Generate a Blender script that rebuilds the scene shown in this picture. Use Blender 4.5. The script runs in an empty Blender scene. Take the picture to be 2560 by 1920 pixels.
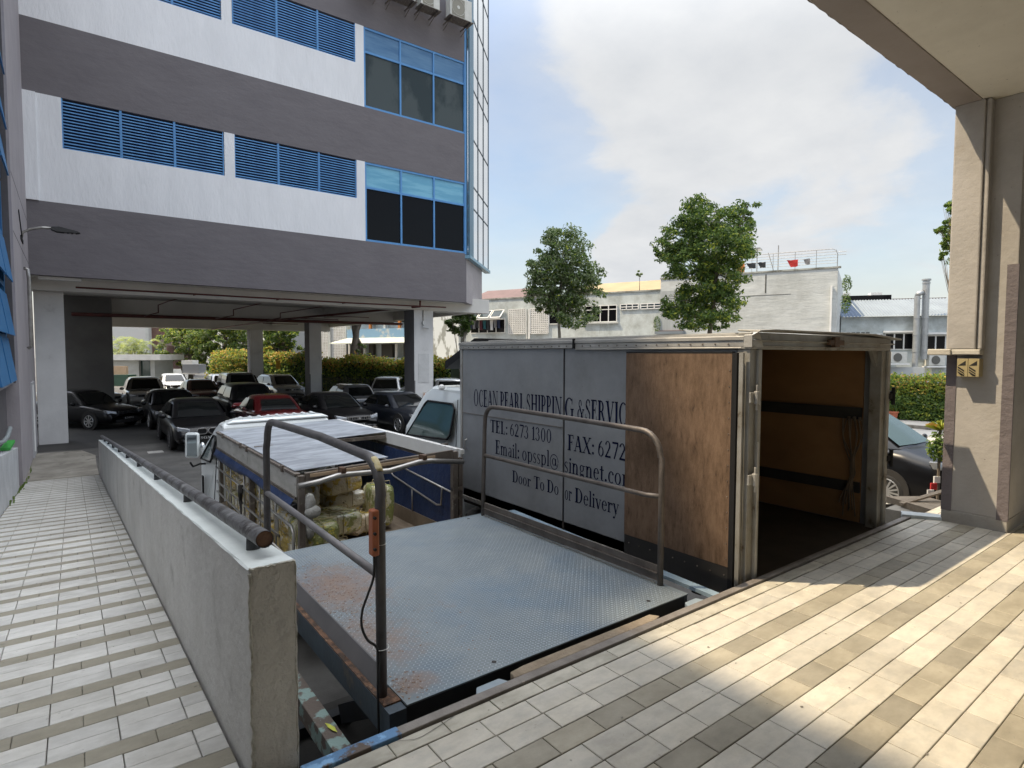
import bpy, bmesh, math, random
from mathutils import Vector, Matrix, Euler
random.seed(7)
C = bpy.context.scene
COL = C.collection
PI = math.pi
rad = math.radians

# ------------------------------------------------------------------ camera
FPX, YAW, PIT, ROL = 1463.2, 0.646279, 0.0513400, 0.002537     # focal length for a 2560 px wide frame
fw = Vector((math.sin(YAW)*math.cos(PIT), math.cos(YAW)*math.cos(PIT), -math.sin(PIT)))
r0 = Vector((math.cos(YAW), -math.sin(YAW), 0)); u0 = r0.cross(fw)
RT = math.cos(ROL)*r0 + math.sin(ROL)*u0
UP = -math.sin(ROL)*r0 + math.cos(ROL)*u0
CAMP = Vector((0, 0, 1.55))
cam = bpy.data.cameras.new('camera'); camo = bpy.data.objects.new('camera', cam); COL.objects.link(camo)
M = Matrix((RT, UP, -fw)).transposed().to_4x4(); M.translation = CAMP
camo.matrix_world = M
cam.sensor_width = 36; cam.lens = FPX/2560*36; cam.clip_start = .05; cam.clip_end = 1500
C.camera = camo

def at(px, py, w):
    """world point seen at pixel (px, py) of a 2560 x 1920 frame, w metres ahead of the camera"""
    return CAMP + w*(fw + RT*((px-1280)/FPX) - UP*((py-960)/FPX))

# ------------------------------------------------------------------ sky and sun
SUNV = Vector((-.46, .42, 1)).normalized()
world = bpy.data.worlds.new('World'); C.world = world; world.use_nodes = True
nt = world.node_tree; nt.nodes.clear()
def N(t, **k):
    n = nt.nodes.new(t)
    for a, b in k.items(): setattr(n, a, b)
    return n
def LK(a, b): nt.links.new(a, b)
wo = N('ShaderNodeOutputWorld'); bg = N('ShaderNodeBackground'); LK(bg.outputs[0], wo.inputs[0])
sky = N('ShaderNodeTexSky'); sky.sky_type = 'NISHITA'; sky.sun_disc = False
sky.sun_elevation = math.asin(SUNV.z); sky.sun_rotation = math.atan2(SUNV.x, SUNV.y)
sky.air_density = 1.3; sky.dust_density = 1.4; sky.ozone_density = 1.2
bg.inputs[1].default_value = 0.12
tc = N('ShaderNodeTexCoord')
sep = N('ShaderNodeSeparateXYZ'); LK(tc.outputs['Generated'], sep.inputs[0])
def MT(op, a, b=None, c=None, clamp=False):
    n = N('ShaderNodeMath', operation=op); n.use_clamp = clamp
    for i, v in enumerate((a, b, c)):
        if v is None: continue
        if isinstance(v, (int, float)): n.inputs[i].default_value = v
        else: LK(v, n.inputs[i])
    return n.outputs[0]
zz = MT('MAXIMUM', sep.outputs[2], 0.0)
den = MT('ADD', zz, 0.22)
cmb = N('ShaderNodeCombineXYZ'); LK(MT('DIVIDE', sep.outputs[0], den), cmb.inputs[0]); LK(MT('DIVIDE', sep.outputs[1], den), cmb.inputs[1])
def NOI(scale, det, rough, off=0, dist=0.0):
    mp = N('ShaderNodeMapping'); LK(cmb.outputs[0], mp.inputs[0]); mp.inputs[1].default_value = (off, off*.7, off*.3)
    n = N('ShaderNodeTexNoise'); LK(mp.outputs[0], n.inputs[0])
    n.inputs['Scale'].default_value = scale; n.inputs['Detail'].default_value = det; n.inputs['Roughness'].default_value = rough
    n.inputs['Distortion'].default_value = dist
    return n.outputs[0]
def DIRB(v, lo, hi):
    v = Vector(v).normalized(); d = N('ShaderNodeVectorMath', operation='DOT_PRODUCT')
    LK(tc.outputs['Generated'], d.inputs[0]); d.inputs[1].default_value = v
    m = N('ShaderNodeMapRange', interpolation_type='SMOOTHSTEP'); LK(d.outputs['Value'], m.inputs[0])
    m.inputs[1].default_value = lo; m.inputs[2].default_value = hi
    return m.outputs[0]
n1 = NOI(2.2, 9, .58, 3.1, .25); n2 = NOI(.75, 5, .5, 8.3)
b1 = DIRB((.71, .54, .46), .962, .995)      # the big white bank high in the middle
b2 = DIRB((.80, .50, .33), .965, .998)
b3 = DIRB((.738, .657, .165), .9965, .9995) # small cumulus above the roofs
b4 = DIRB((.46, .80, .40), .93, .99)        # clearer blue to the left
b5 = DIRB((.87, .42, .22), .95, .995)
cov = MT('ADD', MT('MULTIPLY', n1, .85), MT('MULTIPLY', n2, .45))
cov = MT('ADD', cov, MT('MULTIPLY', b1, .36)); cov = MT('ADD', cov, MT('MULTIPLY', b2, .16))
cov = MT('ADD', cov, MT('MULTIPLY', b3, .46)); cov = MT('SUBTRACT', cov, MT('MULTIPLY', b4, .05)); cov = MT('ADD', cov, MT('MULTIPLY', b5, .12))
mr = N('ShaderNodeMapRange', interpolation_type='SMOOTHSTEP'); LK(cov, mr.inputs[0]); mr.inputs[1].default_value = .66; mr.inputs[2].default_value = .98
thin = N('ShaderNodeMapRange'); LK(cov, thin.inputs[0]); thin.inputs[1].default_value = .3; thin.inputs[2].default_value = .9; thin.inputs[3].default_value = .05; thin.inputs[4].default_value = .60
haz = N('ShaderNodeMapRange', interpolation_type='SMOOTHSTEP'); LK(zz, haz.inputs[0]); haz.inputs[1].default_value = 0; haz.inputs[2].default_value = .34; haz.inputs[3].default_value = .62; haz.inputs[4].default_value = 0
fac = MT('MAXIMUM', MT('MAXIMUM', mr.outputs[0], thin.outputs[0]), haz.outputs[0], clamp=True)
shade = N('ShaderNodeMixRGB'); LK(NOI(3.3, 7, .6, 5.5), shade.inputs[0]); shade.inputs[1].default_value = (2.15, 2.26, 2.42, 1); shade.inputs[2].default_value = (3.25, 3.25, 3.23, 1)
ovc = N('ShaderNodeMapRange', interpolation_type='SMOOTHSTEP'); LK(zz, ovc.inputs[0]); ovc.inputs[1].default_value = .48; ovc.inputs[2].default_value = .75
fac = MT('MAXIMUM', fac, MT('MULTIPLY', ovc.outputs[0], .92))
mix = N('ShaderNodeMixRGB'); LK(fac, mix.inputs[0]); sks = N('ShaderNodeMixRGB', blend_type='MULTIPLY'); sks.inputs[0].default_value = 1; LK(sky.outputs[0], sks.inputs[1]); sks.inputs[2].default_value = (.66, .64, .64, 1); LK(sks.outputs[0], mix.inputs[1]); LK(shade.outputs[0], mix.inputs[2])
# cloud veil boosted towards the zenith, mostly out of view, to lift the shade
zen = N('ShaderNodeMapRange', interpolation_type='SMOOTHSTEP'); LK(zz, zen.inputs[0]); zen.inputs[1].default_value = .40; zen.inputs[2].default_value = 1; zen.inputs[3].default_value = 1; zen.inputs[4].default_value = 4.8
vm = N('ShaderNodeVectorMath', operation='SCALE'); LK(mix.outputs[0], vm.inputs[0]); LK(zen.outputs[0], vm.inputs['Scale'])
LK(vm.outputs[0], bg.inputs[0])

sl = bpy.data.lights.new('sun', 'SUN'); sl.energy = 2.65; sl.angle = rad(.55); sl.color = (1, .82, .57)
so = bpy.data.objects.new('sun', sl); COL.objects.link(so); so.rotation_euler = SUNV.to_track_quat('Z', 'Y').to_euler()
so.location = (0, 0, 40)
vs = C.view_settings; vs.view_transform = 'Standard'; vs.look = 'None'; vs.gamma = 1; vs.exposure = 1.25
try: vs.use_curve_mapping = False
except Exception: pass

# ------------------------------------------------------------------ materials
MATS = {}
def mat(name, col, rough=.6, metal=0, col2=None, nscale=3, ncon=(.35, .65), bump=0, bscale=30, spec=.5,
        col3=None, n3=1.2, c3=(.58, .66), rnd=0, stretch=None, dirt=0, dscale=1.1, trans=0, coat=0, bdist=.01, det=6, rough2=None):
    """Principled material: base colour, a second tone by noise, patches of a third, fine relief, variation per object"""
    if name in MATS: return MATS[name]
    m = bpy.data.materials.new(name); m.use_nodes = True; t = m.node_tree; n = t.nodes; p = n['Principled BSDF']
    p.inputs['Roughness'].default_value = rough; p.inputs['Metallic'].default_value = metal
    p.inputs['Specular IOR Level'].default_value = spec; p.inputs['Coat Weight'].default_value = coat
    p.inputs['Coat Roughness'].default_value = .04
    tcn = n.new('ShaderNodeTexCoord'); vec = tcn.outputs['Object']
    if stretch:
        mp = n.new('ShaderNodeMapping'); t.links.new(vec, mp.inputs[0]); mp.inputs['Scale'].default_value = stretch; vec = mp.outputs[0]
    oi = None
    if rnd:
        oi = n.new('ShaderNodeObjectInfo'); ad = n.new('ShaderNodeVectorMath'); ad.operation = 'ADD'; t.links.new(vec, ad.inputs[0])
        ml = n.new('ShaderNodeVectorMath'); ml.operation = 'SCALE'; ml.inputs[0].default_value = (37, 51, 23); t.links.new(oi.outputs['Random'], ml.inputs['Scale'])
        t.links.new(ml.outputs[0], ad.inputs[1]); vec = ad.outputs[0]
    def noise(s, d=det, r=.6):
        k = n.new('ShaderNodeTexNoise'); t.links.new(vec, k.inputs[0]); k.inputs['Scale'].default_value = s
        k.inputs['Detail'].default_value = d; k.inputs['Roughness'].default_value = r; return k.outputs[0]
    def rng(o, a, b, c=0, d=1):
        k = n.new('ShaderNodeMapRange'); t.links.new(o, k.inputs[0]); k.inputs[1].default_value = a; k.inputs[2].default_value = b
        k.inputs[3].default_value = c; k.inputs[4].default_value = d; return k.outputs[0]
    def mixc(f, a, b, mode='MIX'):
        k = n.new('ShaderNodeMixRGB'); k.blend_type = mode
        for i, v in enumerate((f, a, b)):
            if isinstance(v, (int, float)): k.inputs[i].default_value = v
            elif isinstance(v, tuple): k.inputs[i].default_value = (*v, 1)
            else: t.links.new(v, k.inputs[i])
        return k.outputs[0]
    c = None
    if col2: c = mixc(rng(noise(nscale), *ncon), col, col2)
    if col3: c = mixc(rng(noise(n3, 8, .65), *c3), c or col, col3)
    if rnd:
        c = mixc(1.0, c or col, mixc(oi.outputs['Random'], (1-rnd,)*3, (1.0+rnd*.25, 1.0+rnd*.22, 1.0+rnd*.15)), 'MULTIPLY')
    if dirt:
        ge = n.new('ShaderNodeNewGeometry'); k1 = n.new('ShaderNodeTexNoise'); t.links.new(ge.outputs['Position'], k1.inputs[0]); k1.inputs['Scale'].default_value = dscale; k1.inputs['Detail'].default_value = 12; k1.inputs['Roughness'].default_value = .72
        c = mixc(rng(k1.outputs[0], .44, .66), c or col, mixc(1.0, c or col, (1-dirt, 1-dirt*1.04, 1-dirt*1.12), 'MULTIPLY'))
        k2 = n.new('ShaderNodeTexNoise'); t.links.new(ge.outputs['Position'], k2.inputs[0]); k2.inputs['Scale'].default_value = 38; k2.inputs['Detail'].default_value = 3
        c = mixc(rng(k2.outputs[0], .70, .76, 0, .55), c, (.09, .085, .075))
    if c is None: p.inputs['Base Color'].default_value = (*col, 1)
    else: t.links.new(c, p.inputs['Base Color'])
    if rough2 is not None: t.links.new(rng(noise(nscale*1.7), .3, .7, rough, rough2), p.inputs['Roughness'])
    if bump:
        b = n.new('ShaderNodeBump'); b.inputs['Strength'].default_value = bump; b.inputs['Distance'].default_value = bdist
        t.links.new(noise(bscale, 5), b.inputs['Height']); t.links.new(b.outputs[0], p.inputs['Normal'])
    if trans:
        tr = n.new('ShaderNodeBsdfTranslucent'); mx = n.new('ShaderNodeMixShader'); mx.inputs[0].default_value = trans
        if c is None: tr.inputs[0].default_value = (*col, 1)
        else: t.links.new(c, tr.inputs[0])
        t.links.new(p.outputs[0], mx.inputs[1]); t.links.new(tr.outputs[0], mx.inputs[2])
        t.links.new(mx.outputs[0], n['Material Output'].inputs[0])
    MATS[name] = m; return m

asphalt = mat('asphalt', (.075,.073,.070), .9, dirt=0.3, dscale=1.1, col2=(.125,.12,.112), nscale=.9, bump=.5, bscale=60, col3=(.05,.048,.046), n3=.5)
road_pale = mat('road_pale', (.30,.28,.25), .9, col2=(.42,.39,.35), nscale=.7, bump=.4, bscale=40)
concrete = mat('concrete', (.30,.28,.24), .9, col2=(.17,.155,.13), nscale=1.6, bump=.4, bscale=25, col3=(.12,.11,.09), n3=2.2)
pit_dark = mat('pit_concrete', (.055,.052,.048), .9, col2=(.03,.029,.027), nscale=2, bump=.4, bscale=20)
tile_light = mat('tile_light', (.555,.525,.455), .62, dirt=0.3, dscale=1.1, col2=(.47,.45,.40), nscale=9, ncon=(.42,.66), bump=.25, bscale=70, bdist=.003, rnd=.16, stretch=(1,2.2,1), col3=(.33,.31,.275), n3=16, c3=(.66,.78))
tile_dark = mat('tile_dark', (.37,.34,.27), .6, dirt=0.28, dscale=1.1, col2=(.30,.275,.215), nscale=7, bump=.25, bscale=70, bdist=.003, rnd=.22, stretch=(1,2.2,1), col3=(.24,.23,.20), n3=9, c3=(.64,.76))
tile_beige = mat('tile_beige', (.54,.515,.44), .6, dirt=0.28, dscale=1.1, col2=(.38,.36,.30), nscale=7, bump=.25, bscale=70, bdist=.003, rnd=.16, stretch=(1,2.2,1))
ramp_light = mat('ramp_tile_light', (.68,.675,.65), .65, dirt=0.26, dscale=1.1, col2=(.58,.575,.55), nscale=9, bump=.25, bscale=60, bdist=.003, rnd=.13, stretch=(1,2,1), col3=(.36,.35,.33), n3=11, c3=(.66,.78))
ramp_beige = mat('ramp_tile_beige', (.345,.32,.255), .65, dirt=0.25, dscale=1.1, col2=(.30,.28,.225), nscale=7, bump=.3, bscale=60, bdist=.003, rnd=.06, stretch=(1,2,1), col3=(.18,.165,.13), n3=5, c3=(.62,.74))
grout = mat('grout', (.10,.09,.075), .95, col2=(.06,.053,.044), nscale=4, bump=.4, bscale=60)
steel_edge = mat('steel_edge', (.17,.15,.135), .55, .35, col2=(.25,.23,.21), nscale=6, bump=.4, bscale=40, col3=(.42,.38,.33), n3=14, c3=(.66,.72), rough2=.8)
blue_flake = mat('blue_paint_flaking', (.10,.22,.40), .6, col2=(.22,.42,.66), nscale=7, ncon=(.55,.60), bump=.5, bscale=22, col3=(.10,.075,.06), n3=6, c3=(.55,.60))
rust_teal = mat('rust_and_teal_paint', (.13,.105,.09), .8, col2=(.24,.34,.32), nscale=9, ncon=(.50,.56), bump=.7, bscale=40)
rust = mat('rust', (.16,.085,.05), .9, col2=(.055,.035,.025), nscale=16, ncon=(.42,.58), bump=1, bscale=60, col3=(.30,.20,.13), n3=9)
plate_blue = mat('lift_plate', (.165,.20,.225), .45, .2, col2=(.215,.245,.26), nscale=2.5, bump=.25, bscale=60, bdist=.003, col3=(.13,.185,.24), n3=.9, c3=(.5,.66), rough2=.62)
lug_m = mat('plate_lug', (.29,.335,.365), .38, .35, col2=(.37,.405,.43), nscale=4)
side_blue = mat('lift_side', (.075,.105,.135), .6, .2, col2=(.055,.07,.085), nscale=4, bump=.3, bscale=30, col3=(.14,.12,.10), n3=4)
side_dark = mat('lift_front', (.03,.036,.045), .7, col2=(.02,.022,.025), nscale=4)
tube_gray = mat('tube_gray', (.125,.12,.122), .42, .35, col2=(.085,.08,.08), nscale=8, bump=.25, bscale=30, col3=(.17,.145,.12), n3=14, c3=(.64,.70), rough2=.6)
tube_peel = mat('tube_peeling', (.13,.13,.135), .5, .2, col2=(.055,.052,.052), nscale=7, ncon=(.5,.56), bump=1, bscale=26, col3=(.22,.22,.22), n3=10)
yellow_paint = mat('yellow_paint', (.50,.40,.16), .6, col2=(.62,.58,.42), nscale=14)
plaster_gray = mat('parapet_plaster', (.62,.615,.595), .75, dirt=0.16, dscale=1.1, col2=(.54,.535,.52), nscale=1.4, bump=.55, bscale=16, bdist=.02, col3=(.27,.27,.25), n3=2.4, c3=(.60,.80))
plaster_top = mat('parapet_top', (.72,.77,.76), .55, col2=(.62,.67,.66), nscale=3, bump=.4, bscale=24, col3=(.25,.26,.24), n3=24, c3=(.70,.74))
plaster_end = mat('parapet_end', (.74,.73,.705), .85, col2=(.64,.63,.605), nscale=4, bump=.9, bscale=14, bdist=.03, col3=(.36,.34,.29), n3=6, c3=(.62,.76))
wall_white = mat('facade_white', (.78,.79,.81), .8, col2=(.71,.72,.74), nscale=.8, bump=.6, bscale=6, bdist=.03, col3=(.60,.61,.62), n3=.7, c3=(.60,.85), stretch=(1.6,1,.45))
wall_gray = mat('facade_gray', (.155,.143,.152), .8, col2=(.135,.124,.133), nscale=.8, bump=.45, bscale=3, bdist=.03, col3=(.185,.17,.175), n3=.6, c3=(.62,.85), stretch=(1,1,2.2))
wall_left = mat('left_wall', (.38,.35,.365), .8, col2=(.33,.305,.32), nscale=1, bump=.4, bscale=12, bdist=.02)
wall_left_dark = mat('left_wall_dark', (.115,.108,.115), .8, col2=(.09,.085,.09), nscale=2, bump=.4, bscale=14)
soffit = mat('soffit', (.72,.70,.64), .85, col2=(.66,.64,.585), nscale=.8, bump=.2, bscale=8)
beam_m = mat('car_park_beam', (.66,.645,.60), .85, col2=(.58,.565,.53), nscale=.7, bump=.2, bscale=8)
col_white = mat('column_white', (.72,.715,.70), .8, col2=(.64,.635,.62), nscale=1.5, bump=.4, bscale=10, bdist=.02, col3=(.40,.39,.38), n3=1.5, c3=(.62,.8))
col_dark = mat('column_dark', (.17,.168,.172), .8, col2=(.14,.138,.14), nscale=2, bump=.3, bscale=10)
dark_wall = mat('core_wall', (.17,.165,.155), .9, col2=(.13,.125,.118), nscale=.8, bump=.2)
blue_frame = mat('blue_frame', (.085,.25,.52), .45, col2=(.10,.29,.58), nscale=2)
blue_slat = mat('blue_slat', (.13,.36,.70), .45, col2=(.09,.26,.54), nscale=2)
blue_deep = mat('louvre_back', (.006,.018,.06), .9)
teal_col = mat('teal_cladding', (.06,.17,.25), .4, col2=(.05,.13,.20), nscale=1)
glass_dark = mat('glass_dark', (.006,.006,.007), .05, spec=.16)
glass_mid = mat('glass_mid', (.035,.048,.05), .05, spec=.3, col2=(.07,.085,.085), nscale=.35, ncon=(.5,.56), stretch=(1,1,.6))
glass_blue = mat('glass_blue_film', (.13,.36,.52), .25, col2=(.19,.45,.60), nscale=1.5, ncon=(.45,.6), stretch=(.4,1,3))
glass_blue2 = mat('glass_blue_upper', (.07,.17,.32), .12, col2=(.13,.26,.42), nscale=1.5, stretch=(.4,1,3))
mirror_glass = mat('curtain_glass', (.80,.84,.87), .05, .92, bump=.02, bscale=1.2, bdist=.05)
frame_dark = mat('frame_dark', (.03,.05,.065), .5)
ceil_beige = mat('dock_ceiling', (.70,.665,.57), .85, dirt=0.1, dscale=1.1, col2=(.65,.615,.525), nscale=1.3, bump=.25, bscale=10)
beam_brown = mat('dock_beam', (.30,.26,.235), .85, col2=(.26,.225,.20), nscale=2, bump=.4, bscale=14)
pillar_m = mat('pillar_plaster', (.43,.41,.39), .85, dirt=0.14, dscale=1.1, col2=(.38,.362,.342), nscale=2.5, bump=.35, bscale=13, bdist=.015, stretch=(1,1,1.15), col3=(.36,.33,.29), n3=3, c3=(.60,.75))
pillar_pale = mat('pillar_base', (.38,.365,.34), .85, col2=(.30,.28,.25), nscale=3, bump=.5, bscale=16, bdist=.02)
pillar_strip = mat('pillar_strip', (.165,.145,.155), .8, col2=(.14,.122,.13), nscale=3, bump=.6, bscale=14, bdist=.02)
truck_panel = mat('truck_panel', (.245,.255,.265), .40, .05, col2=(.205,.215,.225), nscale=.9, col3=(.27,.28,.285), n3=.8, c3=(.5,.7), rough2=.52, dirt=.2, dscale=1.6, bump=.04, bscale=1.5, bdist=.05)
alu = mat('aluminium', (.50,.49,.46), .42, .65, col2=(.40,.385,.355), nscale=5, bump=.2, bscale=20, col3=(.17,.13,.09), n3=4, c3=(.64,.72), rough2=.65)
alu_dirty = mat('aluminium_dirty', (.33,.325,.305), .5, .3, col2=(.235,.22,.185), nscale=5, bump=.2, bscale=20, col3=(.10,.07,.045), n3=5, c3=(.60,.68))
plywood = mat('plywood_door', (.185,.122,.08), .8, dirt=.35, dscale=2.2, col2=(.13,.083,.053), nscale=9, ncon=(.36,.64), bump=.3, bscale=40, stretch=(1,3.0,.8), col3=(.055,.036,.025), n3=9, c3=(.60,.74), det=12, spec=.25)
plywood_in = mat('plywood_lining', (.27,.145,.058), .75, col2=(.20,.105,.04), nscale=1.3, stretch=(1,1,2), bump=.1)
black_pl = mat('black_rubber', (.018,.017,.016), .7, col2=(.028,.026,.024), nscale=4)
black_metal = mat('black_metal', (.014,.014,.015), .7, 0, spec=.25)
letter_navy = mat('letter_navy', (.008,.011,.035), .8, spec=.1)
strap_m = mat('strap', (.13,.10,.07), .9, col2=(.085,.065,.045), nscale=8)
white_paint = mat('white_vehicle_paint', (.72,.76,.76), .25, coat=.4, col2=(.66,.70,.70), nscale=1)
white_trim = mat('white_trim', (.75,.75,.73), .5, col2=(.66,.66,.64), nscale=2)
roof_sheet = mat('lorry_roof_sheet', (.23,.25,.28), .5, .1, col2=(.38,.41,.45), nscale=2.3, ncon=(.38,.62), stretch=(1,2.8,1), bump=.15, bscale=5, rough2=.55, col3=(.20,.215,.24), n3=3, c3=(.55,.65))
hood_side = mat('lorry_side_board', (.46,.45,.42), .6, .1, col2=(.36,.35,.32), nscale=4, ncon=(.4,.62), stretch=(1,1,2.5), col3=(.22,.20,.17), n3=6, c3=(.62,.7), bump=.1)
tarp_blue = mat('tarp_blue', (.013,.028,.085), .6, col2=(.019,.042,.12), nscale=3, bump=.6, bscale=8, bdist=.03)
steel_raw = mat('steel_bar', (.42,.41,.39), .35, .75, col2=(.30,.29,.27), nscale=6, bump=.15, bscale=30, rough2=.5)
steel_old = mat('steel_old', (.19,.165,.14), .6, .3, col2=(.12,.10,.085), nscale=8, bump=.4, bscale=30, col3=(.30,.27,.23), n3=10)
wood_rail = mat('wood_rail', (.46,.34,.23), .8, col2=(.36,.26,.17), nscale=5, stretch=(1,1,6), bump=.3)
wood_bed = mat('wood_bed', (.24,.19,.135), .8, col2=(.17,.13,.09), nscale=3, stretch=(5,1,1), bump=.3)
wood_plank = mat('wood_plank', (.29,.235,.17), .85, col2=(.21,.165,.115), nscale=10, bump=.8, bscale=40, col3=(.06,.045,.03), n3=14, c3=(.66,.70))
card = mat('cardboard', (.50,.37,.25), .85, col2=(.44,.32,.21), nscale=2)
orange_pl = mat('orange_plastic', (.42,.135,.06), .45, col2=(.33,.10,.045), nscale=6)
cable_m = mat('cable_black', (.012,.012,.012), .5)
tie_w = mat('cable_tie', (.6,.6,.58), .5)
leaf_y = mat('leaf_yellow', (.55,.58,.08), .5)
sign_yel = mat('sign_yellow', (.40,.335,.18), .5, col2=(.35,.29,.155), nscale=4)
sign_blk = mat('sign_black', (.02,.018,.015), .5)
ledge_m = mat('ledge_cream', (.55,.525,.46), .8, col2=(.45,.425,.37), nscale=5, bump=.5, bscale=24)
notice_m = mat('notice_green', (.42,.47,.30), .6, col2=(.38,.43,.27), nscale=3)
red_pipe = mat('sprinkler_red', (.12,.025,.018), .5, col2=(.08,.018,.014), nscale=3)
tyre_m = mat('tyre', (.015,.015,.015), .8, bump=.2)
rim_m = mat('rim_alloy', (.60,.60,.59), .28, .8)
rim_d = mat('rim_dark', (.16,.16,.165), .35, .6)
chrome = mat('chrome', (.80,.80,.80), .12, 1)
lamp_glass = mat('headlamp', (.30,.31,.32), .12, .3, spec=.8, coat=.6)
lamp_red = mat('taillamp', (.30,.012,.01), .2, coat=.6)
cglass = mat('car_glass', (.006,.007,.007), .06, spec=.45)
cglass_g = mat('car_glass_green', (.05,.085,.08), .06, spec=.6, coat=.2)
plate_bk = mat('plate_black', (.012,.012,.012), .5)
plate_wh = mat('plate_letters', (.62,.62,.60), .5)
old_white = mat('old_white_render', (.53,.575,.575), .85, dirt=.35, dscale=.6, col2=(.43,.475,.475), nscale=.5, ncon=(.4,.7), bump=.7, bscale=3, bdist=.05, col3=(.27,.29,.27), n3=.45, c3=(.60,.70), stretch=(1,1,.45))
old_white2 = mat('old_white_wall', (.54,.56,.55), .85, dirt=.22, dscale=.45, col2=(.46,.48,.47), nscale=.35, bump=.4, bscale=1.1, bdist=.10, stretch=(.5,.5,2.2), col3=(.42,.43,.41), n3=.5, c3=(.62,.78))
stain = mat('stain_black', (.06,.06,.055), .9, col2=(.14,.14,.13), nscale=6)
roof_red = mat('roof_maroon', (.15,.095,.09), .8, col2=(.115,.075,.07), nscale=1)
roof_yel = mat('roof_ochre', (.32,.25,.14), .8, col2=(.26,.20,.11), nscale=.6)
roof_blue = mat('roof_bluegray', (.19,.22,.245), .8, 0, col2=(.155,.18,.205), nscale=.6, stretch=(1,1,.4))
roof_blue2 = mat('roof_blue_dark', (.10,.14,.20), .8, 0, col2=(.08,.11,.165), nscale=.8)
flue_m = mat('flue_metal', (.45,.46,.46), .4, .6, col2=(.36,.37,.37), nscale=3)
ac_white = mat('ac_white', (.58,.58,.54), .6, col2=(.50,.50,.46), nscale=4)
ac_dark = mat('ac_grille', (.10,.10,.09), .8)
clay = mat('terracotta', (.42,.13,.07), .8)
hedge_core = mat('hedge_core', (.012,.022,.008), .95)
def leafm(name, a, b, tr=.42): return mat(name, a, .55, col2=b, nscale=2.2, ncon=(.35,.65), trans=tr, spec=.3)
leaf_green = leafm('leaf_green', (.115,.19,.040), (.18,.26,.06))
leaf_dark = leafm('leaf_dark', (.055,.105,.028), (.08,.14,.04))
leaf_gray = leafm('leaf_gray_green', (.21,.26,.13), (.30,.35,.20))
leaf_lime = leafm('leaf_lime', (.30,.38,.05), (.44,.46,.07))
leaf_gold = leafm('leaf_gold', (.62,.48,.09), (.55,.28,.10))
bark = mat('bark', (.17,.14,.11), .9, col2=(.10,.085,.065), nscale=6, bump=.8, bscale=20)
bark_pale = mat('bark_pale', (.34,.31,.26), .9, col2=(.24,.22,.18), nscale=5, bump=.5, bscale=20)
brown_wall = mat('brown_brick', (.17,.10,.085), .85, col2=(.13,.075,.062), nscale=2, bump=.2)
orange_wall = mat('orange_wall', (.60,.30,.05), .8)
green_bin = mat('green_bin', (.03,.085,.055), .5, col2=(.025,.07,.045), nscale=2)
hose_green = mat('hose_green', (.05,.35,.06), .6)
cloth = {n: mat('cloth_'+n, c, .9) for n, c in dict(red=(.45,.03,.03), dark=(.03,.035,.04), olive=(.17,.15,.03), orange=(.45,.17,.05), teal=(.02,.10,.12), white=(.6,.6,.6), gray=(.2,.2,.21), maroon=(.08,.02,.03), navy=(.02,.03,.07)).items()}
wrap_m = [mat('bundle_wrap_a', (.74,.64,.46), .22, col2=(.66,.47,.10), nscale=6, ncon=(.50,.54), bump=1, bscale=14, bdist=.05, col3=(.10,.075,.03), n3=14, c3=(.64,.67), coat=.8, rnd=.15),
          mat('bundle_wrap_b', (.80,.77,.54), .20, col2=(.36,.40,.14), nscale=6, ncon=(.49,.54), bump=1, bscale=14, bdist=.05, col3=(.75,.66,.12), n3=10, c3=(.57,.61), coat=.8, rnd=.1, stretch=(1,2.5,1)),
          mat('bundle_wrap_c', (.80,.76,.64), .20, col2=(.62,.44,.10), nscale=7, ncon=(.54,.58), bump=1, bscale=15, bdist=.05, col3=(.12,.10,.06), n3=16, c3=(.64,.67), coat=.8, rnd=.15)]
body_paint = lambda n, c, r=.22: mat('paint_'+n, c, r, .3, coat=.8)

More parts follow.
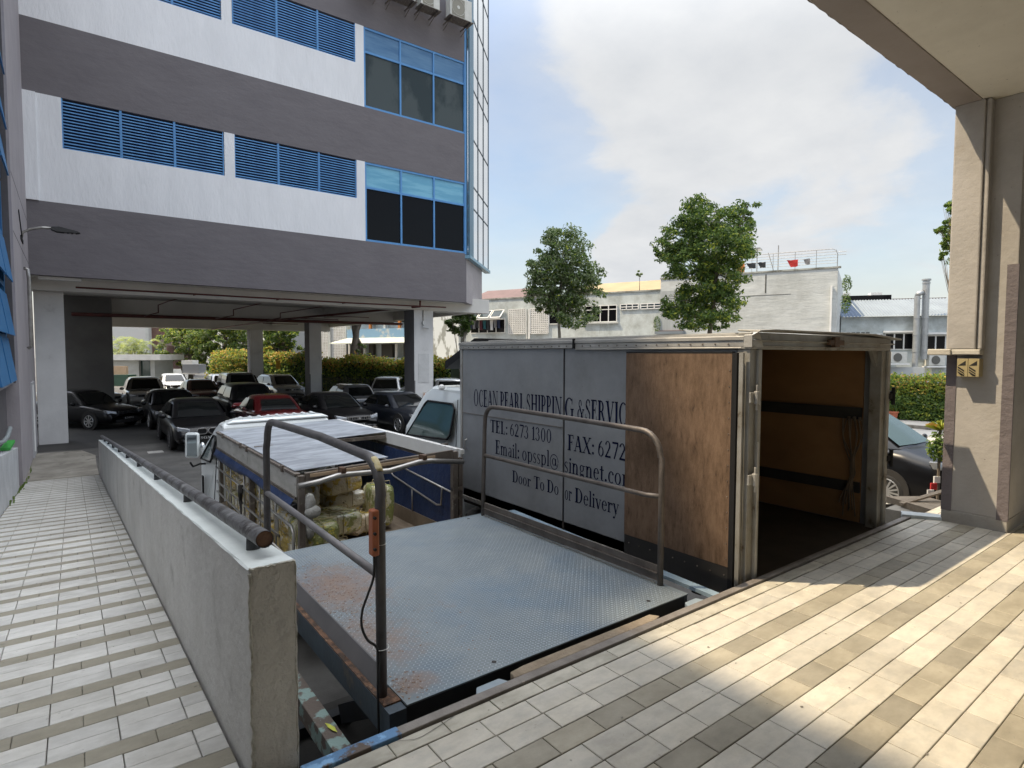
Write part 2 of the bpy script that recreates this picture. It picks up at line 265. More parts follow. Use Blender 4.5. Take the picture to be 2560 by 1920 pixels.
# ------------------------------------------------------------------ mesh helpers
def wloc(o):
    v = Vector((0, 0, 0))
    while o is not None: v += o.location; o = o.parent
    return v
class B:
    def __init__(s): s.v = []; s.f = []; s.mi = []; s.cur = 0
    def add(s, vs, fs):
        s.st = getattr(s, 'st', []); s.st.append((len(s.v), len(s.f)))
        b = len(s.v); s.v += [tuple(v) for v in vs]; s.f += [tuple(i+b for i in f) for f in fs]; s.mi += [s.cur]*len(fs); return s
    def m(s, i): s.cur = i; return s
    def box(s, x0, y0, z0, x1, y1, z1):
        x0, x1 = sorted((x0, x1)); y0, y1 = sorted((y0, y1)); z0, z1 = sorted((z0, z1))
        return s.add([(x0,y0,z0),(x1,y0,z0),(x1,y1,z0),(x0,y1,z0),(x0,y0,z1),(x1,y0,z1),(x1,y1,z1),(x0,y1,z1)],
              [(0,3,2,1),(4,5,6,7),(0,1,5,4),(1,2,6,5),(2,3,7,6),(3,0,4,7)])
    def hexa(s, p): # 8 points: bottom 4 ccw, top 4 ccw
        return s.add(p, [(0,3,2,1),(4,5,6,7),(0,1,5,4),(1,2,6,5),(2,3,7,6),(3,0,4,7)])
    def quad(s, *p): return s.add(p, [tuple(range(len(p)))])
    def prism(s, poly, d):
        d = Vector(d); n = len(poly); a = [Vector(p) for p in poly]; b = [p+d for p in a]
        return s.add(a+b, [tuple(range(n))[::-1], tuple(range(n, 2*n))] + [(i, (i+1) % n, n+(i+1) % n, n+i) for i in range(n)])
    def obox(s, c, ax, ay, az): # centre and half axes
        c, ax, ay, az = map(Vector, (c, ax, ay, az))
        return s.hexa([c-ax-ay-az, c+ax-ay-az, c+ax+ay-az, c-ax+ay-az, c-ax-ay+az, c+ax-ay+az, c+ax+ay+az, c-ax+ay+az])
    def bar(s, p, q, w, h, up=(0,0,1)):
        p, q = Vector(p), Vector(q); d = (q-p); l = d.length; d.normalize(); up = Vector(up)
        r = d.cross(up); r.normalize(); u = r.cross(d)
        return s.obox((p+q)/2, r*w/2, d*l/2, u*h/2)
    def spline(s, pts, r, n=8, k=6):
        P = [Vector(p) for p in pts]; out = []
        for i in range(len(P)-1):
            a, b_, c, d = P[max(i-1, 0)], P[i], P[i+1], P[min(i+2, len(P)-1)]
            for q in range(k):
                t = q/k; out.append(.5*((2*b_)+(c-a)*t+(2*a-5*b_+4*c-d)*t*t+(3*b_-a-3*c+d)*t**3))
        out.append(P[-1]); return s.tube(out, r, n)
    def tube(s, pts, r, n=10, caps=True):
        pts = [Vector(p) for p in pts]; rs = r if isinstance(r, (list, tuple)) else [r]*len(pts)
        ref = None; rings = []
        for i, p in enumerate(pts):
            d = (pts[min(i+1, len(pts)-1)] - pts[max(i-1, 0)]).normalized()
            if ref is None:
                ref = Vector((0,0,1)) if abs(d.z) < .9 else Vector((1,0,0))
            a = (ref - d*ref.dot(d)).normalized(); b = d.cross(a); ref = a
            rings.append([p + rs[i]*(a*math.cos(2*PI*k/n) + b*math.sin(2*PI*k/n)) for k in range(n)])
        vs = [v for R in rings for v in R]; fs = []
        for i in range(len(pts)-1):
            for k in range(n): fs.append((i*n+k, i*n+(k+1) % n, (i+1)*n+(k+1) % n, (i+1)*n+k))
        if caps: fs += [tuple(range(n))[::-1], tuple((len(pts)-1)*n+k for k in range(n))]
        return s.add(vs, fs)
    def disc(s, c, ax, r, t, n=24, r2=None): # short cylinder along ax
        c, ax = Vector(c), Vector(ax).normalized()
        return s.tube([c-ax*t/2, c+ax*t/2], [r, r if r2 is None else r2], n)
    def sphere(s, c, rx, ry, rz, n=12, m=8):
        vs = [(c[0], c[1], c[2]+rz)]; fs = []
        for j in range(1, m):
            for i in range(n):
                a, b = PI*j/m, 2*PI*i/n; vs.append((c[0]+rx*math.sin(a)*math.cos(b), c[1]+ry*math.sin(a)*math.sin(b), c[2]+rz*math.cos(a)))
        vs.append((c[0], c[1], c[2]-rz))
        for i in range(n): fs.append((0, 1+i, 1+(i+1) % n))
        for j in range(m-2):
            for i in range(n): fs.append((1+j*n+i, 1+(j+1)*n+i, 1+(j+1)*n+(i+1) % n, 1+j*n+(i+1) % n))
        L = len(vs)-1
        for i in range(n): fs.append((L, 1+(m-2)*n+(i+1) % n, 1+(m-2)*n+i))
        return s.add(vs, fs)
    def build(s, name, mats, parent=None, smooth=False, bevel=0, kind=None, label=None, subs=0, split=False):
        if split and len(s.st) > 1:
            o = None
            for i, (v0, f0) in enumerate(s.st):
                v1, f1 = s.st[i+1] if i+1 < len(s.st) else (len(s.v), len(s.f))
                q = B(); q.v = s.v[v0:v1]; q.f = [tuple(k-v0 for k in f) for f in s.f[f0:f1]]; q.mi = s.mi[f0:f1]
                o = q.build(name, mats, parent, smooth, bevel, kind, label, subs)
            return o
        o0 = wloc(parent) if parent else Vector((0, 0, 0))
        me = bpy.data.meshes.new(name); me.from_pydata([tuple(Vector(v)-o0) for v in s.v], [], s.f)
        if not isinstance(mats, (list, tuple)): mats = [mats]
        for k in mats: me.materials.append(k)
        if len(mats) > 1: me.polygons.foreach_set('material_index', s.mi)
        if smooth: me.polygons.foreach_set('use_smooth', [True]*len(me.polygons))
        me.update()
        o = bpy.data.objects.new(name, me); COL.objects.link(o)
        if parent: o.parent = parent
        if bevel:
            md = o.modifiers.new('bevel', 'BEVEL'); md.width = bevel; md.segments = 2; md.limit_method = 'ANGLE'
        if subs:
            md = o.modifiers.new('subs', 'SUBSURF'); md.levels = subs; md.render_levels = subs
        if kind: o['kind'] = kind
        if label: o['label'] = label
        return o
def tag(o, label, cat, group=None):
    o['label'] = label; o['category'] = cat
    if group: o['group'] = group
    return o
def thing(name, label, cat, loc=(0,0,0), group=None):
    o = bpy.data.objects.new(name, None); COL.objects.link(o); o.location = loc; o.empty_display_size = .2
    return tag(o, label, cat, group)
def arc(c, r, a0, a1, n, e1, e2):
    c, e1, e2 = Vector(c), Vector(e1), Vector(e2)
    return [c + r*(e1*math.cos(a0+(a1-a0)*i/n) + e2*math.sin(a0+(a1-a0)*i/n)) for i in range(n+1)]
def link_copy(src, parent, loc):
    o = src.copy(); COL.objects.link(o); o.parent = parent; o.location = loc; return o

# ------------------------------------------------------------------ ground, road, dock
GZ = -1.4
b = B(); b.quad((-300,-300,GZ),(400,-300,GZ),(400,400,GZ),(-300,400,GZ)); b.build('ground', asphalt, kind='structure')
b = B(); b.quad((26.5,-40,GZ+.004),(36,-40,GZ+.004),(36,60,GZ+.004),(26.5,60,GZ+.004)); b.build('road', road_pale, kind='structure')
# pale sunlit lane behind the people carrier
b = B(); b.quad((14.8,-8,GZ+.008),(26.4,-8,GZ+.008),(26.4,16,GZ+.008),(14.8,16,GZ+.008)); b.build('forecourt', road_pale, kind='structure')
b = B()
for x0, y0, x1, y1 in ((26.9,7.2,27.1,34),): b.box(x0, y0, GZ, x1, y1, GZ+.14)
k = b.build('kerb', concrete, kind='structure')
b = B(); b.quad((-.9,22.2,GZ+.002),(16.9,22.2,GZ+.002),(16.9,47,GZ+.002),(-.9,47,GZ+.002)); b.build('car_park_floor', mat('floor_shaded', (.030,.029,.028), .85, col2=(.045,.043,.04), nscale=.8, bump=.2, bscale=40), kind='structure')  # darker than the asphalt outside: shade under the building painted into the colour
# painted bay marks
b = B()
def dash(x0, y0, x1, y1): b.quad((x0,y0,GZ+.005),(x1,y0,GZ+.005),(x1,y1,GZ+.005),(x0,y1,GZ+.005))
dash(1.75, 20.0, 2.15, 20.45)
for xb in (4.45, 6.85, 9.35, 11.9):
    for (ya, yb) in ((21, 25.4),): dash(xb-.05, ya, xb+.05, yb)
for xb in (1.9, 4.5, 7.0, 9.5): dash(xb-.05, 30, xb+.05, 34)
dash(1.9, 29.3, 12, 29.4)
b.build('bay_markings', mat('road_white', (.55,.54,.51), .8, col2=(.35,.34,.32), nscale=9), kind='structure')

# dock slab (kept clear of the lift pit)
dock = B(); dock.box(-6, -9, GZ, 14, 2.09, -.024); dock.box(-6, 2.09, GZ, .47, 2.2, -.024)
dock = dock.build('loading_dock', grout, kind='structure')
def tile_mesh(name, w, d, h, m):
    s = B(); c = .0022
    s.add([(-w/2,-d/2,-h),(w/2,-d/2,-h),(w/2,d/2,-h),(-w/2,d/2,-h),(-w/2,-d/2,-c),(w/2,-d/2,-c),(w/2,d/2,-c),(-w/2,d/2,-c),
           (-w/2+c,-d/2+c,0),(w/2-c,-d/2+c,0),(w/2-c,d/2-c,0),(-w/2+c,d/2-c,0)],
          [(8,9,10,11),(4,5,9,8),(5,6,10,9),(6,7,11,10),(7,4,8,11),(0,1,5,4),(1,2,6,5),(2,3,7,6),(3,0,4,7)])
    me = bpy.data.meshes.new(name); me.from_pydata(s.v, [], s.f); me.materials.append(m); return me
TW, TD = .2475, .1212
tm = {('l', .2475): tile_mesh('tile', .2435, .1172, .022, tile_light), ('d', .2475): tile_mesh('tile', .2435, .1172, .022, tile_dark), ('b', .2475): tile_mesh('tile', .2435, .088, .022, tile_beige)}
cand = []
yrow = 1.759; rows = [(2.0455, 'b', .0)]
yy = 1.999
seq = []
y = 1.997; i = 0
order = ['l', 'l', 'd']
while y > -3.4:
    k = order[i % 3]; seq.append((y-TD/2, k, i)); y -= TD; i += 1
for (yc, k, i) in [(2.0475, 'b', -1)] + seq:
    off = 2.198 if k == 'b' else (1.975 if k == 'd' else (2.079 if (i % 3 == 0) else 2.085))
    j0 = int((-2.5-off)/TW)-1
    for j in range(j0, int((9.5-off)/TW)+1):
        x = off+TW*(j+.5)
        if x < -2.6 or x > 9.3: continue
        if k == 'b' and x < .66: continue
        d = Vector((x, yc, 0))-CAMP; w = d.dot(fw)
        vis = False
        if w > .1:
            px = 1280+FPX*d.dot(RT)/w; py = 960-FPX*d.dot(UP)/w
            vis = -40 < px < 2600 and -40 < py < 1980
        if vis and x > 6.45 and yc > 1.45 : vis = x < 6.5
        cand.append((0 if vis else 1, w if w > 0 else 99, x, yc, k))
cand.sort()
def stuff_tiles(lst, name, parent, mats, flat=True):
    s = B()
    for it in lst:
        x, yc, k = it[2], it[3], it[4]; hd = .044 if k == 'b' and flat else .0586
        z = 0 if flat else it[5]
        s.m({'l': 0, 'd': 1, 'b': 2}[k])
        zz_ = (0, 0) if flat else (it[6], -it[6])
        hw = .1217; 
        s.add([(x-hw,yc-hd,z+zz_[0]),(x+hw,yc-hd,z+zz_[0]),(x+hw,yc+hd,z+zz_[1]),(x-hw,yc+hd,z+zz_[1]),
               (x-hw,yc-hd,z+zz_[0]-.022),(x+hw,yc-hd,z+zz_[0]-.022),(x+hw,yc+hd,z+zz_[1]-.022),(x-hw,yc+hd,z+zz_[1]-.022)],
              [(0,1,2,3),(4,5,1,0),(5,6,2,1),(6,7,3,2),(7,4,0,3)])
    return s.build(name, mats, parent, kind='stuff')
for it in cand[:300]:
    o = bpy.data.objects.new('tile', tm[(it[4], .2475)]); COL.objects.link(o); o.parent = dock
    o.location = (it[2], it[3], random.uniform(-.0012, .0012)); o.rotation_euler = (random.uniform(-.002,.002), random.uniform(-.002,.002), random.uniform(-.003,.003))
stuff_tiles(cand[300:], 'tile', dock, [tile_light, tile_dark, tile_beige])
# broken piece by the kerb
s = B(); 
s = B(); s.box(.7, 2.092, -.03, 6.45, 2.100, -.012); s.build('joint', black_pl, dock)
s = B(); s.box(.64, 2.100, -.09, 6.42, 2.152, .012); s.box(1.02, 2.100, -1.4, 6.42, 2.150, -.09)
s.build('steel_edge', steel_edge, dock, bevel=.004)
s = B(); s.box(.640, 2.098, -.088, 1.03, 2.155, .0145); s.build('steel_edge', blue_flake, dock, bevel=.004, label='flaking blue painted end of the steel edge')
# pit floor and walls
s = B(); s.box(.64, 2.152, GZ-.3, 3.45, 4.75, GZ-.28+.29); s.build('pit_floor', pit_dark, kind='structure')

# ------------------------------------------------------------------ ramp
SL = .0905; RY0 = 2.2; RY1 = 16.9
def rz(y): return -SL*(y-RY0)
rp = B()
rp.hexa([(-.95,RY0,GZ-.3),(.47,RY0,GZ-.3),(.47,RY1,GZ-.3),(-.95,RY1,GZ-.3),(-.95,RY0,-.024),(.47,RY0,-.024),(.47,RY1,rz(RY1)-.024),(-.95,RY1,rz(RY1)-.024)])
ramp = rp.build('ramp', mat('ramp_grout', (.23,.21,.175), .95, col2=(.15,.135,.11), nscale=6, bump=.3, bscale=60), kind='structure')
rtm = {'l': tile_mesh('tile', .2405, .1185, .022, ramp_light), 'b': tile_mesh('tile', .2405, .1185, .022, ramp_beige)}
rl = []
P3 = .3672; RD = P3/3
k0 = int(math.floor((RY0-3.104)/P3))
y = 3.104 + P3*k0
kk = 0
while y < RY1-.05:
    for q, k in enumerate(('b', 'l', 'l')):
        yc = y+RD*(q+.5)
        if yc < RY0+.02 or yc > RY1-.03: continue
        off = -.122 if k == 'l' else 0.0
        for j in range(-5, 4):
            x0, x1 = off+.245*j, off+.245*(j+1)
            x0c, x1c = max(x0, -.875), min(x1, .468)
            if x1c-x0c < .03: continue
            rl.append((yc, (x0c+x1c)/2, x1c-x0c, k))
    y += P3
rl.sort()
cutm = {}
for n_, (yc, x, wd, k) in enumerate(rl):
    if n_ < 30*0: pass
near = rl[:300]; far = rl[300:]
for (yc, x, wd, k) in near:
    key = (k, round(wd, 3))
    if key not in cutm: cutm[key] = tile_mesh('tile', wd-(.0042 if k == 'l' else .0022), RD-.0036, .022, ramp_light if k == 'l' else ramp_beige)
    o = bpy.data.objects.new('tile', cutm[key]); COL.objects.link(o); o.parent = ramp
    o.location = (x, yc, rz(yc)+random.uniform(-.001, .001)); o.rotation_euler = (-math.atan(SL), 0, random.uniform(-.003, .003))
s = B()
for (yc, x, wd, k) in far:
    s.m(0 if k == 'l' else 1); h = wd/2-.0022; d = RD/2-.002
    s.add([(x-h,yc-d,rz(yc-d)),(x+h,yc-d,rz(yc-d)),(x+h,yc+d,rz(yc+d)),(x-h,yc+d,rz(yc+d)),(x-h,yc-d,rz(yc-d)-.02),(x+h,yc-d,rz(yc-d)-.02),(x+h,yc+d,rz(yc+d)-.02),(x-h,yc+d,rz(yc+d)-.02)],
          [(0,1,2,3),(4,5,1,0),(5,6,2,1),(6,7,3,2),(7,4,0,3)])
s.build('tile', [ramp_light, ramp_beige], ramp, kind='stuff')
s = B(); s.hexa([(-.95,RY1,GZ-.1),(.47,RY1,GZ-.1),(.47,18.6,GZ-.1),(-.95,18.6,GZ-.1),(-.95,RY1,rz(RY1)-.004),(.47,RY1,rz(RY1)-.004),(.47,18.6,GZ+.03),(-.95,18.6,GZ+.03)])
s.add([(-.95,18.6,GZ+.03),(.47,18.6,GZ+.03),(.50,20.5,GZ+.02),(.2,21.8,GZ+.015),(-.95,21.9,GZ+.015)], [(0,1,2,3,4)])
s.build('ramp_landing', concrete, kind='structure')
# hairline crack in the first tiles and small spots on the floor
s = B(); cp_ = [(1.00, 2.085), (1.06, 2.052), (1.10, 2.050), (1.16, 2.062), (1.22, 2.074), (1.27, 2.088)]
for (a, b2) in zip(cp_[:-1], cp_[1:]): s.add([(a[0], a[1]-.0016, .0016), (b2[0], b2[1]-.0016, .0016), (b2[0], b2[1]+.0012, .0016), (a[0], a[1]+.0012, .0016)], [(0,1,2,3)])
s.build('tile_crack', stain, dock)
s = B(); random.seed(12)
for i in range(34):
    x, y = random.uniform(.7, 6.2), random.uniform(.4, 2.05); r = random.choice((.002, .003, .004, .006)); a0 = random.uniform(0, 6)
    s.add([(x+r*random.uniform(.5, 1.3)*math.cos(a0+2*PI*k/7)*1.5, y+r*random.uniform(.5, 1.3)*math.sin(a0+2*PI*k/7), .0018) for k in range(7)], [tuple(range(7))])
s.build('floor_spots', mat('spot_brown', (.17,.155,.13), .9), dock, kind='stuff')
# small weeds at the foot of the ramp
s = B()
for i in range(70):
    y = random.choice((random.gauss(15.3, .5), random.uniform(11, 19))); x = -.87+abs(random.gauss(0, .02)); z = rz(min(y, 17))
    a = random.uniform(0, PI); l = random.uniform(.02, .07); dx, dy = math.cos(a)*.012, math.sin(a)*.012
    s.quad((x-dx,y-dy,z),(x+dx,y+dy,z),(x+dx*.3+.02,y+dy,z+l),(x-dx*.3,y,z+l))
s.build('weeds', leaf_green, kind='stuff')

# parapet wall between ramp and yard
par = thing('parapet_wall', 'long grey plastered parapet with pale top sloping down beside the tiled ramp', 'wall', (.55, 2.16, 0))
def pz(y): return .797 - .0886*(y-2.16)
def seg(s, x0, x1, y0, y1, zf0, zf1, n):
    random.seed(3)
    vs = []; 
    for i in range(n+1):
        y = y0+(y1-y0)*i/n; j = lambda a: random.uniform(-a, a)
        vs += [(x0+j(.0025), y, zf0(y)), (x1+j(.0025), y, zf0(y)), (x1-.004+j(.003), y, zf1(y)+j(.002)), (x0+.004+j(.003), y, zf1(y)+j(.002))]
    fs = [(0,1,2,3)] + [tuple(n*4+q for q in (3,2,1,0))]
    for i in range(n):
        for q in range(4): fs.append((i*4+q, (i+1)*4+q, (i+1)*4+(q+1) % 4, i*4+(q+1) % 4))
    return s.add(vs, fs)
s = seg(B(), .475, .636, 2.164, 16.86, lambda y: GZ-.1, lambda y: pz(y)-.006, 120); s.build('wall_body', plaster_gray, par)
s = seg(B(), .474, .637, 2.160, 16.865, lambda y: pz(y)-.0055, lambda y: pz(y)+.001, 120); s.build('wall_top', plaster_top, par)
# rough end face: chipped grid
random.seed(11)
s = B(); nx, nz = 10, 60
for iz in range(nz+1):
    for ix in range(nx+1):
        x = .474+.163*ix/nx; z = GZ+(pz(2.16)-GZ-.004)*iz/nz
        e = .012 if ix in (0,) else (.004 if ix == nx else 0)
        s.v.append((x+random.uniform(0, e), 2.1585+random.uniform(-.0015, .0015)+random.uniform(0, e), z))
for iz in range(nz):
    for ix in range(nx):
        a = iz*(nx+1)+ix; s.f.append((a, a+1, a+nx+2, a+nx+1)); s.mi.append(0)
s.build('wall_end', plaster_end, par, smooth=True)
random.seed(33); s = B()
for xe, amp in ((.479, 1.0), (.634, .55)):
    zs = [GZ+.05]
    while zs[-1] < pz(2.16)-.03: zs.append(zs[-1]+random.uniform(.012, .04))
    s.tube([(xe+random.uniform(-.004, .004), 2.1595+random.uniform(-.002, .002), z) for z in zs], [amp*random.uniform(.002, .0085) for z in zs], 5)
xs = [.478+.0105*k for k in range(16)]
s.tube([(x, 2.160, pz(2.16)-.004+random.uniform(-.004, .002)) for x in xs], [random.uniform(.002, .006) for x in xs], 5)
s.build('chipped_edge', mat('chipped_paint', (.66,.66,.62), .8, col2=(.36,.34,.28), nscale=30, bump=.5), par)
# handrail on top of it
hr = thing('ramp_handrail', 'thick grey peeling pipe handrail on short stubs along the parapet top', 'handrail', (.56, 2.3, .8))
def hz(y): return pz(y)+.070
s = B(); s.tube([(.56, y, hz(y)) for y in [2.27, 3, 4, 5, 6, 8, 10, 12, 14, 16, 17.2]], .0325, 18, caps=False)
s.build('rail', tube_peel, hr, smooth=True)
s = B(); s.disc((.56, 2.276, hz(2.27)), (0, 1, 0), .0295, .004, 18); s.build('rail_end', rust, hr)
st = None
for i in range(9):
    y = 2.45+1.63*i
    if st is None:
        q = B(); q.tube([(.56, y, pz(y)-.004), (.56, y, hz(y)-.01)], [.027, .025], 14); st = q.build('stub', mat('stub_dark', (.05,.05,.052), .6), hr, smooth=True)
    else: link_copy(st, hr, (0, y-2.45, pz(y)-pz(2.45)))

# steel beam beside the lift, with a fallen leaf on it
s = B(); s.box(.875, 2.155, -.30, .955, 4.9, -.2); bm = s.build('steel_beam', rust_teal, bevel=.003)
tag(bm, 'rusty steel beam with teal paint flecks crossing the dark lift pit', 'beam')
s = B(); p = Vector((.925, 2.62, -.197))
s.add([p+Vector(v) for v in [(-.012,.055,.0),(.0,.03,.004),(.012,-.01,.005),(.010,-.05,.002),(-.004,-.03,.004),(-.014,.01,.004)]], [(0,1,2,3,4,5)])
tag(s.build('fallen_leaf', leaf_y), 'small yellow leaf lying on the rusty steel beam', 'leaf')

# ------------------------------------------------------------------ lift platform
lift = thing('lift_platform', 'blue grey diamond plate lift platform with rust on its left side', 'lift platform', (2.1, 3.4, 0))
X0, X1, Y0, Y1 = 1.06, 3.158, 2.28, 4.665
s = B(); s.box(X0+.085, Y0, -.008, X1, Y1, 0); s.build('deck', plate_blue, lift)
def rust_blot(m, blots):
    # brown rust blooms with a shape of their own, in object space
    t = m.node_tree; n = t.nodes; p = n['Principled BSDF']; src = p.inputs['Base Color'].links[0].from_socket
    tcn = n.new('ShaderNodeTexCoord'); nz_ = n.new('ShaderNodeTexNoise'); t.links.new(tcn.outputs['Object'], nz_.inputs[0]); nz_.inputs['Scale'].default_value = 9; nz_.inputs['Detail'].default_value = 10; nz_.inputs['Roughness'].default_value = .75
    tot = None
    for (cx, cy, rx, ry, a) in blots:
        mp = n.new('ShaderNodeMapping'); mp.vector_type = 'POINT'; t.links.new(tcn.outputs['Object'], mp.inputs[0]); mp.inputs['Location'].default_value = (-cx/rx, -cy/ry, 0); mp.inputs['Scale'].default_value = (1/rx, 1/ry, 0)
        ln = n.new('ShaderNodeVectorMath'); ln.operation = 'LENGTH'; t.links.new(mp.outputs[0], ln.inputs[0])
        r_ = n.new('ShaderNodeMapRange'); r_.interpolation_type = 'SMOOTHSTEP'; t.links.new(ln.outputs['Value'], r_.inputs[0]); r_.inputs[1].default_value = 1.25; r_.inputs[2].default_value = .1; r_.inputs[3].default_value = 0; r_.inputs[4].default_value = a
        if tot is None: tot = r_.outputs[0]
        else:
            mx = n.new('ShaderNodeMath'); mx.operation = 'MAXIMUM'; t.links.new(tot, mx.inputs[0]); t.links.new(r_.outputs[0], mx.inputs[1]); tot = mx.outputs[0]
    ad = n.new('ShaderNodeMath'); ad.operation = 'ADD'; t.links.new(tot, ad.inputs[0]); t.links.new(nz_.outputs[0], ad.inputs[1])
    f = n.new('ShaderNodeMapRange'); t.links.new(ad.outputs[0], f.inputs[0]); f.inputs[1].default_value = .68; f.inputs[2].default_value = 1.04; f.inputs[4].default_value = .80
    mc = n.new('ShaderNodeMixRGB'); t.links.new(f.outputs[0], mc.inputs[0]); t.links.new(src, mc.inputs[1]); mc.inputs[2].default_value = (.25, .165, .12, 1); t.links.new(mc.outputs[0], p.inputs['Base Color'])
dx_, dy_ = 2.1, 3.4
BL_ = [(1.38-dx_, 3.75-dy_, .46, .66, .50), (1.30-dx_, 2.95-dy_, .30, .60, .40), (1.25-dx_, 2.42-dy_, .16, .14, .5), (1.75-dx_, 3.0-dy_, .5, .5, .16)]
rust_blot(plate_blue, BL_); rust_blot(lug_m, BL_)
# rusty and worn patches are sheets of rust flakes lying on the deck
s = B(); s.box(X0, Y0, -.145, X0+.082, Y1, -.012); s.box(X1-.03, Y0+.01, -.145, X1, Y1, -.010); s.build('side_frame', side_blue, lift, split=True)
s = B(); s.box(X0+.083, Y0+.012, -.145, X1-.032, Y0+.03, -.010); s.build('front_frame', side_dark, lift)
s = B(); s.box(X0+.083, Y1-.03, -.145, X1-.032, Y1-.01, -.010); s.build('rear_frame', side_dark, lift)
s = B(); s.box(X0+.002, Y0+.18, -.0115, X0+.030, Y1-.02, -.006); s.box(X0+.002, Y0+.06, -.0115, X0+.083, Y0+.18, -.004); s.build('side_flange', rust, lift)
s = B(); s.prism([(X0+.031, Y0+.20, -.010), (X0+.036, Y0+.20, -.010), (X0+.083, Y0+.27, .062), (X0+.076, Y0+.27, .062)], (0, Y1-Y0-.24, 0)); s.build('toe_plate', mat('toe_plate', (.135,.13,.135), .55, .2, col2=(.10,.10,.105), nscale=3), lift)
# diamond lugs
random.seed(5)
s = B(); pit = .0205; ny = int((Y1-Y0-.03)/pit); nx = int((X1-X0-.11)/pit)
def lug(x, y, ang):
    c, n_ = math.cos(ang), math.sin(ang); L, W, Hh = .0092, .0034, .0018
    ux, uy = c*L, n_*L; vx, vy = -n_*W, c*W
    s.add([(x-ux,y-uy,.0),(x+vx,y+vy,.0),(x+ux,y+uy,.0),(x-vx,y-vy,.0),(x-ux*.45,y-uy*.45,Hh),(x+ux*.45,y+uy*.45,Hh)],
          [(0,3,5,4),(3,2,5),(2,1,4,5),(1,0,4)])
for i in range(nx):
    for j in range(ny):
        x, y = X0+.10+i*pit, Y0+.016+j*pit
        if x < X0+.16 and y < Y0+.14: continue
        # worn away in the rusty area on the left
        if math.hypot((x-1.32)/.26, (y-3.85)/.45) < 1 and random.random() < .55: continue
        lug(x, y, rad(45) if (i+j) % 2 else rad(-45))
s.build('tread_lugs', lug_m, lift, kind='stuff')
# rust patches: thin irregular flakes on the deck
rust_thin = mat('rust_stain', (.20,.125,.085), .9, col2=(.12,.07,.045), nscale=20, bump=.6, bscale=80, bdist=.004, col3=(.36,.30,.25), n3=40, c3=(.5,.6))
s = B(); random.seed(21)
for i in range(900):
    q = random.random()
    if q < .62: x, y = random.gauss(1.34, .13), random.gauss(3.72, .30)
    elif q < .80: x, y = random.gauss(1.27, .07), random.uniform(2.7, 3.4)
    elif q < .92: x, y = random.gauss(1.20, .05), random.gauss(2.42, .06)
    else: x, y = random.gauss(1.6, .25), random.gauss(3.1, .4)
    if not (X0+.088 < x < X1-.05 and Y0+.02 < y < Y1-.04): continue
    r = random.uniform(.002, .007); a0 = random.uniform(0, 6); n_ = 6
    s.add([(x+r*random.uniform(.5, 1.3)*math.cos(a0+2*PI*k/n_), y+r*random.uniform(.5, 1.6)*math.sin(a0+2*PI*k/n_), .0010+i*2e-7) for k in range(n_)], [tuple(range(n_))])
s.build('rust_flakes', rust_thin, lift, kind='stuff')
s = B()
for (x, y) in ((1.32, 2.36),): pass
for i, (x, y) in enumerate(((1.66, 2.345), (2.86, 2.36), (1.25, 4.58), (2.95, 4.585))):
    s.disc((x, y, .0012), (0, 0, 1), .013, .002, 14)
s.build('bolt_hole', black_pl, lift, split=True)
# left rail of the platform
lr = []
rl_ = thing('platform_rail', 'grey bent tube guard rail carrying the orange control box on the left of the lift', 'guard rail', (1.09, 2.42, 0), 'guard rails on the lift platform')
xr = 1.089
path = [(xr, 2.42, -.005), (xr-.004, 2.415, .5), (xr-.006, 2.41, .90)] + arc((xr, 2.57, .92), .155, PI, PI/2, 7, (0,1,0), (0,0,1)) + [(xr, 3.2, 1.092), (xr, 3.80, 1.085)] + arc((xr, 4.16, .945), .135, PI/2, 0, 6, (0,1,0), (0,0,1)) + [(xr, 4.325, .88), (xr, 4.335, .5), (xr, 4.34, -.005)]
s = B(); s.tube(path, .0235, 16); s.build('hoop', tube_gray, rl_, smooth=True)
s = B(); s.tube([(xr, 2.43, .548), (xr+.001, 3.4, .555), (xr, 4.33, .560)], .0195, 14); s.build('mid_bar', mat('tube_light', (.19,.185,.19), .45, .3, col2=(.15,.145,.15), nscale=6, rough2=.6), rl_, smooth=True)
s = B()
for (a, a2, cc) in ((2.0, 2.55, 0),):
    pts = arc((xr-.002, 2.57, .92), .1555, PI*.80, PI*.64, 5, (0,1,0), (0,0,1)); s.tube([Vector(p)+Vector((.006, -.004, .005)) for p in pts], .0205, 12)
s.build('yellow_mark', yellow_paint, rl_, smooth=True, label='worn yellow paint on the bend')
# right rail
rr = thing('platform_rail', 'brown grey tube guard rail with toe board in front of the truck lettering', 'guard rail', (3.12, 2.48, 0), 'guard rails on the lift platform')
xr = 3.125
path = [(xr, 2.482, -.005), (xr, 2.483, .6), (xr, 2.485, .86)] + arc((xr, 2.66, .865), .165, PI, PI/2, 7, (0,1,0), (0,0,1)) + [(xr, 3.4, 1.045), (xr, 4.3, 1.058)] + arc((xr, 4.43, .92), .135, PI/2, 0, 6, (0,1,0), (0,0,1)) + [(xr, 4.575, .8), (xr, 4.59, .4), (xr, 4.60, -.005)]
s = B(); s.tube(path, .020, 16); s.build('hoop', mat('tube_brown', (.155,.135,.12), .45, .4, col2=(.10,.085,.075), nscale=8, bump=.2, bscale=30, rough2=.6), rr, smooth=True)
s = B(); s.tube([(xr, 2.49, .60), (xr, 2.62, .588), (xr, 3.6, .585), (xr, 4.585, .585)], .017, 14); s.build('mid_bar', MATS['tube_brown'], rr, smooth=True)
s = B(); s.box(xr-.004, 2.50, .022, xr+.004, 4.58, .128); s.box(xr-.018, 2.50, .073, xr-.004, 4.58, .080); s.build('toe_board', MATS['tube_brown'], rr)
s = B(); s.box(X1-.045, 2.52, .001, X1-.035, 4.58, .012); s.build('deck_lip', steel_raw, rr)
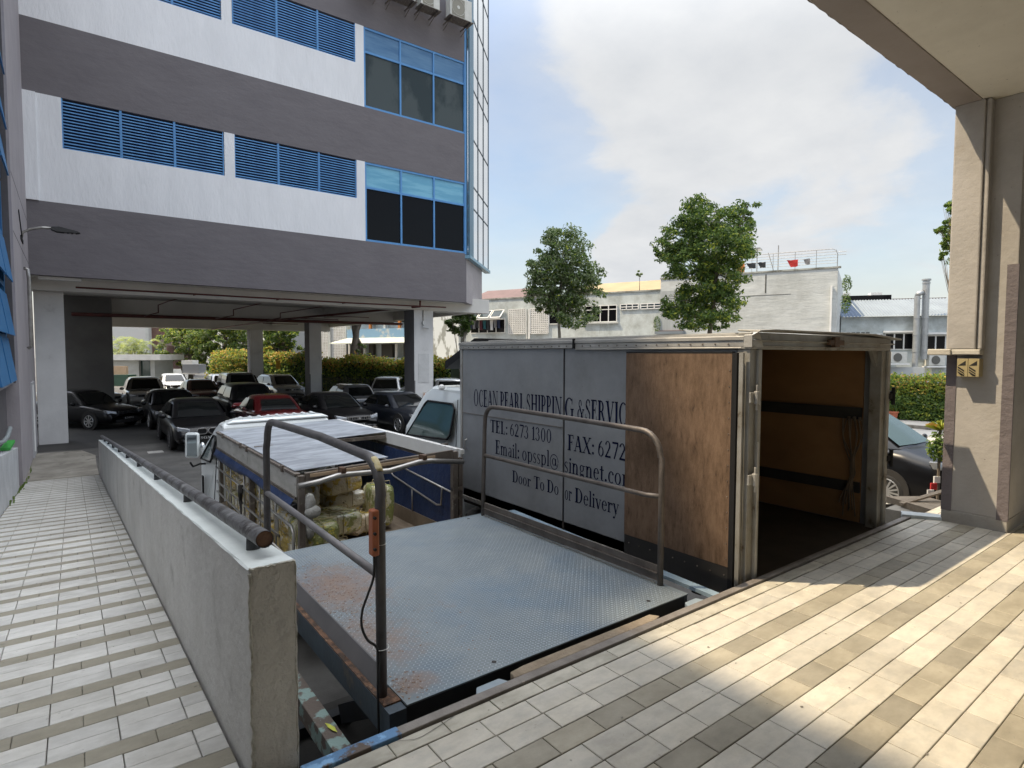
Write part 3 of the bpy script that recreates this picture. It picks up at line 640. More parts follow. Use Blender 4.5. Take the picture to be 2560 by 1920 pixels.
# control box and cable
cb = thing('control_box', 'orange hoist push button box strapped to the rail post, black cable below', 'control box', (1.06, 2.42, .62))
s = B(); s.box(1.036, 2.385, .655, 1.070, 2.435, .862); s.build('case', orange_pl, cb, bevel=.008)
s = B()
for z in (.83, .76, .69): s.disc((1.045, 2.381, z), (0, 1, 0), .007, .012, 10)
s.build('button', black_pl, cb, split=True)
s = B(); s.spline([(1.052, 2.41, .66), (1.053, 2.41, .60), (1.045, 2.405, .55), (1.015, 2.395, .49), (.985, 2.385, .43), (.982, 2.385, .36), (1.01, 2.39, .29), (1.055, 2.395, .24), (1.06, 2.39, .17), (1.052, 2.38, .05), (1.045, 2.36, -.1), (1.04, 2.33, -.5)], .0058, 8)
s.build('cable', cable_m, cb, smooth=True)
s = B()
for z in (.225, .80, .70):
    s.tube(arc((1.085, 2.415, z), .0245 if z > .3 else .034, 0, 2*PI, 18, (1,0,0), (0,1,0)), .0022, 6)
s.build('cable_tie', tie_w, cb, split=True)
# scissor gear in the pit, mostly dark
sc = thing('scissor_gear', 'dark scissor lift gear down in the pit under the platform', 'machinery', (2.1, 3.4, GZ))
s = B(); s.bar((1.55, 2.5, GZ+.1), (1.55, 4.4, -.18), .06, .14); s.bar((1.65, 4.4, GZ+.1), (1.65, 2.5, -.18), .06, .14)
s.bar((2.9, 2.5, GZ+.1), (2.9, 4.4, -.18), .06, .14); s.bar((3.0, 4.4, GZ+.1), (3.0, 2.5, -.18), .06, .14); s.build('arm', side_dark, sc, split=True)
s = B(); s.box(1.0, 2.3, GZ, 3.1, 2.4, GZ+.1); s.box(1.0, 4.4, GZ, 3.1, 4.5, GZ+.1); s.build('base_frame', side_dark, sc, split=True)
# bits wedged between platform and dock edge
s = B()
random.seed(2)
pts = [(1.645, 2.158), (1.70, 2.154), (2.68, 2.154), (2.735, 2.17), (2.70, 2.222), (2.6, 2.218), (1.75, 2.222), (1.66, 2.21)]
s.prism([(x, y, -.045) for x, y in pts], (0, 0, .055)); tag(s.build('timber_baulk', wood_plank, bevel=.006), 'weathered timber plank wedged between lift deck and dock edge', 'timber')
for i, (x0, x1) in enumerate(((1.45, 1.64), (3.03, 3.20))):
    s = B(); s.prism([(x0+.02, 2.153, -.05), (x1-.02, 2.153, -.05), (x1, 2.175, -.05), (x1-.03, 2.235, -.05), (x0+.03, 2.235, -.05), (x0, 2.19, -.05)], (0, 0, .035))
    tag(s.build('dock_bumper', mat('bumper_blue', (.30,.36,.40), .6, col2=(.22,.27,.31), nscale=6), bevel=.006), ['pale blue steel stub against the dock edge, left of the timber plank', 'pale blue steel stub against the dock edge, near the right corner of the lift'][i], 'bumper', 'steel stubs on the dock edge')
s = B(); s.prism([(3.27, 2.153, -.03), (3.34, 2.153, -.03), (3.50, 4.6, -.03), (3.43, 4.6, -.03)], (0, 0, .025)); tag(s.build('guide_strip', mat('strip_blue', (.30,.40,.48), .5, .2, col2=(.22,.30,.37), nscale=5)), 'pale blue steel strip running under the truck beside the lift', 'steel strip')

# ------------------------------------------------------------------ big building with louvres
FY = 22.5; XC = 14.378
bld = thing('office_building', 'large grey and white banded building with blue louvres raised over the car park', 'building', (0, FY, GZ))
TOPZ = 34
ZB = [3.87, 6.06, 9.19, 11.32, 14.43, 16.6]
random.seed(1)
# gray shell (bands); white panels sit where the photo shows them
s = B()
s.box(-.9, FY, 3.87, XC, FY+.25, 6.06); s.build('fascia_band', wall_gray, bld)
s = B(); s.box(-.9, FY, 9.19, XC, FY+.25, 11.32); s.build('grey_band', wall_gray, bld)
s = B(); s.box(-.9, FY, 14.43, XC, FY+.25, 19.5); s.box(-.9, FY, 19.5, XC, FY+.25, TOPZ); s.build('grey_band', wall_gray, bld)
banks = [(.0, 4.45, 7.70, 9.19), (4.79, 9.25, 7.70, 9.19), (.0, 4.50, 12.94, 14.43), (4.82, 9.26, 12.94, 14.43)]
def white_band(z0, z1, zl):
    s = B(); s.box(-.9, FY, z0, 9.6, FY+.25, zl); s.box(-.9, FY, zl, .0, FY+.25, z1); s.box(4.45+.02, FY, zl, 4.80, FY+.25, z1); s.box(9.255, FY, zl, 9.6, FY+.25, z1)
    return s.build('white_band', wall_white, bld)
white_band(6.06, 9.19, 7.70); white_band(11.32, 14.43, 12.94)
s = B(); s.box(-.9, FY-.05, 6.06, -.60, FY, 9.19); s.build('corner_strip', wall_white, bld)
slat_me = None
for (x0, x1, z0, z1) in banks:
    s = B(); s.box(x0, FY+.2, z0, x1, FY+.24, z1); s.build('louvre_back', blue_deep, bld)
    for q in range(3):
        a, b_ = x0+(x1-x0)*q/3, x0+(x1-x0)*(q+1)/3
        s = B(); s.box(a, FY+.015, z0, a+.035, FY+.12, z1); s.box(b_-.03, FY+.02, z0, b_, FY+.12, z1); s.box(a+.035, FY+.02, z0, b_-.03, FY+.12, z0+.03)
        lv = s.build('louvre', blue_frame, bld)
        nsl = 15
        for k in range(nsl):
            z = z0+.07+(z1-z0-.09)*k/nsl
            if slat_me is None:
                w = (x1-x0)/3-.07
                qd = B(); qd.hexa([(0,-.06,.0),(w,-.06,.0),(w,.03,.035),(0,.03,.035),(0,-.06,.034),(w,-.06,.034),(w,.03,.048),(0,.03,.048)])
                o = qd.build('slat', blue_slat, lv); slat_me = o.data; o.location = Vector((a+.037, FY+.085, z))-wloc(lv)
                for v in slat_me.vertices: v.co += wloc(lv)
                continue
            o = bpy.data.objects.new('slat', slat_me); COL.objects.link(o); o.parent = lv
            o.location = Vector((a+.037, FY+.085, z))-wloc(lv); o.scale = (((x1-x0)/3-.072)/((4.45)/3-.07), 1, 1)
def facade_window(x0, x1, z0, zt, z1, low, up, recess=.05):
    xs = [x0+(x1-x0)*q/3 for q in range(4)]
    s = B(); y0, y1 = FY+.005, FY+.10
    for x in xs: s.box(x-.035, y0, z0, x+.035, y1, z1)
    for z, h in ((z0+.035, .045), (zt, .04), (z1-.03, .04)):
        for q in range(3): s.box(xs[q]+.0355, y0+.008, z-h, xs[q+1]-.0355, y1, z+h)
    fr = s.build('window_frame', blue_frame, bld)
    for q in range(3):
        p = B(); p.box(xs[q]+.03, FY+.06, z0+.06, xs[q+1]-.03, FY+.07, zt-.03); p.build('pane', low, fr)
        p = B(); p.box(xs[q]+.03, FY+.055, zt+.03, xs[q+1]-.03, FY+.065, z1-.06); p.build('pane', up, fr)
    s = B(); s.box(x0-.03, FY+.16, z0, x1+.03, FY+.18, z1); s.build('room_dark', glass_dark, bld)
facade_window(9.63, 14.30, 6.06, 8.19, 9.18, glass_dark, glass_blue)
facade_window(9.63, 14.30, 11.32, 13.48, 14.42, glass_mid, glass_blue2)
# side and chamfer: lower plain wall, then curtain glass
CH = Vector((.7071, .7071, 0)); NO = Vector((.7071, -.7071, 0))
def chp(t, z, off=0): return Vector((XC, FY, 0)) + CH*t + NO*off + Vector((0, 0, z))
s = B(); s.prism([chp(0,3.87), chp(3.70,3.87), chp(3.70,5.98), chp(0,5.98)], -NO*.25); s.build('chamfer_wall', mat('chamfer_gray', (.36,.335,.345), .8, col2=(.31,.29,.30), nscale=.8, bump=.6, bscale=6, bdist=.03), bld)
s = B(); s.prism([chp(-.02,5.98,.10), chp(4.95,5.98,.10), chp(4.95,TOPZ,.10), chp(-.02,TOPZ,.10)], -NO*.04); gl = s.build('curtain_glass', mirror_glass, bld)
s = B(); s.prism([chp(.0,5.90,.16), chp(.88,5.90,.16), chp(.88,TOPZ,.16), chp(.0,TOPZ,.16)], -NO*.2); s.build('corner_cladding', teal_col, bld)
s = B(); s.box(XC-.09, FY-.01, 6.02, XC+.0, FY+.02, TOPZ); s.build('corner_trim', blue_frame, bld)
s = B(); s.prism([chp(-.05,5.84,.20), chp(5.05,5.84,.20), chp(5.05,5.98,.20), chp(-.05,5.98,.20)], -NO*.3); s.build('glass_sill', mat('sill_blue', (.20,.36,.46), .4, .2), bld)
tz = [16.86, 14.6, 13.7, 11.45, 9.3, 8.3, 19.0, 21.9, 24.2]
for t in (.90, 2.16, 3.52, 4.95):
    s = B(); s.prism([chp(t-.022,5.98,.125), chp(t+.022,5.98,.125), chp(t+.022,TOPZ,.125), chp(t-.022,TOPZ,.125)], -NO*.04); s.build('mullion', frame_dark, bld)
for z in tz:
    s = B(); s.prism([chp(.94,z-.03,.118), chp(4.91,z-.03,.118), chp(4.91,z+.03,.118), chp(.94,z+.03,.118)], -NO*.03); s.build('transom', frame_dark, bld)
XR = XC+3.70*.7071; YR = FY+3.70*.7071; YB = 47.0
s = B(); s.box(XR-.25, YR, 3.87, XR, YB, TOPZ); s.build('side_wall', wall_gray, bld)
s = B(); s.box(-.9, YB-.25, 3.6, XR-.25, YB, TOPZ); s.build('rear_wall', wall_gray, bld)
s = B(); s.prism([(-.9,FY+.26,TOPZ-.3),(XC,FY+.26,TOPZ-.3),(XR-.3,YR,TOPZ-.3),(XR-.3,YB-.26,TOPZ-.3),(-.9,YB-.26,TOPZ-.3)], (0,0,.25)); s.build('roof', concrete, bld)
# soffit and beams
s = B(); s.prism([(-.9,FY+.9,4.15),(XC-.2,FY+.9,4.15),(XR-.6,YR+.2,4.15),(XR-.6,YB-.5,4.15),(-.9,YB-.5,4.15)], (0,0,.25)); s.build('ceiling_slab', beam_m, bld)
s = B(); s.prism([(-.9,FY+.002,3.872),(XC,FY+.002,3.872),(XR-.002,YR,3.872),(XR-.002,YR+.9,3.872),(XC-.35,FY+.9,3.872),(-.9,FY+.9,3.872)], (0,0,.55)); s.build('edge_beam', soffit, bld)
for n_, (y0, y1, zb) in enumerate(((23.45, 24.35, 3.50), (34.0, 34.8, 3.47), (45.4, 46.2, 3.25))):
    s = B(); s.box(-.9, y0, zb, XR-.7, y1, 4.16); s.build('ceiling_beam', beam_m, bld)
s = B(); s.box(-.9, 46.3, 3.30, XR-.3, 46.9, 4.2); s.build('ceiling_beam', soffit, bld)
s = B(); s.box(11.9, 24.36, 3.62, 12.7, 45.3, 4.16); s.box(XR-.7, YR+.9, 3.62, XR-.3, 46.2, 4.16); s.build('ceiling_beam', beam_m, bld)
s = B(); s.box(-.9, 33.3, GZ, 1.62, 34.0, 4.15); s.box(-.9, 34.9, GZ, 1.55, 40.0, 4.15); s.build('core_wall', dark_wall, bld)
def column(x0, x1, y0, y1, zt, stripe=True):
    s = B(); s.box(x0+.004, y0, GZ, x1, y1, zt); c = s.build('column', col_white, bld, bevel=.015)
    if stripe:
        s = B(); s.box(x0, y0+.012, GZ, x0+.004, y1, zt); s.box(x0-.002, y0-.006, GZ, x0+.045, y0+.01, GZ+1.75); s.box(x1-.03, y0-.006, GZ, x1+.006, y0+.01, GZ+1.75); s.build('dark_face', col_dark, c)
    return c
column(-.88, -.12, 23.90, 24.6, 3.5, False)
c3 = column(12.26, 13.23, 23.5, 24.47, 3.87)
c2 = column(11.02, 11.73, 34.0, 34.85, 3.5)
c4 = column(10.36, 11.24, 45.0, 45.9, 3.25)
s = B(); s.box(12.45, 23.485, .25, 13.0, 23.492, 1.55); s.build('patch', mat('column_patch', (.62,.62,.61), .7, col2=(.50,.50,.49), nscale=3), c3)
nz = B(); nz.box(12.68, 23.47, -.42, 12.86, 23.48, -.20); nz.m(1); nz.disc((12.77, 23.468, -.31), (0,1,0), .06, .004, 16); tag(nz.build('notice_sticker', [mat('sticker', (.60,.50,.40), .6), mat('sticker_red', (.45,.12,.07), .6)]), 'small notice with a red round mark on the nearest right hand column', 'notice')
cc = thing('security_camera', 'small white security camera under a conduit on the column by the truck', 'camera', (12.74, 23.45, 2.8))
s = B(); s.tube([(12.70, 23.47, 3.8), (12.70, 23.47, 3.0)], .018, 6); s.build('conduit', steel_old, cc)
s = B(); s.box(12.64, 23.38, 2.86, 12.78, 23.49, 3.02); s.tube([(12.70, 23.42, 2.86), (12.72, 23.38, 2.74)], .035, 8); s.tube([(12.66, 23.4, 2.74), (12.88, 23.28, 2.70)], .05, 10); s.build('body', white_trim, cc)
# sprinkler pipes
sp = thing('sprinkler_pipes', 'dark red sprinkler pipes hung under the car park ceiling', 'pipes', (6, 25, 3.6))
for pts, r in (([(.2, 23.0, 3.60), (9.4, 23.0, 3.60), (13.6, 23.0, 3.64)], .03), ([(0.1, 33.2, 3.30), (11.0, 33.2, 3.34), (16.5, 33.2, 3.38)], .08), ([(12.3, 23.0, 3.87), (12.3, 23.0, 3.62), (9.0, 33.0, 3.36), (7.9, 45, 3.2)], .05),
               ([(3.6, 23.0, 3.60), (3.2, 27, 3.62), (3.1, 29.5, 3.62), (3.1, 29.5, 3.30), (2.9, 33.2, 3.32)], .022), ([(6.4, 23.0, 3.60), (6.2, 30, 3.6), (6.2, 30, 3.32), (6.0, 33.2, 3.32)], .022),
               ([(9.0, 23.0, 3.60), (8.6, 31, 3.6), (8.6, 31, 3.35), (8.5, 33.2, 3.33)], .022), ([(10.2, 29.2, 3.44), (12.6, 29.2, 3.44)], .02), ([(9.6, 31.5, 3.40), (11.8, 31.5, 3.4), (11.8, 31.5, 3.3)], .02), ([(9.0, 36, 3.3), (11.0, 36, 3.3)], .02)):
    s = B(); s.tube(pts, r, 8); s.build('pipe', red_pipe, sp, smooth=True)
s = B(); s.box(-.7, 22.8, 3.77, .35, 22.95, 3.86); tag(s.build('batten_light', white_trim), 'white batten light fixed under the near edge of the car park ceiling', 'light')
# air conditioners on brackets high on the facade
random.seed(4)
acs = [(13.12, 14.2, 15.66, .80), (11.75, 12.62, 15.62, .7), (10.45, 11.5, 15.60, .8), (9.0, 10.1, 15.62, .8)]
lab = ['cream air conditioner unit nearest the glass corner, high on the grey facade', 'white air conditioner unit with a red badge, second from the glass corner', 'white air conditioner unit on a rusty bracket, third from the glass corner', 'white air conditioner unit cut by the top of the photo, farthest from the glass corner']
for (x0, x1, z0, d), lb in zip(acs, lab):
    t = thing('air_conditioner', lb, 'air conditioner', ((x0+x1)/2, 21.9, z0), 'air conditioners on the facade')
    s = B(); s.box(x0, 21.75, z0+.05, x1, 22.12, z0+.95); s.build('case', ac_white, t, bevel=.015)
    s = B(); s.box(x0+.08, 21.742, z0+.14, x0+(x1-x0)*.66, 21.749, z0+.86); s.build('grille', mat('ac_mesh', (.25,.24,.20), .8), t)
    s = B(); cx = x0+(x1-x0)*.37
    s.tube(arc((cx, 21.738, z0+.5), .32, 0, 2*PI, 20, (1,0,0), (0,0,1)), .008, 5); s.disc((cx, 21.738, z0+.5), (0,1,0), .07, .01, 12); s.build('fan_guard', ac_white, t)
    s = B()
    for x in (x0+.1, x1-.1): s.box(x-.02, 21.65, z0, x+.02, FY, z0+.045); s.bar((x, 21.85, z0), (x, FY, z0-.22), .02, .02)
    s.box(x0-.05, 21.68, z0+.046, x1+.05, 22.2, z0+.07)
    s.build('bracket', steel_old, t)
s = B(); s.disc((12.48, 21.74, 16.25), (0,1,0), .07, .01, 14); s.build('badge', mat('badge_red', (.40,.03,.06), .5), [o for o in bpy.data.objects if o.name == 'air_conditioner.001'][0])

# ------------------------------------------------------------------ building on the left
lb = thing('left_building', 'grey building along the left edge with blue windows opened outwards', 'building', (-2, 16, GZ))
s = B(); s.box(-3.5, 16.5, GZ-.2, -.9, 23.9, 16); s.build('wall', wall_left, lb)
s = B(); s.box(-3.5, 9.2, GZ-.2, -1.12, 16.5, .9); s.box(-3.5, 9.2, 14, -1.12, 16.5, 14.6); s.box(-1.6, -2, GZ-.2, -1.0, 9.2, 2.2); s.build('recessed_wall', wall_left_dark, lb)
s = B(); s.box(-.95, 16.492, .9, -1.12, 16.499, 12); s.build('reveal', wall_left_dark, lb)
s = B(); s.box(-1.13, 9.2, .885, -.99, 16.48, .93); s.build('sill', wall_left, lb)
for z0 in (.93, 5.2, 9.6):
    s = B()
    for y in (9.4, 11.1, 12.8, 14.6, 16.35): s.box(-1.14, y-.06, z0, -1.06, y+.06, z0+4.2)
    for z in (z0+.05, z0+.95, z0+2.05, z0+3.1, z0+4.15): s.box(-1.14, 9.2, z-.05, -1.065, 16.45, z+.05)
    fr = s.build('window_frame', mat('blue_frame_dark', (.03,.15,.34), .5, col2=(.04,.18,.40), nscale=2), lb)
    s = B(); s.box(-1.135, 9.2, z0, -1.125, 16.45, z0+4.2); s.build('pane', glass_dark, fr)
    for (za, zb_) in ((z0+1.85, z0+.98), (z0+.93, z0+.04), (z0+3.0, z0+2.1)):
        for yy in (12.85, 14.66):
            q = B(); p0 = (-1.05, yy, za); h = za-zb_; o_ = .12
            q.hexa([(-1.05+o_-.01,yy,zb_),(-1.05+o_+.02,yy,zb_),(-1.05+o_+.02,yy+1.6,zb_),(-1.05+o_-.01,yy+1.6,zb_),(-1.06,yy,za),(-1.03,yy,za),(-1.03,yy+1.6,za),(-1.06,yy+1.6,za)])
            q.build('open_sash', MATS['blue_frame_dark'], lb)
s = B(); 
for z in (4.15, 5.4): s.box(-.905, 16.6, z, -.8985, 22.4, z+.03)
s.build('wall_groove', wall_left_dark, lb)
s = B(); s.box(-.9, 20.9, GZ, -.86, 22.3, .72); s.build('meter_cabinet', mat('cabinet_gray', (.42,.42,.43), .6), lb)
s = B(); s.tube([(-.86, 21.0, GZ+.2), (-.86, 21.0, .66)], .03, 8); s.build('door_frame', white_trim, lb)
dp = thing('drain_pipe', 'short grey drain pipe with bracket on the left building wall', 'pipe', (-.85, 20.4, 3))
s = B(); s.tube([(-.90, 19.9, 3.75), (-.82, 19.9, 3.72), (-.80, 19.9, 3.5), (-.80, 19.9, 1.72), (-.88, 19.9, 1.66)], .045, 10); s.build('pipe', steel_raw, dp, smooth=True)
# street lamp on the wall
lm = thing('wall_lamp', 'black lamp head on a curved grey arm reaching out from the left building', 'lamp', (-.9, 19.6, 4.7))
s = B(); s.tube([(-.9, 19.6, 4.50), (-.88, 19.6, 4.62), (-.72, 19.6, 4.72), (-.50, 19.6, 4.79), (-.26, 19.6, 4.80)], .032, 8); s.build('arm', steel_raw, lm, smooth=True)
s = B(); s.box(-.91, 19.0, 4.36, -.88, 19.9, 4.46); s.bar((-.895, 18.6, 4.98), (-.895, 19.7, 4.42), .03, .05); s.build('bracket', black_metal, lm)
s = B(); s.prism([(-.30,19.48,4.76),(-.18,19.47,4.71),(.22,19.5,4.72),(.31,19.55,4.75),(.22,19.6,4.80),(-.14,19.62,4.87),(-.30,19.6,4.84)], (0,.25,0)); s.build('lamp_head', black_metal, lm)
s = B(); 
for x in (.0, .09, .18): s.disc((x, 19.60, 4.712), (0,0,1), .032, .02, 10)
s.build('lens', mat('lens_gray', (.25,.25,.26), .3), lm, split=True)
# low white planter wall following the ramp
pw = thing('planter_wall', 'low white wall beside the ramp on the left with a green hose on it', 'wall', (-.95, 12, -.5))
s = B(); s.hexa([(-1.0,2.0,GZ-.2),(-.868,2.0,GZ-.2),(-.868,14.9,GZ-.2),(-1.0,14.9,GZ-.2),(-1.0,2.0,.87),(-.868,2.0,.87),(-.868,14.9,rz(14.9)+.85),(-1.0,14.9,rz(14.9)+.85)])
s.build('wall_body', mat('planter_white', (.50,.51,.52), .85, col2=(.40,.41,.42), nscale=2.5, bump=.8, bscale=12, bdist=.02), pw, bevel=.01)
hs = thing('garden_hose', 'grey hose end with green strap lying on the low white wall at the left edge', 'hose', (-.93, 13.6, -.1))
s = B(); s.tube([(-1.0, 12.0, .16), (-.94, 12.4, .10), (-.93, 13.0, .06), (-.92, 13.5, .08), (-.90, 13.8, .20)], .035, 8); s.build('hose', mat('hose_gray', (.25,.28,.29), .5), hs, smooth=True)
s = B(); s.box(-1.0, 13.2, -.13, -.87, 14.3, -.08); s.build('strap', hose_green, hs)

# unseen blocks added to cut the sun on yard and floor; white for bounce
tw = thing('sun_block_tower', 'tall white sun-blocking tower added behind the left building, outside the picture', 'building', (-25, 35, GZ))
s = B(); s.box(-60, 22.6, GZ, -12.5, 46, 48.3); s.build('wall', wall_white, tw)
tw2 = thing('sun_block_side', 'white sun-blocking slab added west of the ramp, outside the picture', 'building', (-15, 0, GZ))
s = B(); s.box(-16, 7.2, GZ, -9.0, 14.5, 25.0); s.build('wall', wall_white, tw2)

# ------------------------------------------------------------------ dock roof and pillar
dr = thing('dock_canopy', 'beige ceiling slab and brown edge beam over the loading dock', 'canopy', (4, -3, 3.76))
s = B(); s.box(-1.0, 1.690, 3.76, 16, 1.905, 7.2); s.build('edge_beam', beam_brown, dr, bevel=.006)
s = B(); s.box(-3, -9, 3.768, 16, 1.689, 4.3); s.build('ceiling', ceil_beige, dr)
s = B(); s.box(-6, -9.3, GZ, 16, -9, 7); s.build('rear_wall', mat('dock_wall', (.45,.42,.36), .85, col2=(.40,.37,.32), nscale=1), dr)
PX, PY0, PY1 = 6.48, 1.42, 1.902
random.seed(44); s = B(); xs = [-.9]
while xs[-1] < 6.4: xs.append(xs[-1]+random.uniform(.03, .10))
s.tube([(x, 1.903+random.uniform(-.003, .002), 3.762+random.uniform(-.002, .004)) for x in xs], [random.choice((.002, .002, .003, .005)) for x in xs], 5); s.build('chipped_edge', mat('beam_chip', (.20,.17,.15), .9, col2=(.48,.45,.40), nscale=18, ncon=(.5,.6)), dr)
pl = thing('dock_pillar', 'grey beige rendered pillar with dark corner strips at the end of the dock', 'pillar', (6.8, 1.66, 0))
s = B(); s.box(PX, PY0, .11, PX+.62, PY1, 3.768); s.build('shaft', pillar_m, pl, bevel=.008)
s = B(); s.box(PX-.003, PY0-.003, -.03, PX+.623, PY1+.003, .11); s.build('base', pillar_pale, pl, bevel=.006)
s = B(); s.box(PX-.006, PY1-.075, .11, PX+.02, PY1+.004, 2.33); s.box(PX-.006, PY0-.006, .10, PX+.02, PY0+.075, 2.33); s.build('corner_strip', pillar_strip, pl, split=True)
s = B(); s.box(PX-.115, 1.665, 1.60, PX-.0, 1.885, 3.765); s.box(PX-.095, 1.625, 1.60, PX-.0, 1.6645, 3.765); s.build('casing', pillar_m, pl, bevel=.012)
s = B(); s.box(PX-.125, 1.63, 1.552, PX+.0, 1.84, 1.60); s.box(PX-.14, 1.84, 1.548, PX+.0, 2.02, 1.604); s.build('ledge', ledge_m, pl, bevel=.008)
s = B(); s.box(PX+.62, PY0+.1, -.02, PX+3.5, PY1-.1, 3.768); s.build('wing_wall', pillar_m, pl)
for i, (y0, y1) in enumerate(((1.716, 1.795), (1.634, 1.713))):
    t = thing('arrow_sign', ['left one of the two yellow sign boxes with black arrows under the pillar ledge', 'right one of the two yellow sign boxes with black arrows under the pillar ledge'][i], 'sign', (PX-.06, (y0+y1)/2, 1.44), 'yellow sign boxes on the pillar')
    s = B(); s.box(PX-.11, y0, 1.358, PX-.001, y1, 1.518); s.build('box', sign_yel, t, bevel=.002)
    x = PX-.1115; d = (y1-y0)
    s = B(); Y = lambda u: y1-.006-u*(d-.012)
    for (za, zb_) in ((1.435, 1.45), (1.415, 1.426), (1.395, 1.406)):
        s.prism([(x, Y(0), za), (x, Y(0), zb_), (x, Y(.72), zb_-.035), (x, Y(.72), za-.035)], (.002, 0, 0))
    s.prism([(x, Y(.0), 1.455), (x, Y(.85), 1.50), (x, Y(.85), 1.458)], (.002, 0, 0)); s.prism([(x, Y(.1), 1.385), (x, Y(.8), 1.375), (x, Y(.45), 1.365)], (.002, 0, 0))
    s.build('arrow', sign_blk, t)
s = B(); s.box(6.86, PY0-.012, 1.12, 7.05, PY0-.004, 1.44); s.m(1)
for z in (1.40, 1.36, 1.33): s.box(6.88, PY0-.014, z, 7.03, PY0-.0115, z+.012)
s.m(0); tag(s.build('notice_board', [notice_m, sign_blk]), 'pale green notice sheet at the right edge of the picture', 'notice')
s = B(); s.box(6.88, PY0-.05, 1.60, 7.08, PY0-.004, 1.66); s.tube([(6.93, PY0-.02, 1.60), (6.9, PY0-.03, 1.55), (6.95, PY0-.02, 1.48)], .006, 6); tag(s.build('wall_box', sign_yel), 'small yellow electrical box with a loose cable above the green notice', 'electrical box')
# low kerb at the dock end and boards behind it
s = B(); s.prism([(6.30, 2.16, -.02), (6.44, 2.22, -.02), (6.62, 1.90, -.02), (6.50, 1.86, -.02)], (0, 0, .05)); tag(s.build('end_kerb', mat('kerb_bluewhite', (.52,.56,.58), .6, col2=(.42,.46,.48), nscale=5), bevel=.004), 'pale painted steel kerb at the far right end of the dock', 'kerb')
pw_ = thing('timber_stack', 'loose timber boards stacked on the ground behind the pale kerb by the pillar', 'timber', (8.6, 2.9, GZ))
a, b2 = at(2292, 1272, 7.9), at(2352, 1280, 7.9)
s = B(); c0 = at(2325, 1266, 8.0); s.obox(c0, RT*.28, fw*.5, Vector((0,0,.045))); s.build('board', wood_plank, pw_)
s = B(); s.obox(c0+Vector((.05,.1,.10)), RT*.3+Vector((0,0,.09)), fw*.05, Vector((0,0,.012))); s.build('board', wood_plank, pw_)
s = B(); s.box(c0.x-.4, c0.y-.4, GZ, c0.x+.4, c0.y+.4, c0.z-.05); s.build('block', concrete, pw_)
rb = thing('road_barrier', 'red and white striped barrier board behind the timber by the pillar', 'barrier', at(2340, 1220, 8.6))
for k in range(4):
    s = B(); c1 = at(2318+8*k, 1250-17*k, 8.5+.1*k); s.obox(c1, RT*.045, fw*.012, Vector((0,0,.05))); s.build('stripe', [cloth['red'], white_trim][k % 2], rb)

# ------------------------------------------------------------------ lettering
def word_mesh(word, glyphs):
    """flat serif capitals and small letters built from strokes; returns polygons (lists of (x, y)) and the word width"""
    polys = []; x = 0
    for ch in word:
        g = glyphs[ch]; 
        for p in g[1]: polys += stroke(p, x)
        x += g[0]
    return polys, x
T_, t_ = .19, .065
def stroke(p, ox):
    k = p[0]; a = p[1:]
    if k == 'b': x0, y0, x1, y1 = a; return [[(ox+x0,y0),(ox+x1,y0),(ox+x1,y1),(ox+x0,y1)]]
    if k == 'q': return [[(ox+u, v) for u, v in a[0]]]
    if k == 'o':
        cx, cy, rx, ry, ts, tt, a0, a1 = a; n = 20; out = []
        for i in range(n):
            u, v = rad(a0+(a1-a0)*i/n), rad(a0+(a1-a0)*(i+1)/n)
            O = lambda w: (ox+cx+rx*math.cos(w), cy+ry*math.sin(w)); I = lambda w: (ox+cx+(rx-ts)*math.cos(w), cy+(ry-tt)*math.sin(w))
            out.append([O(u), O(v), I(v), I(u)])
        return out
def V(x, y0, y1, w=T_): return ('b', x, y0, x+w, y1)
def H(x0, x1, y, t=t_): return ('b', x0, y, x1, y+t)
def S(x, y, w=.26): return ('b', x-w/2, y, x+w/2, y+t_*.9)
def D(x0, y0, x1, y1, w): return ('q', [(x0,y0),(x0+w,y0),(x1+w,y1),(x1,y1)])
G = {' ': (.32, [])}
G['O'] = (.86, [('o',.41,.5,.36,.52,.14,.045,0,360)])
G['C'] = (.76, [('o',.42,.5,.37,.52,.15,.05,55,305), V(.62,.68,.98,.04), V(.62,.04,.30,.04)])
G['E'] = (.66, [V(.10,0,1), H(.02,.56,0), H(.02,.56,.95), H(.2,.46,.50), V(.52,0,.24,.045), V(.52,.78,1,.045), V(.42,.38,.66,.04)])
G['A'] = (.80, [D(.08,0,.36,1,.06), D(.56,0,.30,1,.17), H(.2,.62,.30), S(.11,0,.24), S(.66,0,.30)])
G['N'] = (.86, [V(.12,0,1,.05), V(.66,0,1,.05), D(.62,0,.10,1,.13), S(.14,0,.24), S(.12,.955,.22), S(.69,.955,.24)])
G['P'] = (.66, [V(.10,0,1), S(.17,0,.32), H(.02,.34,.95), H(.2,.34,.44), ('o',.32,.72,.28,.28,.14,.05,-90,90)])
G['R'] = (.78, [V(.10,0,1), S(.17,0,.32), H(.02,.34,.95), H(.2,.36,.46), ('o',.32,.73,.27,.27,.14,.05,-90,90), D(.58,0,.34,.48,.16), S(.70,0,.2)])
G['L'] = (.64, [V(.10,0,1), H(.02,.56,0), S(.17,.955,.32), V(.52,0,.26,.045)])
G['S'] = (.58, [('o',.28,.75,.22,.27,.09,.05,20,270), ('o',.28,.25,.24,.27,.09,.05,-160,90), D(.40,.30,.06,.72,.13), V(.43,.70,.98,.035), V(.04,.02,.30,.035)])
G['H'] = (.90, [V(.12,0,1), V(.62,0,1), H(.2,.7,.48), S(.19,0,.30), S(.19,.955,.30), S(.69,0,.30), S(.69,.955,.30)])
G['I'] = (.40, [V(.12,0,1), S(.19,0,.30), S(.19,.955,.30)])
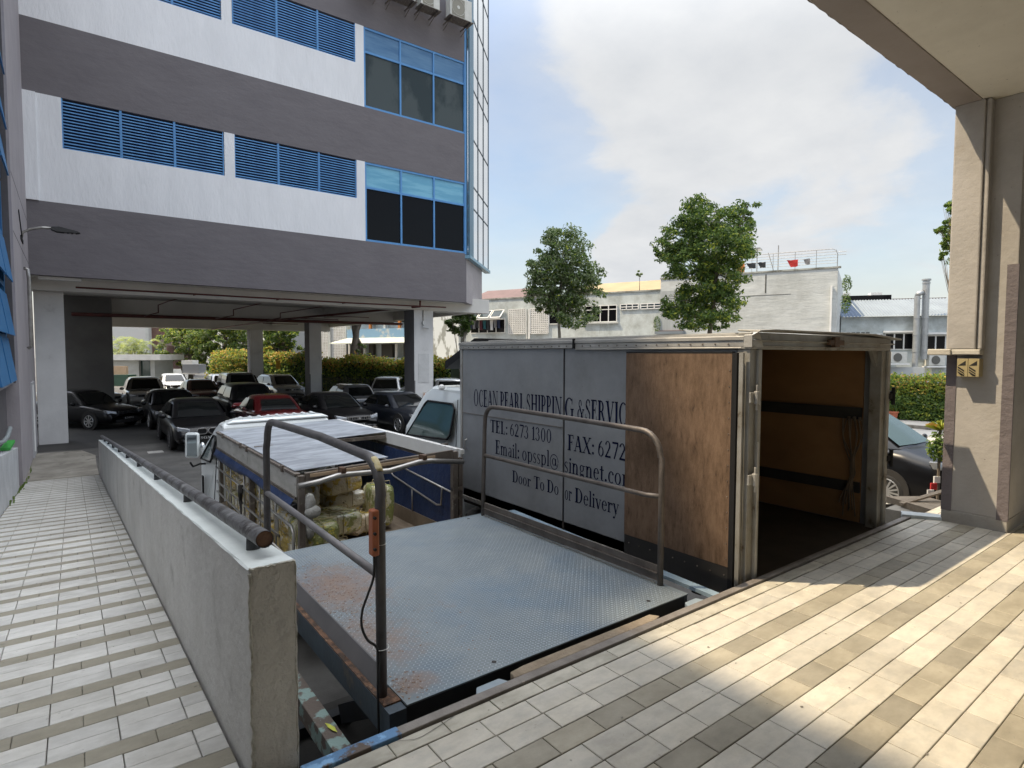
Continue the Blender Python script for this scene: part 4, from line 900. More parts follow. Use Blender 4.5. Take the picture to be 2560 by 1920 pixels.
G['G'] = (.86, [('o',.42,.5,.37,.52,.15,.05,50,310), V(.60,.02,.44,.14), S(.67,.42,.28), V(.64,.70,.98,.04)])
G['&'] = (.86, [('o',.36,.77,.17,.23,.07,.05,-20,200), ('o',.32,.26,.27,.28,.11,.05,100,340), D(.62,0,.20,.70,.14), ('q',[(.44,.18),(.50,.14),(.76,.48),(.70,.50)]), S(.72,.48,.22)])
G['V'] = (.80, [D(.34,0,.08,1,.17), D(.38,0,.66,1,.06), S(.14,.955,.28), S(.69,.955,.22)])
G['T'] = (.74, [V(.29,0,1), H(.04,.70,.95), S(.365,0,.32), V(.04,.76,1,.045), V(.655,.76,1,.045)])
G['F'] = (.62, [V(.10,0,1), S(.17,0,.32), H(.02,.56,.95), H(.2,.46,.50), V(.52,.76,1,.045), V(.42,.38,.64,.04)])
G['X'] = (.80, [D(.56,0,.06,1,.17), D(.06,0,.62,1,.06), S(.12,0,.24), S(.66,0,.28), S(.14,.955,.28), S(.67,.955,.22)])
G['D'] = (.82, [V(.10,0,1), H(.02,.40,0), H(.02,.40,.95), ('o',.36,.5,.38,.5,.15,.05,-90,90)])
G[':'] = (.30, [('o',.15,.10,.085,.085,.084,.084,0,360), ('o',.15,.56,.085,.085,.084,.084,0,360)])
G['.'] = (.28, [('o',.13,.08,.08,.08,.079,.079,0,360)])
G['6'] = (.58, [('o',.28,.30,.23,.31,.10,.05,0,360), ('o',.52,.36,.47,.64,.12,.05,112,180)])
G['2'] = (.58, [('o',.26,.72,.21,.28,.10,.05,-20,170), D(.05,.05,.38,.66,.11), H(.05,.50,0,.12)])
G['7'] = (.56, [H(.05,.52,.89,.11), D(.16,0,.44,.92,.10)])
G['3'] = (.56, [('o',.24,.76,.20,.24,.10,.05,-80,160), ('o',.24,.27,.24,.28,.11,.05,-160,85)])
G['1'] = (.42, [V(.16,0,1,.13), S(.225,0,.32), D(.05,.80,.16,.95,.07)])
G['0'] = (.60, [('o',.29,.5,.24,.51,.11,.05,0,360)])
G['m'] = (.96, [V(.08,0,.66,.12), ('o',.30,.44,.20,.23,.12,.06,0,180), V(.38,0,.45,.12), ('o',.60,.44,.20,.23,.12,.06,0,180), V(.68,0,.45,.12), S(.14,0,.22), S(.44,0,.20), S(.74,0,.22), S(.08,.60,.12)])
G['a'] = (.52, [('o',.24,.48,.18,.19,.08,.05,0,150), V(.32,0,.50,.11), ('o',.22,.19,.18,.20,.10,.05,60,360), S(.43,0,.12)])
G['i'] = (.30, [V(.09,0,.66,.12), S(.15,0,.24), S(.11,.60,.14), ('o',.15,.86,.08,.08,.079,.079,0,360)])
G['l'] = (.30, [V(.09,0,1.04,.12), S(.15,0,.24), S(.11,.99,.14)])
G['o'] = (.58, [('o',.27,.33,.24,.345,.11,.045,0,360)])
G['p'] = (.60, [V(.08,-.32,.66,.12), S(.14,-.32,.24), S(.08,.60,.12), ('o',.30,.33,.24,.345,.11,.045,-150,150)])
G['s'] = (.42, [('o',.21,.49,.15,.185,.07,.045,30,270), ('o',.20,.17,.16,.185,.07,.045,-150,90), D(.27,.20,.05,.46,.10)])
G['@'] = (.96, [('o',.45,.36,.42,.50,.055,.05,0,330), ('o',.43,.36,.19,.24,.08,.045,0,360), V(.56,.12,.58,.08), ('o',.72,.30,.12,.2,.05,.045,180,360)])
G['n'] = (.64, [V(.08,0,.66,.12), ('o',.31,.44,.20,.23,.12,.06,0,180), V(.39,0,.45,.12), S(.14,0,.22), S(.45,0,.22), S(.08,.60,.12)])
G['g'] = (.54, [('o',.23,.46,.18,.21,.09,.045,0,360), ('o',.24,-.12,.21,.19,.06,.05,0,360), D(.06,.06,.10,.26,.06), D(.14,.02,.10,.12,.28), H(.36,.52,.58,.05)])
G['e'] = (.52, [('o',.26,.33,.23,.345,.11,.05,5,320), H(.10,.48,.36,.045)])
G['t'] = (.38, [V(.12,.08,.86,.12), H(.02,.34,.60), ('o',.24,.12,.12,.13,.1,.05,180,320)])
G['c'] = (.50, [('o',.27,.33,.24,.345,.11,.05,50,310), ('o',.40,.52,.06,.06,.059,.059,0,360)])
G['r'] = (.46, [V(.08,0,.66,.12), S(.15,0,.26), S(.08,.60,.12), ('o',.32,.40,.16,.25,.08,.08,50,150), ('o',.40,.56,.065,.065,.064,.064,0,360)])
G['v'] = (.56, [D(.22,0,.05,.66,.13), D(.26,0,.44,.66,.05), S(.10,.61,.22), S(.46,.61,.16)])
G['y'] = (.56, [D(.22,.02,.05,.66,.13), D(.13,-.30,.44,.66,.05), S(.10,.61,.22), S(.46,.61,.16), ('o',.10,-.24,.07,.07,.069,.069,0,360)])
for _c, _u in (('x', 0),): pass

# ------------------------------------------------------------------ box truck
TX0, TX1, TY0, TY1, TZ0, TZ1 = 3.68, 5.93, 2.17, 5.87, -.115, 1.68
bt = thing('box_truck', 'grey box truck with open plywood lined rear backed up to the dock', 'truck', (4.8, 4.5, GZ))
YS = 4.07; YD = 3.262
s = B(); s.box(TX0, YS+.012, TZ0, TX0+.05, TY1-.03, 1.60); s.build('side_panel', truck_panel, bt)
s = B(); s.box(TX0, 2.30, TZ0, TX0+.05, YS-.012, 1.60); s.build('side_panel', truck_panel, bt)
s = B(); s.box(TX0+.008, YS-.012, TZ0, TX0+.045, YS+.012, 1.60); s.build('seam', black_metal, bt)
s = B(); s.box(TX0-.008, YS+.013, .858, TX0+.002, TY1-.03, .862); s.build('seam', steel_old, bt)
s = B(); s.box(TX0-.014, TY1-.03, TZ0, TX0+.06, TY1+.01, 1.60); s.build('corner_post', alu, bt, bevel=.005)
s = B(); s.box(TX0-.012, 2.30, TZ0-.05, TX0+.05, TY1, TZ0-.002); s.build('bottom_rail', alu_dirty, bt, bevel=.004)
# roof edge rail: stepped
s = B(); s.box(TX0-.022, TY0+.06, 1.603, TX0+.05, TY1+.01, 1.645); s.box(TX0-.030, TY0+.06, 1.646, TX0+.06, TY1+.02, 1.676); s.box(TX0-.024, 2.25, 1.588, TX0-.002, 3.9, 1.602)
s.build('roof_rail', alu, bt, bevel=.004)
s = B()
for k in range(34):
    y = 2.35+k*.104; s.disc((TX0-.024, y, 1.622), (1,0,0), .006, .008, 8)
s.build('rivets', steel_old, bt, kind='stuff')
s = B(); s.prism([(TX0, TY0+.1, 1.676), (TX0, TY1, 1.676), (TX1, TY1, 1.676), (TX1, TY0+.1, 1.676)], (0, 0, .015)); s.prism([(TX0+.25, TY0+.3, 1.691), (TX0+.25, TY1-.2, 1.691), (TX1-.25, TY1-.2, 1.691), (TX1-.25, TY0+.3, 1.691)], (0, 0, .02)); s.build('roof', alu, bt)
s = B(); s.prism([(TX0+.25, TY1+.1, 1.64), (TX0+1.9, TY1+.1, 1.64), (TX0+1.9, TY1+.8, 1.35), (TX0+.25, TY1+.8, 1.35)], (0, 0, .10)); s.build('wind_deflector', black_metal, bt)
s = B(); s.box(TX0+.05, TY1-.05, TZ0, TX1-.05, TY1, 1.66); s.build('front_wall', alu_dirty, bt)
s = B(); s.box(TX1-.05, 2.30, TZ0, TX1, TY1, 1.64); s.build('side_panel', truck_panel, bt)
# rear frame
s = B(); s.box(TX0-.012, TY0+.02, TZ0-.05, TX0+.095, TY0+.12, 1.585); s.box(TX0+.060, TY0+.0, TZ0-.05, TX0+.105, TY0+.022, 1.585); s.build('rear_post', alu_dirty, bt, bevel=.006)
s = B(); s.box(TX1-.13, TY0+.02, TZ0-.05, TX1+.012, TY0+.12, 1.585); s.box(TX1-.05, TY0-.0, TZ0-.05, TX1+.012, TY0+.022, 1.585); s.build('rear_post', alu_dirty, bt, bevel=.006)
s = B(); s.box(TX0-.02, TY0+.01, 1.585, TX1+.02, TY0+.11, 1.70)
s.box(TX0-.02, TY0-.004, 1.60, TX1+.02, TY0+.012, 1.612); s.box(TX0-.02, TY0-.014, 1.640, TX1+.05, TY0+.012, 1.652)
s.prism([(TX0+.02, TY0-.03, 1.70), (TX0+.22, TY0-.03, 1.712), (TX1-.4, TY0-.03, 1.715), (TX1+.10, TY0-.05, 1.682), (TX1+.10, TY0+.14, 1.682), (TX1-.4, TY0+.14, 1.72), (TX0+.02, TY0+.14, 1.71)], (0, 0, .014)); s.build('rear_header', alu_dirty, bt, bevel=.005)
s = B(); s.prism([(TX0-.03, TY0+.0, 1.60), (TX0+.10, TY0-.01, 1.60), (TX0+.02, TY0-.02, 1.705), (TX0-.03, TY0+.0, 1.68)], (0, .06, 0)); s.build('corner_cap', alu, bt)
s = B(); s.box(TX0+1.02, TY0-.03, 1.625, TX0+1.26, TY0+.0, 1.665); s.box(TX0+1.09, TY0-.035, 1.61, TX0+1.17, TY0-.004, 1.69); s.build('marker_lamp', mat('rusty_fitting', (.06,.035,.02), .7, col2=(.14,.08,.05), nscale=20), bt, bevel=.004)
s = B(); s.prism([(TX0+.105, TY0+.06, 1.584), (TX0+.105, TY0+.06, 1.49), (TX0+.19, TY0+.06, 1.584)], (0, .03, 0)); s.prism([(TX1-.13, TY0+.06, 1.584), (TX1-.13, TY0+.06, 1.44), (TX1-.25, TY0+.06, 1.584)], (0, .03, 0)); s.build('gusset', alu_dirty, bt, split=True)
# interior
s = B(); s.box(TX1-.075, 2.36, -.02, TX1-.052, TY1-.08, 1.62); s.build('lining', plywood_in, bt)
s = B(); s.box(TX0+.052, 2.36, -.02, TX0+.07, TY1-.08, 1.62); s.build('lining', plywood_in, bt)
s = B(); s.box(TX0+.07, TY1-.10, -.02, TX1-.075, TY1-.08, 1.62); s.build('lining', plywood_in, bt)
s = B(); s.box(TX0, 2.2, -.20, TX1, TY1-.05, -.03); s.build('floor', mat('truck_floor', (.05,.04,.032), .8, col2=(.03,.025,.02), nscale=4), bt)
s = B(); s.box(TX0+.05, 2.3, 1.62, TX1-.05, TY1-.05, 1.66); s.build('ceiling', mat('truck_ceiling', (.10,.07,.045), .8), bt)
for z0, z1 in ((.95, 1.06), (.26, .36)):
    s = B(); s.box(TX1-.10, 2.36, z0, TX1-.076, TY1-.11, z1); s.box(TX0+.09, TY1-.125, z0, TX1-.11, TY1-.101, z1); s.build('lashing_rail', black_pl, bt, split=True)
s = B()
for x in (TX0+.95, TX0+.3): s.box(x, TY1-.13, -.02, x+.05, TY1-.126, 1.6)
s.box(TX1-.105, 4.45, -.02, TX1-.1005, 4.51, 1.6); s.build('seam_strip', black_pl, bt)
s = B()
for z in (1.045, .93, .27, .18): s.box(TX1-.112, 4.43, z, TX1-.106, 4.52, z+.05)
s.build('latch_plate', white_trim, bt, split=True)
s = B(); random.seed(9)
for k in range(8):
    y = 2.345+.022*k+random.uniform(-.008, .008); x = TX1-.118-.012*(k % 3); w_ = random.uniform(-.03, .03); zl = random.uniform(.02, .2)
    P_ = [(x, y, .955), (x-.006, y+w_, .78), (x-.02, 2.42+w_, .60), (x-.02, 2.40+.02*math.sin(k*1.9), .46), (x-.025, 2.425+.006*(k-4), .33), (x-.03, 2.44+.014*(k-4), .24), (x-.02, 2.45+.02*(k-4), zl)]
    s.spline(P_, .0065, 6, 5)
for k in range(5): s.tube(arc((TX1-.14, 2.425, .335-.012*k), .024, 0, 2*PI, 12, (1,0,0), (0,1,.3)), .007, 6)
for k in range(3): s.box(TX1-.13, 2.35+.05*k, .94, TX1-.105, 2.372+.05*k, .975)
cs = s.build('cargo_straps', strap_m, smooth=True); tag(cs, 'bundle of knotted brown cargo straps hanging inside the open truck', 'straps')
# black hinge brackets on the right post
for z in (1.13, .56):
    s = B(); s.box(TX1+.012, TY0+.0, z, TX1+.11, TY0+.07, z+.09); s.box(TX1-.01, TY0-.012, z+.02, TX1+.05, TY0+.0, z+.07); s.disc((TX1+.06, TY0-.01, z+.045), (0,0,1), .018, .16, 8)
    s.build('hinge', black_metal, bt, bevel=.004)
# open door folded back against the side
s = B(); s.box(TX0-.050, 2.30, .062, TX0-.022, YD, 1.558); dd = s.build('open_door', plywood, bt)
s = B(); s.box(TX0-.048, 2.30, TZ0-.05, TX0-.024, YD, .060); s.build('kick_plate', black_pl, dd)
s = B(); s.box(TX0-.054, 2.262, TZ0-.06, TX0-.014, 2.300, 1.562); s.box(TX0-.052, 2.302, 1.559, TX0-.018, YD, 1.570); s.build('door_edge', black_metal, dd)
s = B(); s.box(TX0-.058, 2.215, TZ0-.06, TX0-.040, 2.245, 1.56); s.build('door_edge', alu_dirty, dd)
s = B()
for k in range(9): s.disc((TX0-.049, 2.33+.11*k, .0), (1,0,0), .006, .006, 6)
for k in range(13): s.disc((TX0-.052, 2.318, .12+.11*k), (1,0,0), .004, .006, 6)
s.build('rivets', steel_old, dd, kind='stuff')
hn = None
for z in (1.26, .70):
    s = B(); s.box(TX0-.050, TY0-.012, z-.035, TX0+.055, TY0-.0, z+.035); s.disc((TX0+.01, TY0-.022, z), (0,0,1), .020, .085, 12); s.disc((TX0+.01, TY0-.022, z), (0,0,1), .008, .17, 8); s.box(TX0+.025, TY0-.03, z-.05, TX0+.035, TY0-.01, z+.05); s.build('hinge', alu, bt, bevel=.003)
s = B(); s.box(TX0+.060, TY0-.006, -.0, TX0+.075, TY0-.0, .95); s.build('lock_bar', alu, bt)
s = B(); s.tube([(TX0-.02, 5.72, .56), (TX0-.05, 5.72, .55), (TX0-.05, 5.72, .44), (TX0-.02, 5.72, .43)], .008, 6); s.build('handle', steel_raw, bt)
s = B(); s.box(TX0-.045, 3.90, 1.60, TX0-.02, 3.915, 1.69); s.build('door_hook', black_metal, bt)
# lettering: words fitted between measured ends (y runs towards the camera)
def lettering(word, ya, yb, z0, cap, full=None):
    polys, wd = word_mesh(word, G); u0 = .04; sc_ = (ya-yb)/(wd-.10); s = B()
    for p in polys: s.add([(TX0-.0022, ya-(u-u0)*sc_, z0+v*cap) for u, v in p], [tuple(range(len(p)))])
    s.build('lettering', letter_navy, bt)
L1 = (.955, .195)
for w_, a_, b_ in (('OCEAN', 5.600, 5.13), ('PEARL', 5.085, 4.675), ('SHIPPIN', 4.63, 4.10), ('G', 4.056, 3.935), ('&', 3.885, 3.80), ('SERVICE', 3.779, 3.215)): lettering(w_, a_, b_, .957, .188 if w_ != '&' else .18)
for w_, a_, b_ in (('TEL:', 5.270, 4.955), ('6273', 4.907, 4.60), ('1300', 4.544, 4.245)): lettering(w_, a_, b_, .690, .135)
for w_, a_, b_ in (('FAX:', 4.009, 3.668), ('6272', 3.619, 3.300)): lettering(w_, a_, b_, .658, .145)
for w_, a_, b_ in (('Email:', 5.17, 4.750), ('opsspl@', 4.696, 4.135)): lettering(w_, a_, b_, .462, .150)
lettering('singnet.com', 4.055, 3.20, .445, .150)
for w_, a_, b_ in (('Door', 4.862, 4.563), ('To', 4.506, 4.345), ('Do', 4.30, 4.135)): lettering(w_, a_, b_, .206, .122)
for w_, a_, b_ in (('or', 4.045, 3.955), ('Delivery', 3.905, 3.37)): lettering(w_, a_, b_, .186, .135)
# chassis
s = B(); s.box(4.2, 2.4, -.45, 4.35, 7.2, -.22); s.box(5.2, 2.4, -.45, 5.35, 7.2, -.22)
for y in (2.6, 3.5, 4.5, 5.5): s.box(3.75, y, -.27, 5.85, y+.08, -.205)
s.box(3.9, 4.9, -.75, 4.2, 5.6, -.3); s.disc((3.88, 5.75, -.45), (0,1,0), .14, .3, 12); s.tube([(3.8, 5.85, -.2), (3.9, 5.5, -.35), (4.1, 5.2, -.3)], .02, 6); s.tube([(3.8, 5.6, -.25), (4.0, 5.4, -.5)], .03, 6); s.build('chassis', mat('chassis_black', (.03,.03,.03), .6, col2=(.08,.075,.065), nscale=9), bt)
def wheel(parent, c, ax, r, w, rim=rim_m, spokes=10):
    c = Vector(c); ax = Vector(ax).normalized()
    s = B(); p0, p1 = c-ax*w/2, c+ax*w/2
    s.tube([p0, p0+ax*w*.08, c-ax*w*.3, c+ax*w*.3, p1-ax*w*.08, p1], [r*.80, r*.96, r, r, r*.96, r*.80], 32); o = s.build('wheel', tyre_m, parent, smooth=True)
    s = B(); f = p1+ax*.004
    e1 = Vector((0, 0, 1)); e2 = ax.cross(e1)
    s.tube(arc(f, r*.68, 0, 2*PI, 28, e1, e2), r*.035, 6); s.disc(f-ax*.004, ax, r*.15, .02, 14)
    for k in range(spokes):
        a = 2*PI*k/spokes; d = e1*math.cos(a)+e2*math.sin(a); tn = e2*math.cos(a)-e1*math.sin(a)
        s.obox(f-ax*.006+d*r*.41, d*r*.28, tn*r*(.045 if spokes > 8 else .075), ax*.008)
    s.build('rim', rim, o); s = B(); s.disc(f-ax*.03, ax, r*.67, .01, 24); s.build('rim_back', black_metal, o)
    return o
for x in (3.92, 5.69): wheel(bt, (x, 3.4, GZ+.36), (-1 if x < 4.5 else 1, 0, 0), .36, .22, rim_d, 8)
for x in (3.95, 5.66): wheel(bt, (x, 6.55, GZ+.36), (-1 if x < 4.5 else 1, 0, 0), .36, .22, rim_d, 8)
# cab of the box truck
def cab(parent, x0, x1, y0, y1, zr, zb, zw, frontslope, glass, paint=None):
    """cab shell: rear wall at y0, front at y1 (away from the dock), roof height zr, belt zw, bottom zb"""
    paint = paint or white_paint; xi = .10
    s = B(); prof = [(y0, zb), (y1, zb), (y1+.02, zb+.45), (y1-.02, zw+.02), (y1-frontslope, zr-.10), (y1-frontslope-.18, zr), (y0+.05, zr+.01), (y0, zr-.06)]
    inset = [0, 0, 0, 0, .10, .14, .13, .10]
    n = len(prof); vs = [(x0+i, y, z) for (y, z), i in zip(prof, inset)] + [(x1-i, y, z) for (y, z), i in zip(prof, inset)]
    fs = [tuple(range(n)), tuple(range(2*n-1, n-1, -1))] + [((i+1) % n, i, n+i, n+(i+1) % n) for i in range(n)]
    s.add(vs, fs); o = s.build('cab', paint, parent, bevel=.05)
    def side(y, z, off, sgn):
        t = max(0, min(1, (z-zw)/(zr-.06-zw))); x = x0+.10*t if sgn < 0 else x1-.10*t
        return (x+sgn*off, y, z)
    yf = lambda z: y1-.02-frontslope*(z-zw)/(zr-.1-zw)
    for sgn in (-1, 1):
        wz0, wz1 = zw-.02, zr-.20
        pts = [(y0+.22, wz0+.06), (y0+.28, wz0), (yf(wz0)-.10, wz0-.06), (yf(wz1)-.16, wz1-.04), (yf(wz1)-.22, wz1), (y0+.26, wz1), (y0+.20, wz1-.06)]
        s = B(); s.add([side(y, z, .006, sgn) for y, z in pts], [tuple(range(7))]); wn = s.build('side_window', glass, parent)
        s = B(); q = [Vector(side(y, z, .008, sgn)) for y, z in pts]; s.tube(q+[q[0]], .014, 6); s.build('window_seal', black_metal, wn)
        s = B(); s.tube([side(y0+.16, zr-.14, .004, sgn), side(y0+.16, zb+.25, .004, sgn), side(y1-.2, zb+.25, .004, sgn)], .006, 4); s.build('door_gap', black_metal, parent)
    s = B(); s.add([(x0+.12, y1+.004, zw+.02), (x1-.12, y1+.004, zw+.02), (x1-.20, y1-frontslope+.01, zr-.13), (x0+.20, y1-frontslope+.01, zr-.13)], [(0,1,2,3)]); s.build('windscreen', glass, parent)
    s = B(); s.add([(x0+.3, y0-.006, zw), (x1-.3, y0-.006, zw), (x1-.3, y0-.006, zr-.2), (x0+.3, y0-.006, zr-.2)], [(3,2,1,0)]); s.build('rear_window', glass, parent)
    return o
cab(bt, 3.74, 5.72, 6.02, 7.5, 1.12, GZ+.42, .50, .42, cglass_g)
s = B(); s.sphere((3.78, 6.5, 1.12), .04, .05, .04, 8, 6); s.build('roof_lamp', white_trim, bt)
s = B(); s.tube(arc((3.90, 7.0, .56), .2, 0, 2*PI, 16, (.3, 1, 0), (0, 0, 1)), .018, 6); s.build('steering_wheel', black_metal, bt)
# mirror of the box truck
s = B(); m0 = at(1054, 1052, 8.9); s.obox(m0, RT*.055, fw*.03, UP*.16); s.build('mirror', chrome, bt, bevel=.02)
s = B(); m1 = at(1072, 1080, 9.2); s.tube([m0+UP*-.12, m0+UP*-.2+RT*.1, Vector((3.78, 7.35, .1))], .012, 6); s.build('mirror_arm', black_metal, bt)

# ------------------------------------------------------------------ small open lorry
lo = thing('cargo_lorry', 'white lorry with silver roof sheets, blue tarp and open cargo bed full of wrapped bundles', 'lorry', (2.4, 7.2, GZ))
LX0, LX1, LY0, LY1 = 1.58, 3.27, 5.22, 8.80
BZ = -.50
def rt(x): return .485+(x-LX0)*.035      # the roof leans a little
s = B(); s.box(LX0, LY0, BZ-.06, LX1, LY1, BZ); s.build('bed', wood_bed, lo)
s = B(); s.box(LX0+.3, LY0+.2, BZ-.30, LX0+.42, 10, BZ-.07); s.box(LX1-.42, LY0+.2, BZ-.30, LX1-.30, 10, BZ-.07); s.build('chassis', MATS['chassis_black'], lo, split=True)
# posts
for x, y in ((LX0, LY0), (LX0, LY1-.06), (LX1-.06, LY1-.06), (LX0, 7.02)):
    s = B(); s.box(x, y, BZ-.05, x+.055, y+.055, rt(x)-.02); s.build('post', steel_old, lo, bevel=.004)
s = B(); s.box(LX1-.10, LY0, BZ-.05, LX1-.04, LY0+.06, rt(LX1)-.02); s.box(LX1-.02, LY0+.02, BZ-.05, LX1+.03, LY0+.07, .45)
for z in (-.25, .1): s.box(LX1-.10, LY0+.01, z, LX1+.03, LY0+.05, z+.04)
s.build('post', steel_old, lo, bevel=.004)
# upper side boards
def board(x0, y0, x1, y1, z0f, z1f, t, m, name):
    s = B(); s.prism([(x0, y0, z0f), (x1, y1, z0f), (x1, y1, z1f), (x0, y0, z1f)], (t, 0, 0) if abs(x1-x0) < .01 else (0, t, 0)); return s.build(name, m, lo)
board(LX0-.01, LY0+.04, LX0-.01, 7.05, .27, .455, .02, hood_side, 'side_board'); board(LX0-.01, 7.06, LX0-.01, LY1-.02, .27, .455, .02, hood_side, 'side_board')
s = B(); s.box(LX0-.02, LY0+.04, .455, LX0+.03, LY1, .480); s.box(LX0-.018, LY0+.06, .262, LX0+.0, LY1, .275); s.box(LX0-.018, LY0+.06, .244, LX0+.0, LY1, .254); s.build('side_rail', steel_old, lo)
s = B(); s.box(LX1-.04, LY0+.05, .40, LX1-.0, LY1-.06, rt(LX1)+.0); s.box(LX1+.06, LY0+.1, .47, LX1+.10, LY1-.1, .52); s.build('side_rail', white_trim, lo)
s = B(); s.box(LX1-.02, LY0+.05, .22, LX1-.005, LY1-.06, .40); s.build('side_board', steel_old, lo)
s = B()
for y in (8.35, 7.35, 7.05, 5.65): s.box(LX0-.032, y-.022, .44, LX0-.008, y+.022, .50)
for y in (5.7, 7.6): s.box(LX1+.04, y-.02, .46, LX1+.11, y+.02, .54)
s.build('clip', steel_old, lo, split=True)
# roof sheets
def sheet(x0, x1, y0, y1, lift_=0):
    s = B(); z = lambda x: rt(x)+lift_
    s.hexa([(x0,y0,z(x0)-.006),(x1,y0,z(x1)-.006),(x1,y1,z(x1)-.006),(x0,y1,z(x0)-.006),(x0,y0,z(x0)),(x1,y0,z(x1)),(x1,y1,z(x1)),(x0,y1,z(x0))]); return s.build('roof_sheet', roof_sheet, lo)
sheet(LX0+.01, 2.50, LY0+.14, 7.36, .006); sheet(LX0+.01, 2.50, 7.365, LY1-.02, 0); sheet(2.505, LX1-.02, 6.98, LY1-.02, 0)
s = B(); s.box(2.46, LY0+.1, .44, 2.52, LY1-.05, .49); s.box(LX0+.05, 6.96, .46, LX1-.05, 7.0, .50); s.build('roof_bearer', steel_old, lo)
# rear header with wood strip
s = B(); s.hexa([(LX0+.06,LY0,.40),(LX1-.1,LY0,.44),(LX1-.1,LY0+.04,.44),(LX0+.06,LY0+.04,.40),(LX0+.06,LY0,rt(LX0)),(LX1-.1,LY0,rt(LX1)),(LX1-.1,LY0+.04,rt(LX1)),(LX0+.06,LY0+.04,rt(LX0))]); s.build('rear_header', steel_old, lo)
s = B(); s.hexa([(LX0+.10,LY0-.012,.445),(2.95,LY0-.012,.485),(2.95,LY0-.001,.485),(LX0+.10,LY0-.001,.445),(LX0+.10,LY0-.012,.475),(2.95,LY0-.012,.512),(2.95,LY0-.001,.512),(LX0+.10,LY0-.001,.475)]); s.build('header_strip', wood_rail, lo)
s = B(); s.tube([(1.55, 5.13, .398), (1.72, 5.13, .412), (1.90, 5.13, .447), (2.0, 5.13, .447), (2.40, 5.13, .432), (2.55, 5.13, .455), (2.72, 5.13, .482), (2.85, 5.13, .478), (3.24, 5.13, .425)], .026, 12); s.build('bent_bar', steel_raw, lo, smooth=True)
s = B()
for x, z in ((1.95, .47), (2.78, .50)):
    s = B(); s.box(x-.022, 5.11, z-.02, x+.022, 5.20, z+.045); s.disc((x, 5.12, z+.03), (0,1,0), .016, .04, 8); s.build('bar_clamp', mat('rusty_fitting', (.06,.035,.02)), lo)
# tarp on the left, rolled, and tarp panels on the right
s = B(); random.seed(6); n = 40
for i in range(n+1):
    y = LY0+.10+(LY1-LY0-.05)*i/n; sg = .05*math.sin(i*.45)+.02*math.sin(i*1.3)
    dz = .11+.03*math.sin(i*.22+1)
    s.v += [(LX0-.012, y, .243), (LX0-.045-.02*math.sin(i*.9), y, .20), (LX0-.05, y, .243-dz*.8), (LX0-.02, y, .243-dz+sg*.3), (LX0+.012, y, .243-dz*.9)]
for i in range(n):
    for k in range(4): s.f.append((i*5+k, i*5+k+1, (i+1)*5+k+1, (i+1)*5+k)); s.mi.append(0)
tpo = s.build('tarp', tarp_blue, lo, smooth=True)
s = B(); s.tube([(LX0-.01, LY0+.06, .15), (LX0-.01, LY0+.16, .15)], .055, 12); s.build('tarp_roll', black_metal, lo)
s = B(); s.box(LX1-.045, LY0+.12, BZ+.17, LX1-.035, LY1-.1, .36); s.build('tarp', tarp_blue, lo)
s = B(); s.box(LX1-.052, LY0+.10, BZ+.0, LX1-.046, LY1-.1, BZ+.17); s.build('bed_side', wood_bed, lo)
# hooped rails on both sides
def hoops(x, y0, y1, z1, z2, r=.012, off=0):
    s = B(); s.tube([(x, y0, z1), (x, y0+.06, z1+.0), (x, y1-.05, z1), (x, y1, z1-.05), (x, y1, z2+.05), (x, y1-.05, z2), (x, y0, z2)], r, 8)
    s.tube([(x, (y0+y1)/2, z2), (x, (y0+y1)/2, z2-.2)], r*.8, 6); return s.build('side_hoop', steel_raw, lo, smooth=True)
hoops(LX0-.03, 8.72, 7.30, .0, -.19); hoops(LX0-.03, 7.15, 5.80, .0, -.20)
s = B(); s.tube([(LX0-.03, 8.72, -.33), (LX0-.03, 5.3, -.33)], .012, 8); s.tube([(LX0-.03, 6.4, .0), (LX0-.03, 5.36, -.01), (LX0-.03, 5.30, -.06), (LX0-.03, 5.30, -.5)], .014, 8)
for y in (8.6, 7.9, 7.2, 6.5, 5.9): s.tube([(LX0-.02, y, .22), (LX0-.02, y, BZ)], .010, 6)
s.build('side_bars', steel_raw, lo, smooth=True)
s = B(); s.box(LX0-.03, LY0, BZ-.09, LX0+.0, LY1, BZ-.02); s.build('bed_edge', steel_old, lo)
x = LX1-.075
s = B(); s.tube([(x, LY0+.08, .08), (x, 6.75, .19), (x, 6.80, .15), (x, 6.78, .06), (x, 6.70, .02), (x, 5.62, -.12), (x, 5.52, -.10), (x, 5.50, .06), (x, 5.50, .105)], .011, 8); s.tube([(x, 6.2, -.05), (x, 6.2, -.32)], .009, 6); s.build('side_hoop', steel_raw, lo, smooth=True)
# rope knot on the rail
s = B(); s.tube([(LX0-.05, 7.22, .03), (LX0-.06, 7.20, -.05), (LX0-.05, 7.25, -.15), (LX0-.06, 7.18, -.30)], [.03, .03, .02, .008], 6); s.build('rope', black_pl, lo)
# plastic bags hung at the rear post
s = B(); s.sphere((1.68, 5.24, .20), .055, .05, .10); s.sphere((1.70, 5.22, .13), .075, .05, .06); s.sphere((1.68, 5.26, -.02), .05, .05, .11)
tag(s.build('plastic_bag', mat('bag_white', (.60,.60,.57), .25, bump=1, bscale=14, bdist=.03, trans=.3), smooth=True), 'knotted translucent plastic bag hanging at the rear post of the open lorry', 'bag')
cab(lo, 1.56, 3.30, 8.92, 10.05, .56, GZ+.35, .02, .62, mat('lorry_glass', (.05,.07,.07), .06, spec=.8, coat=.6))
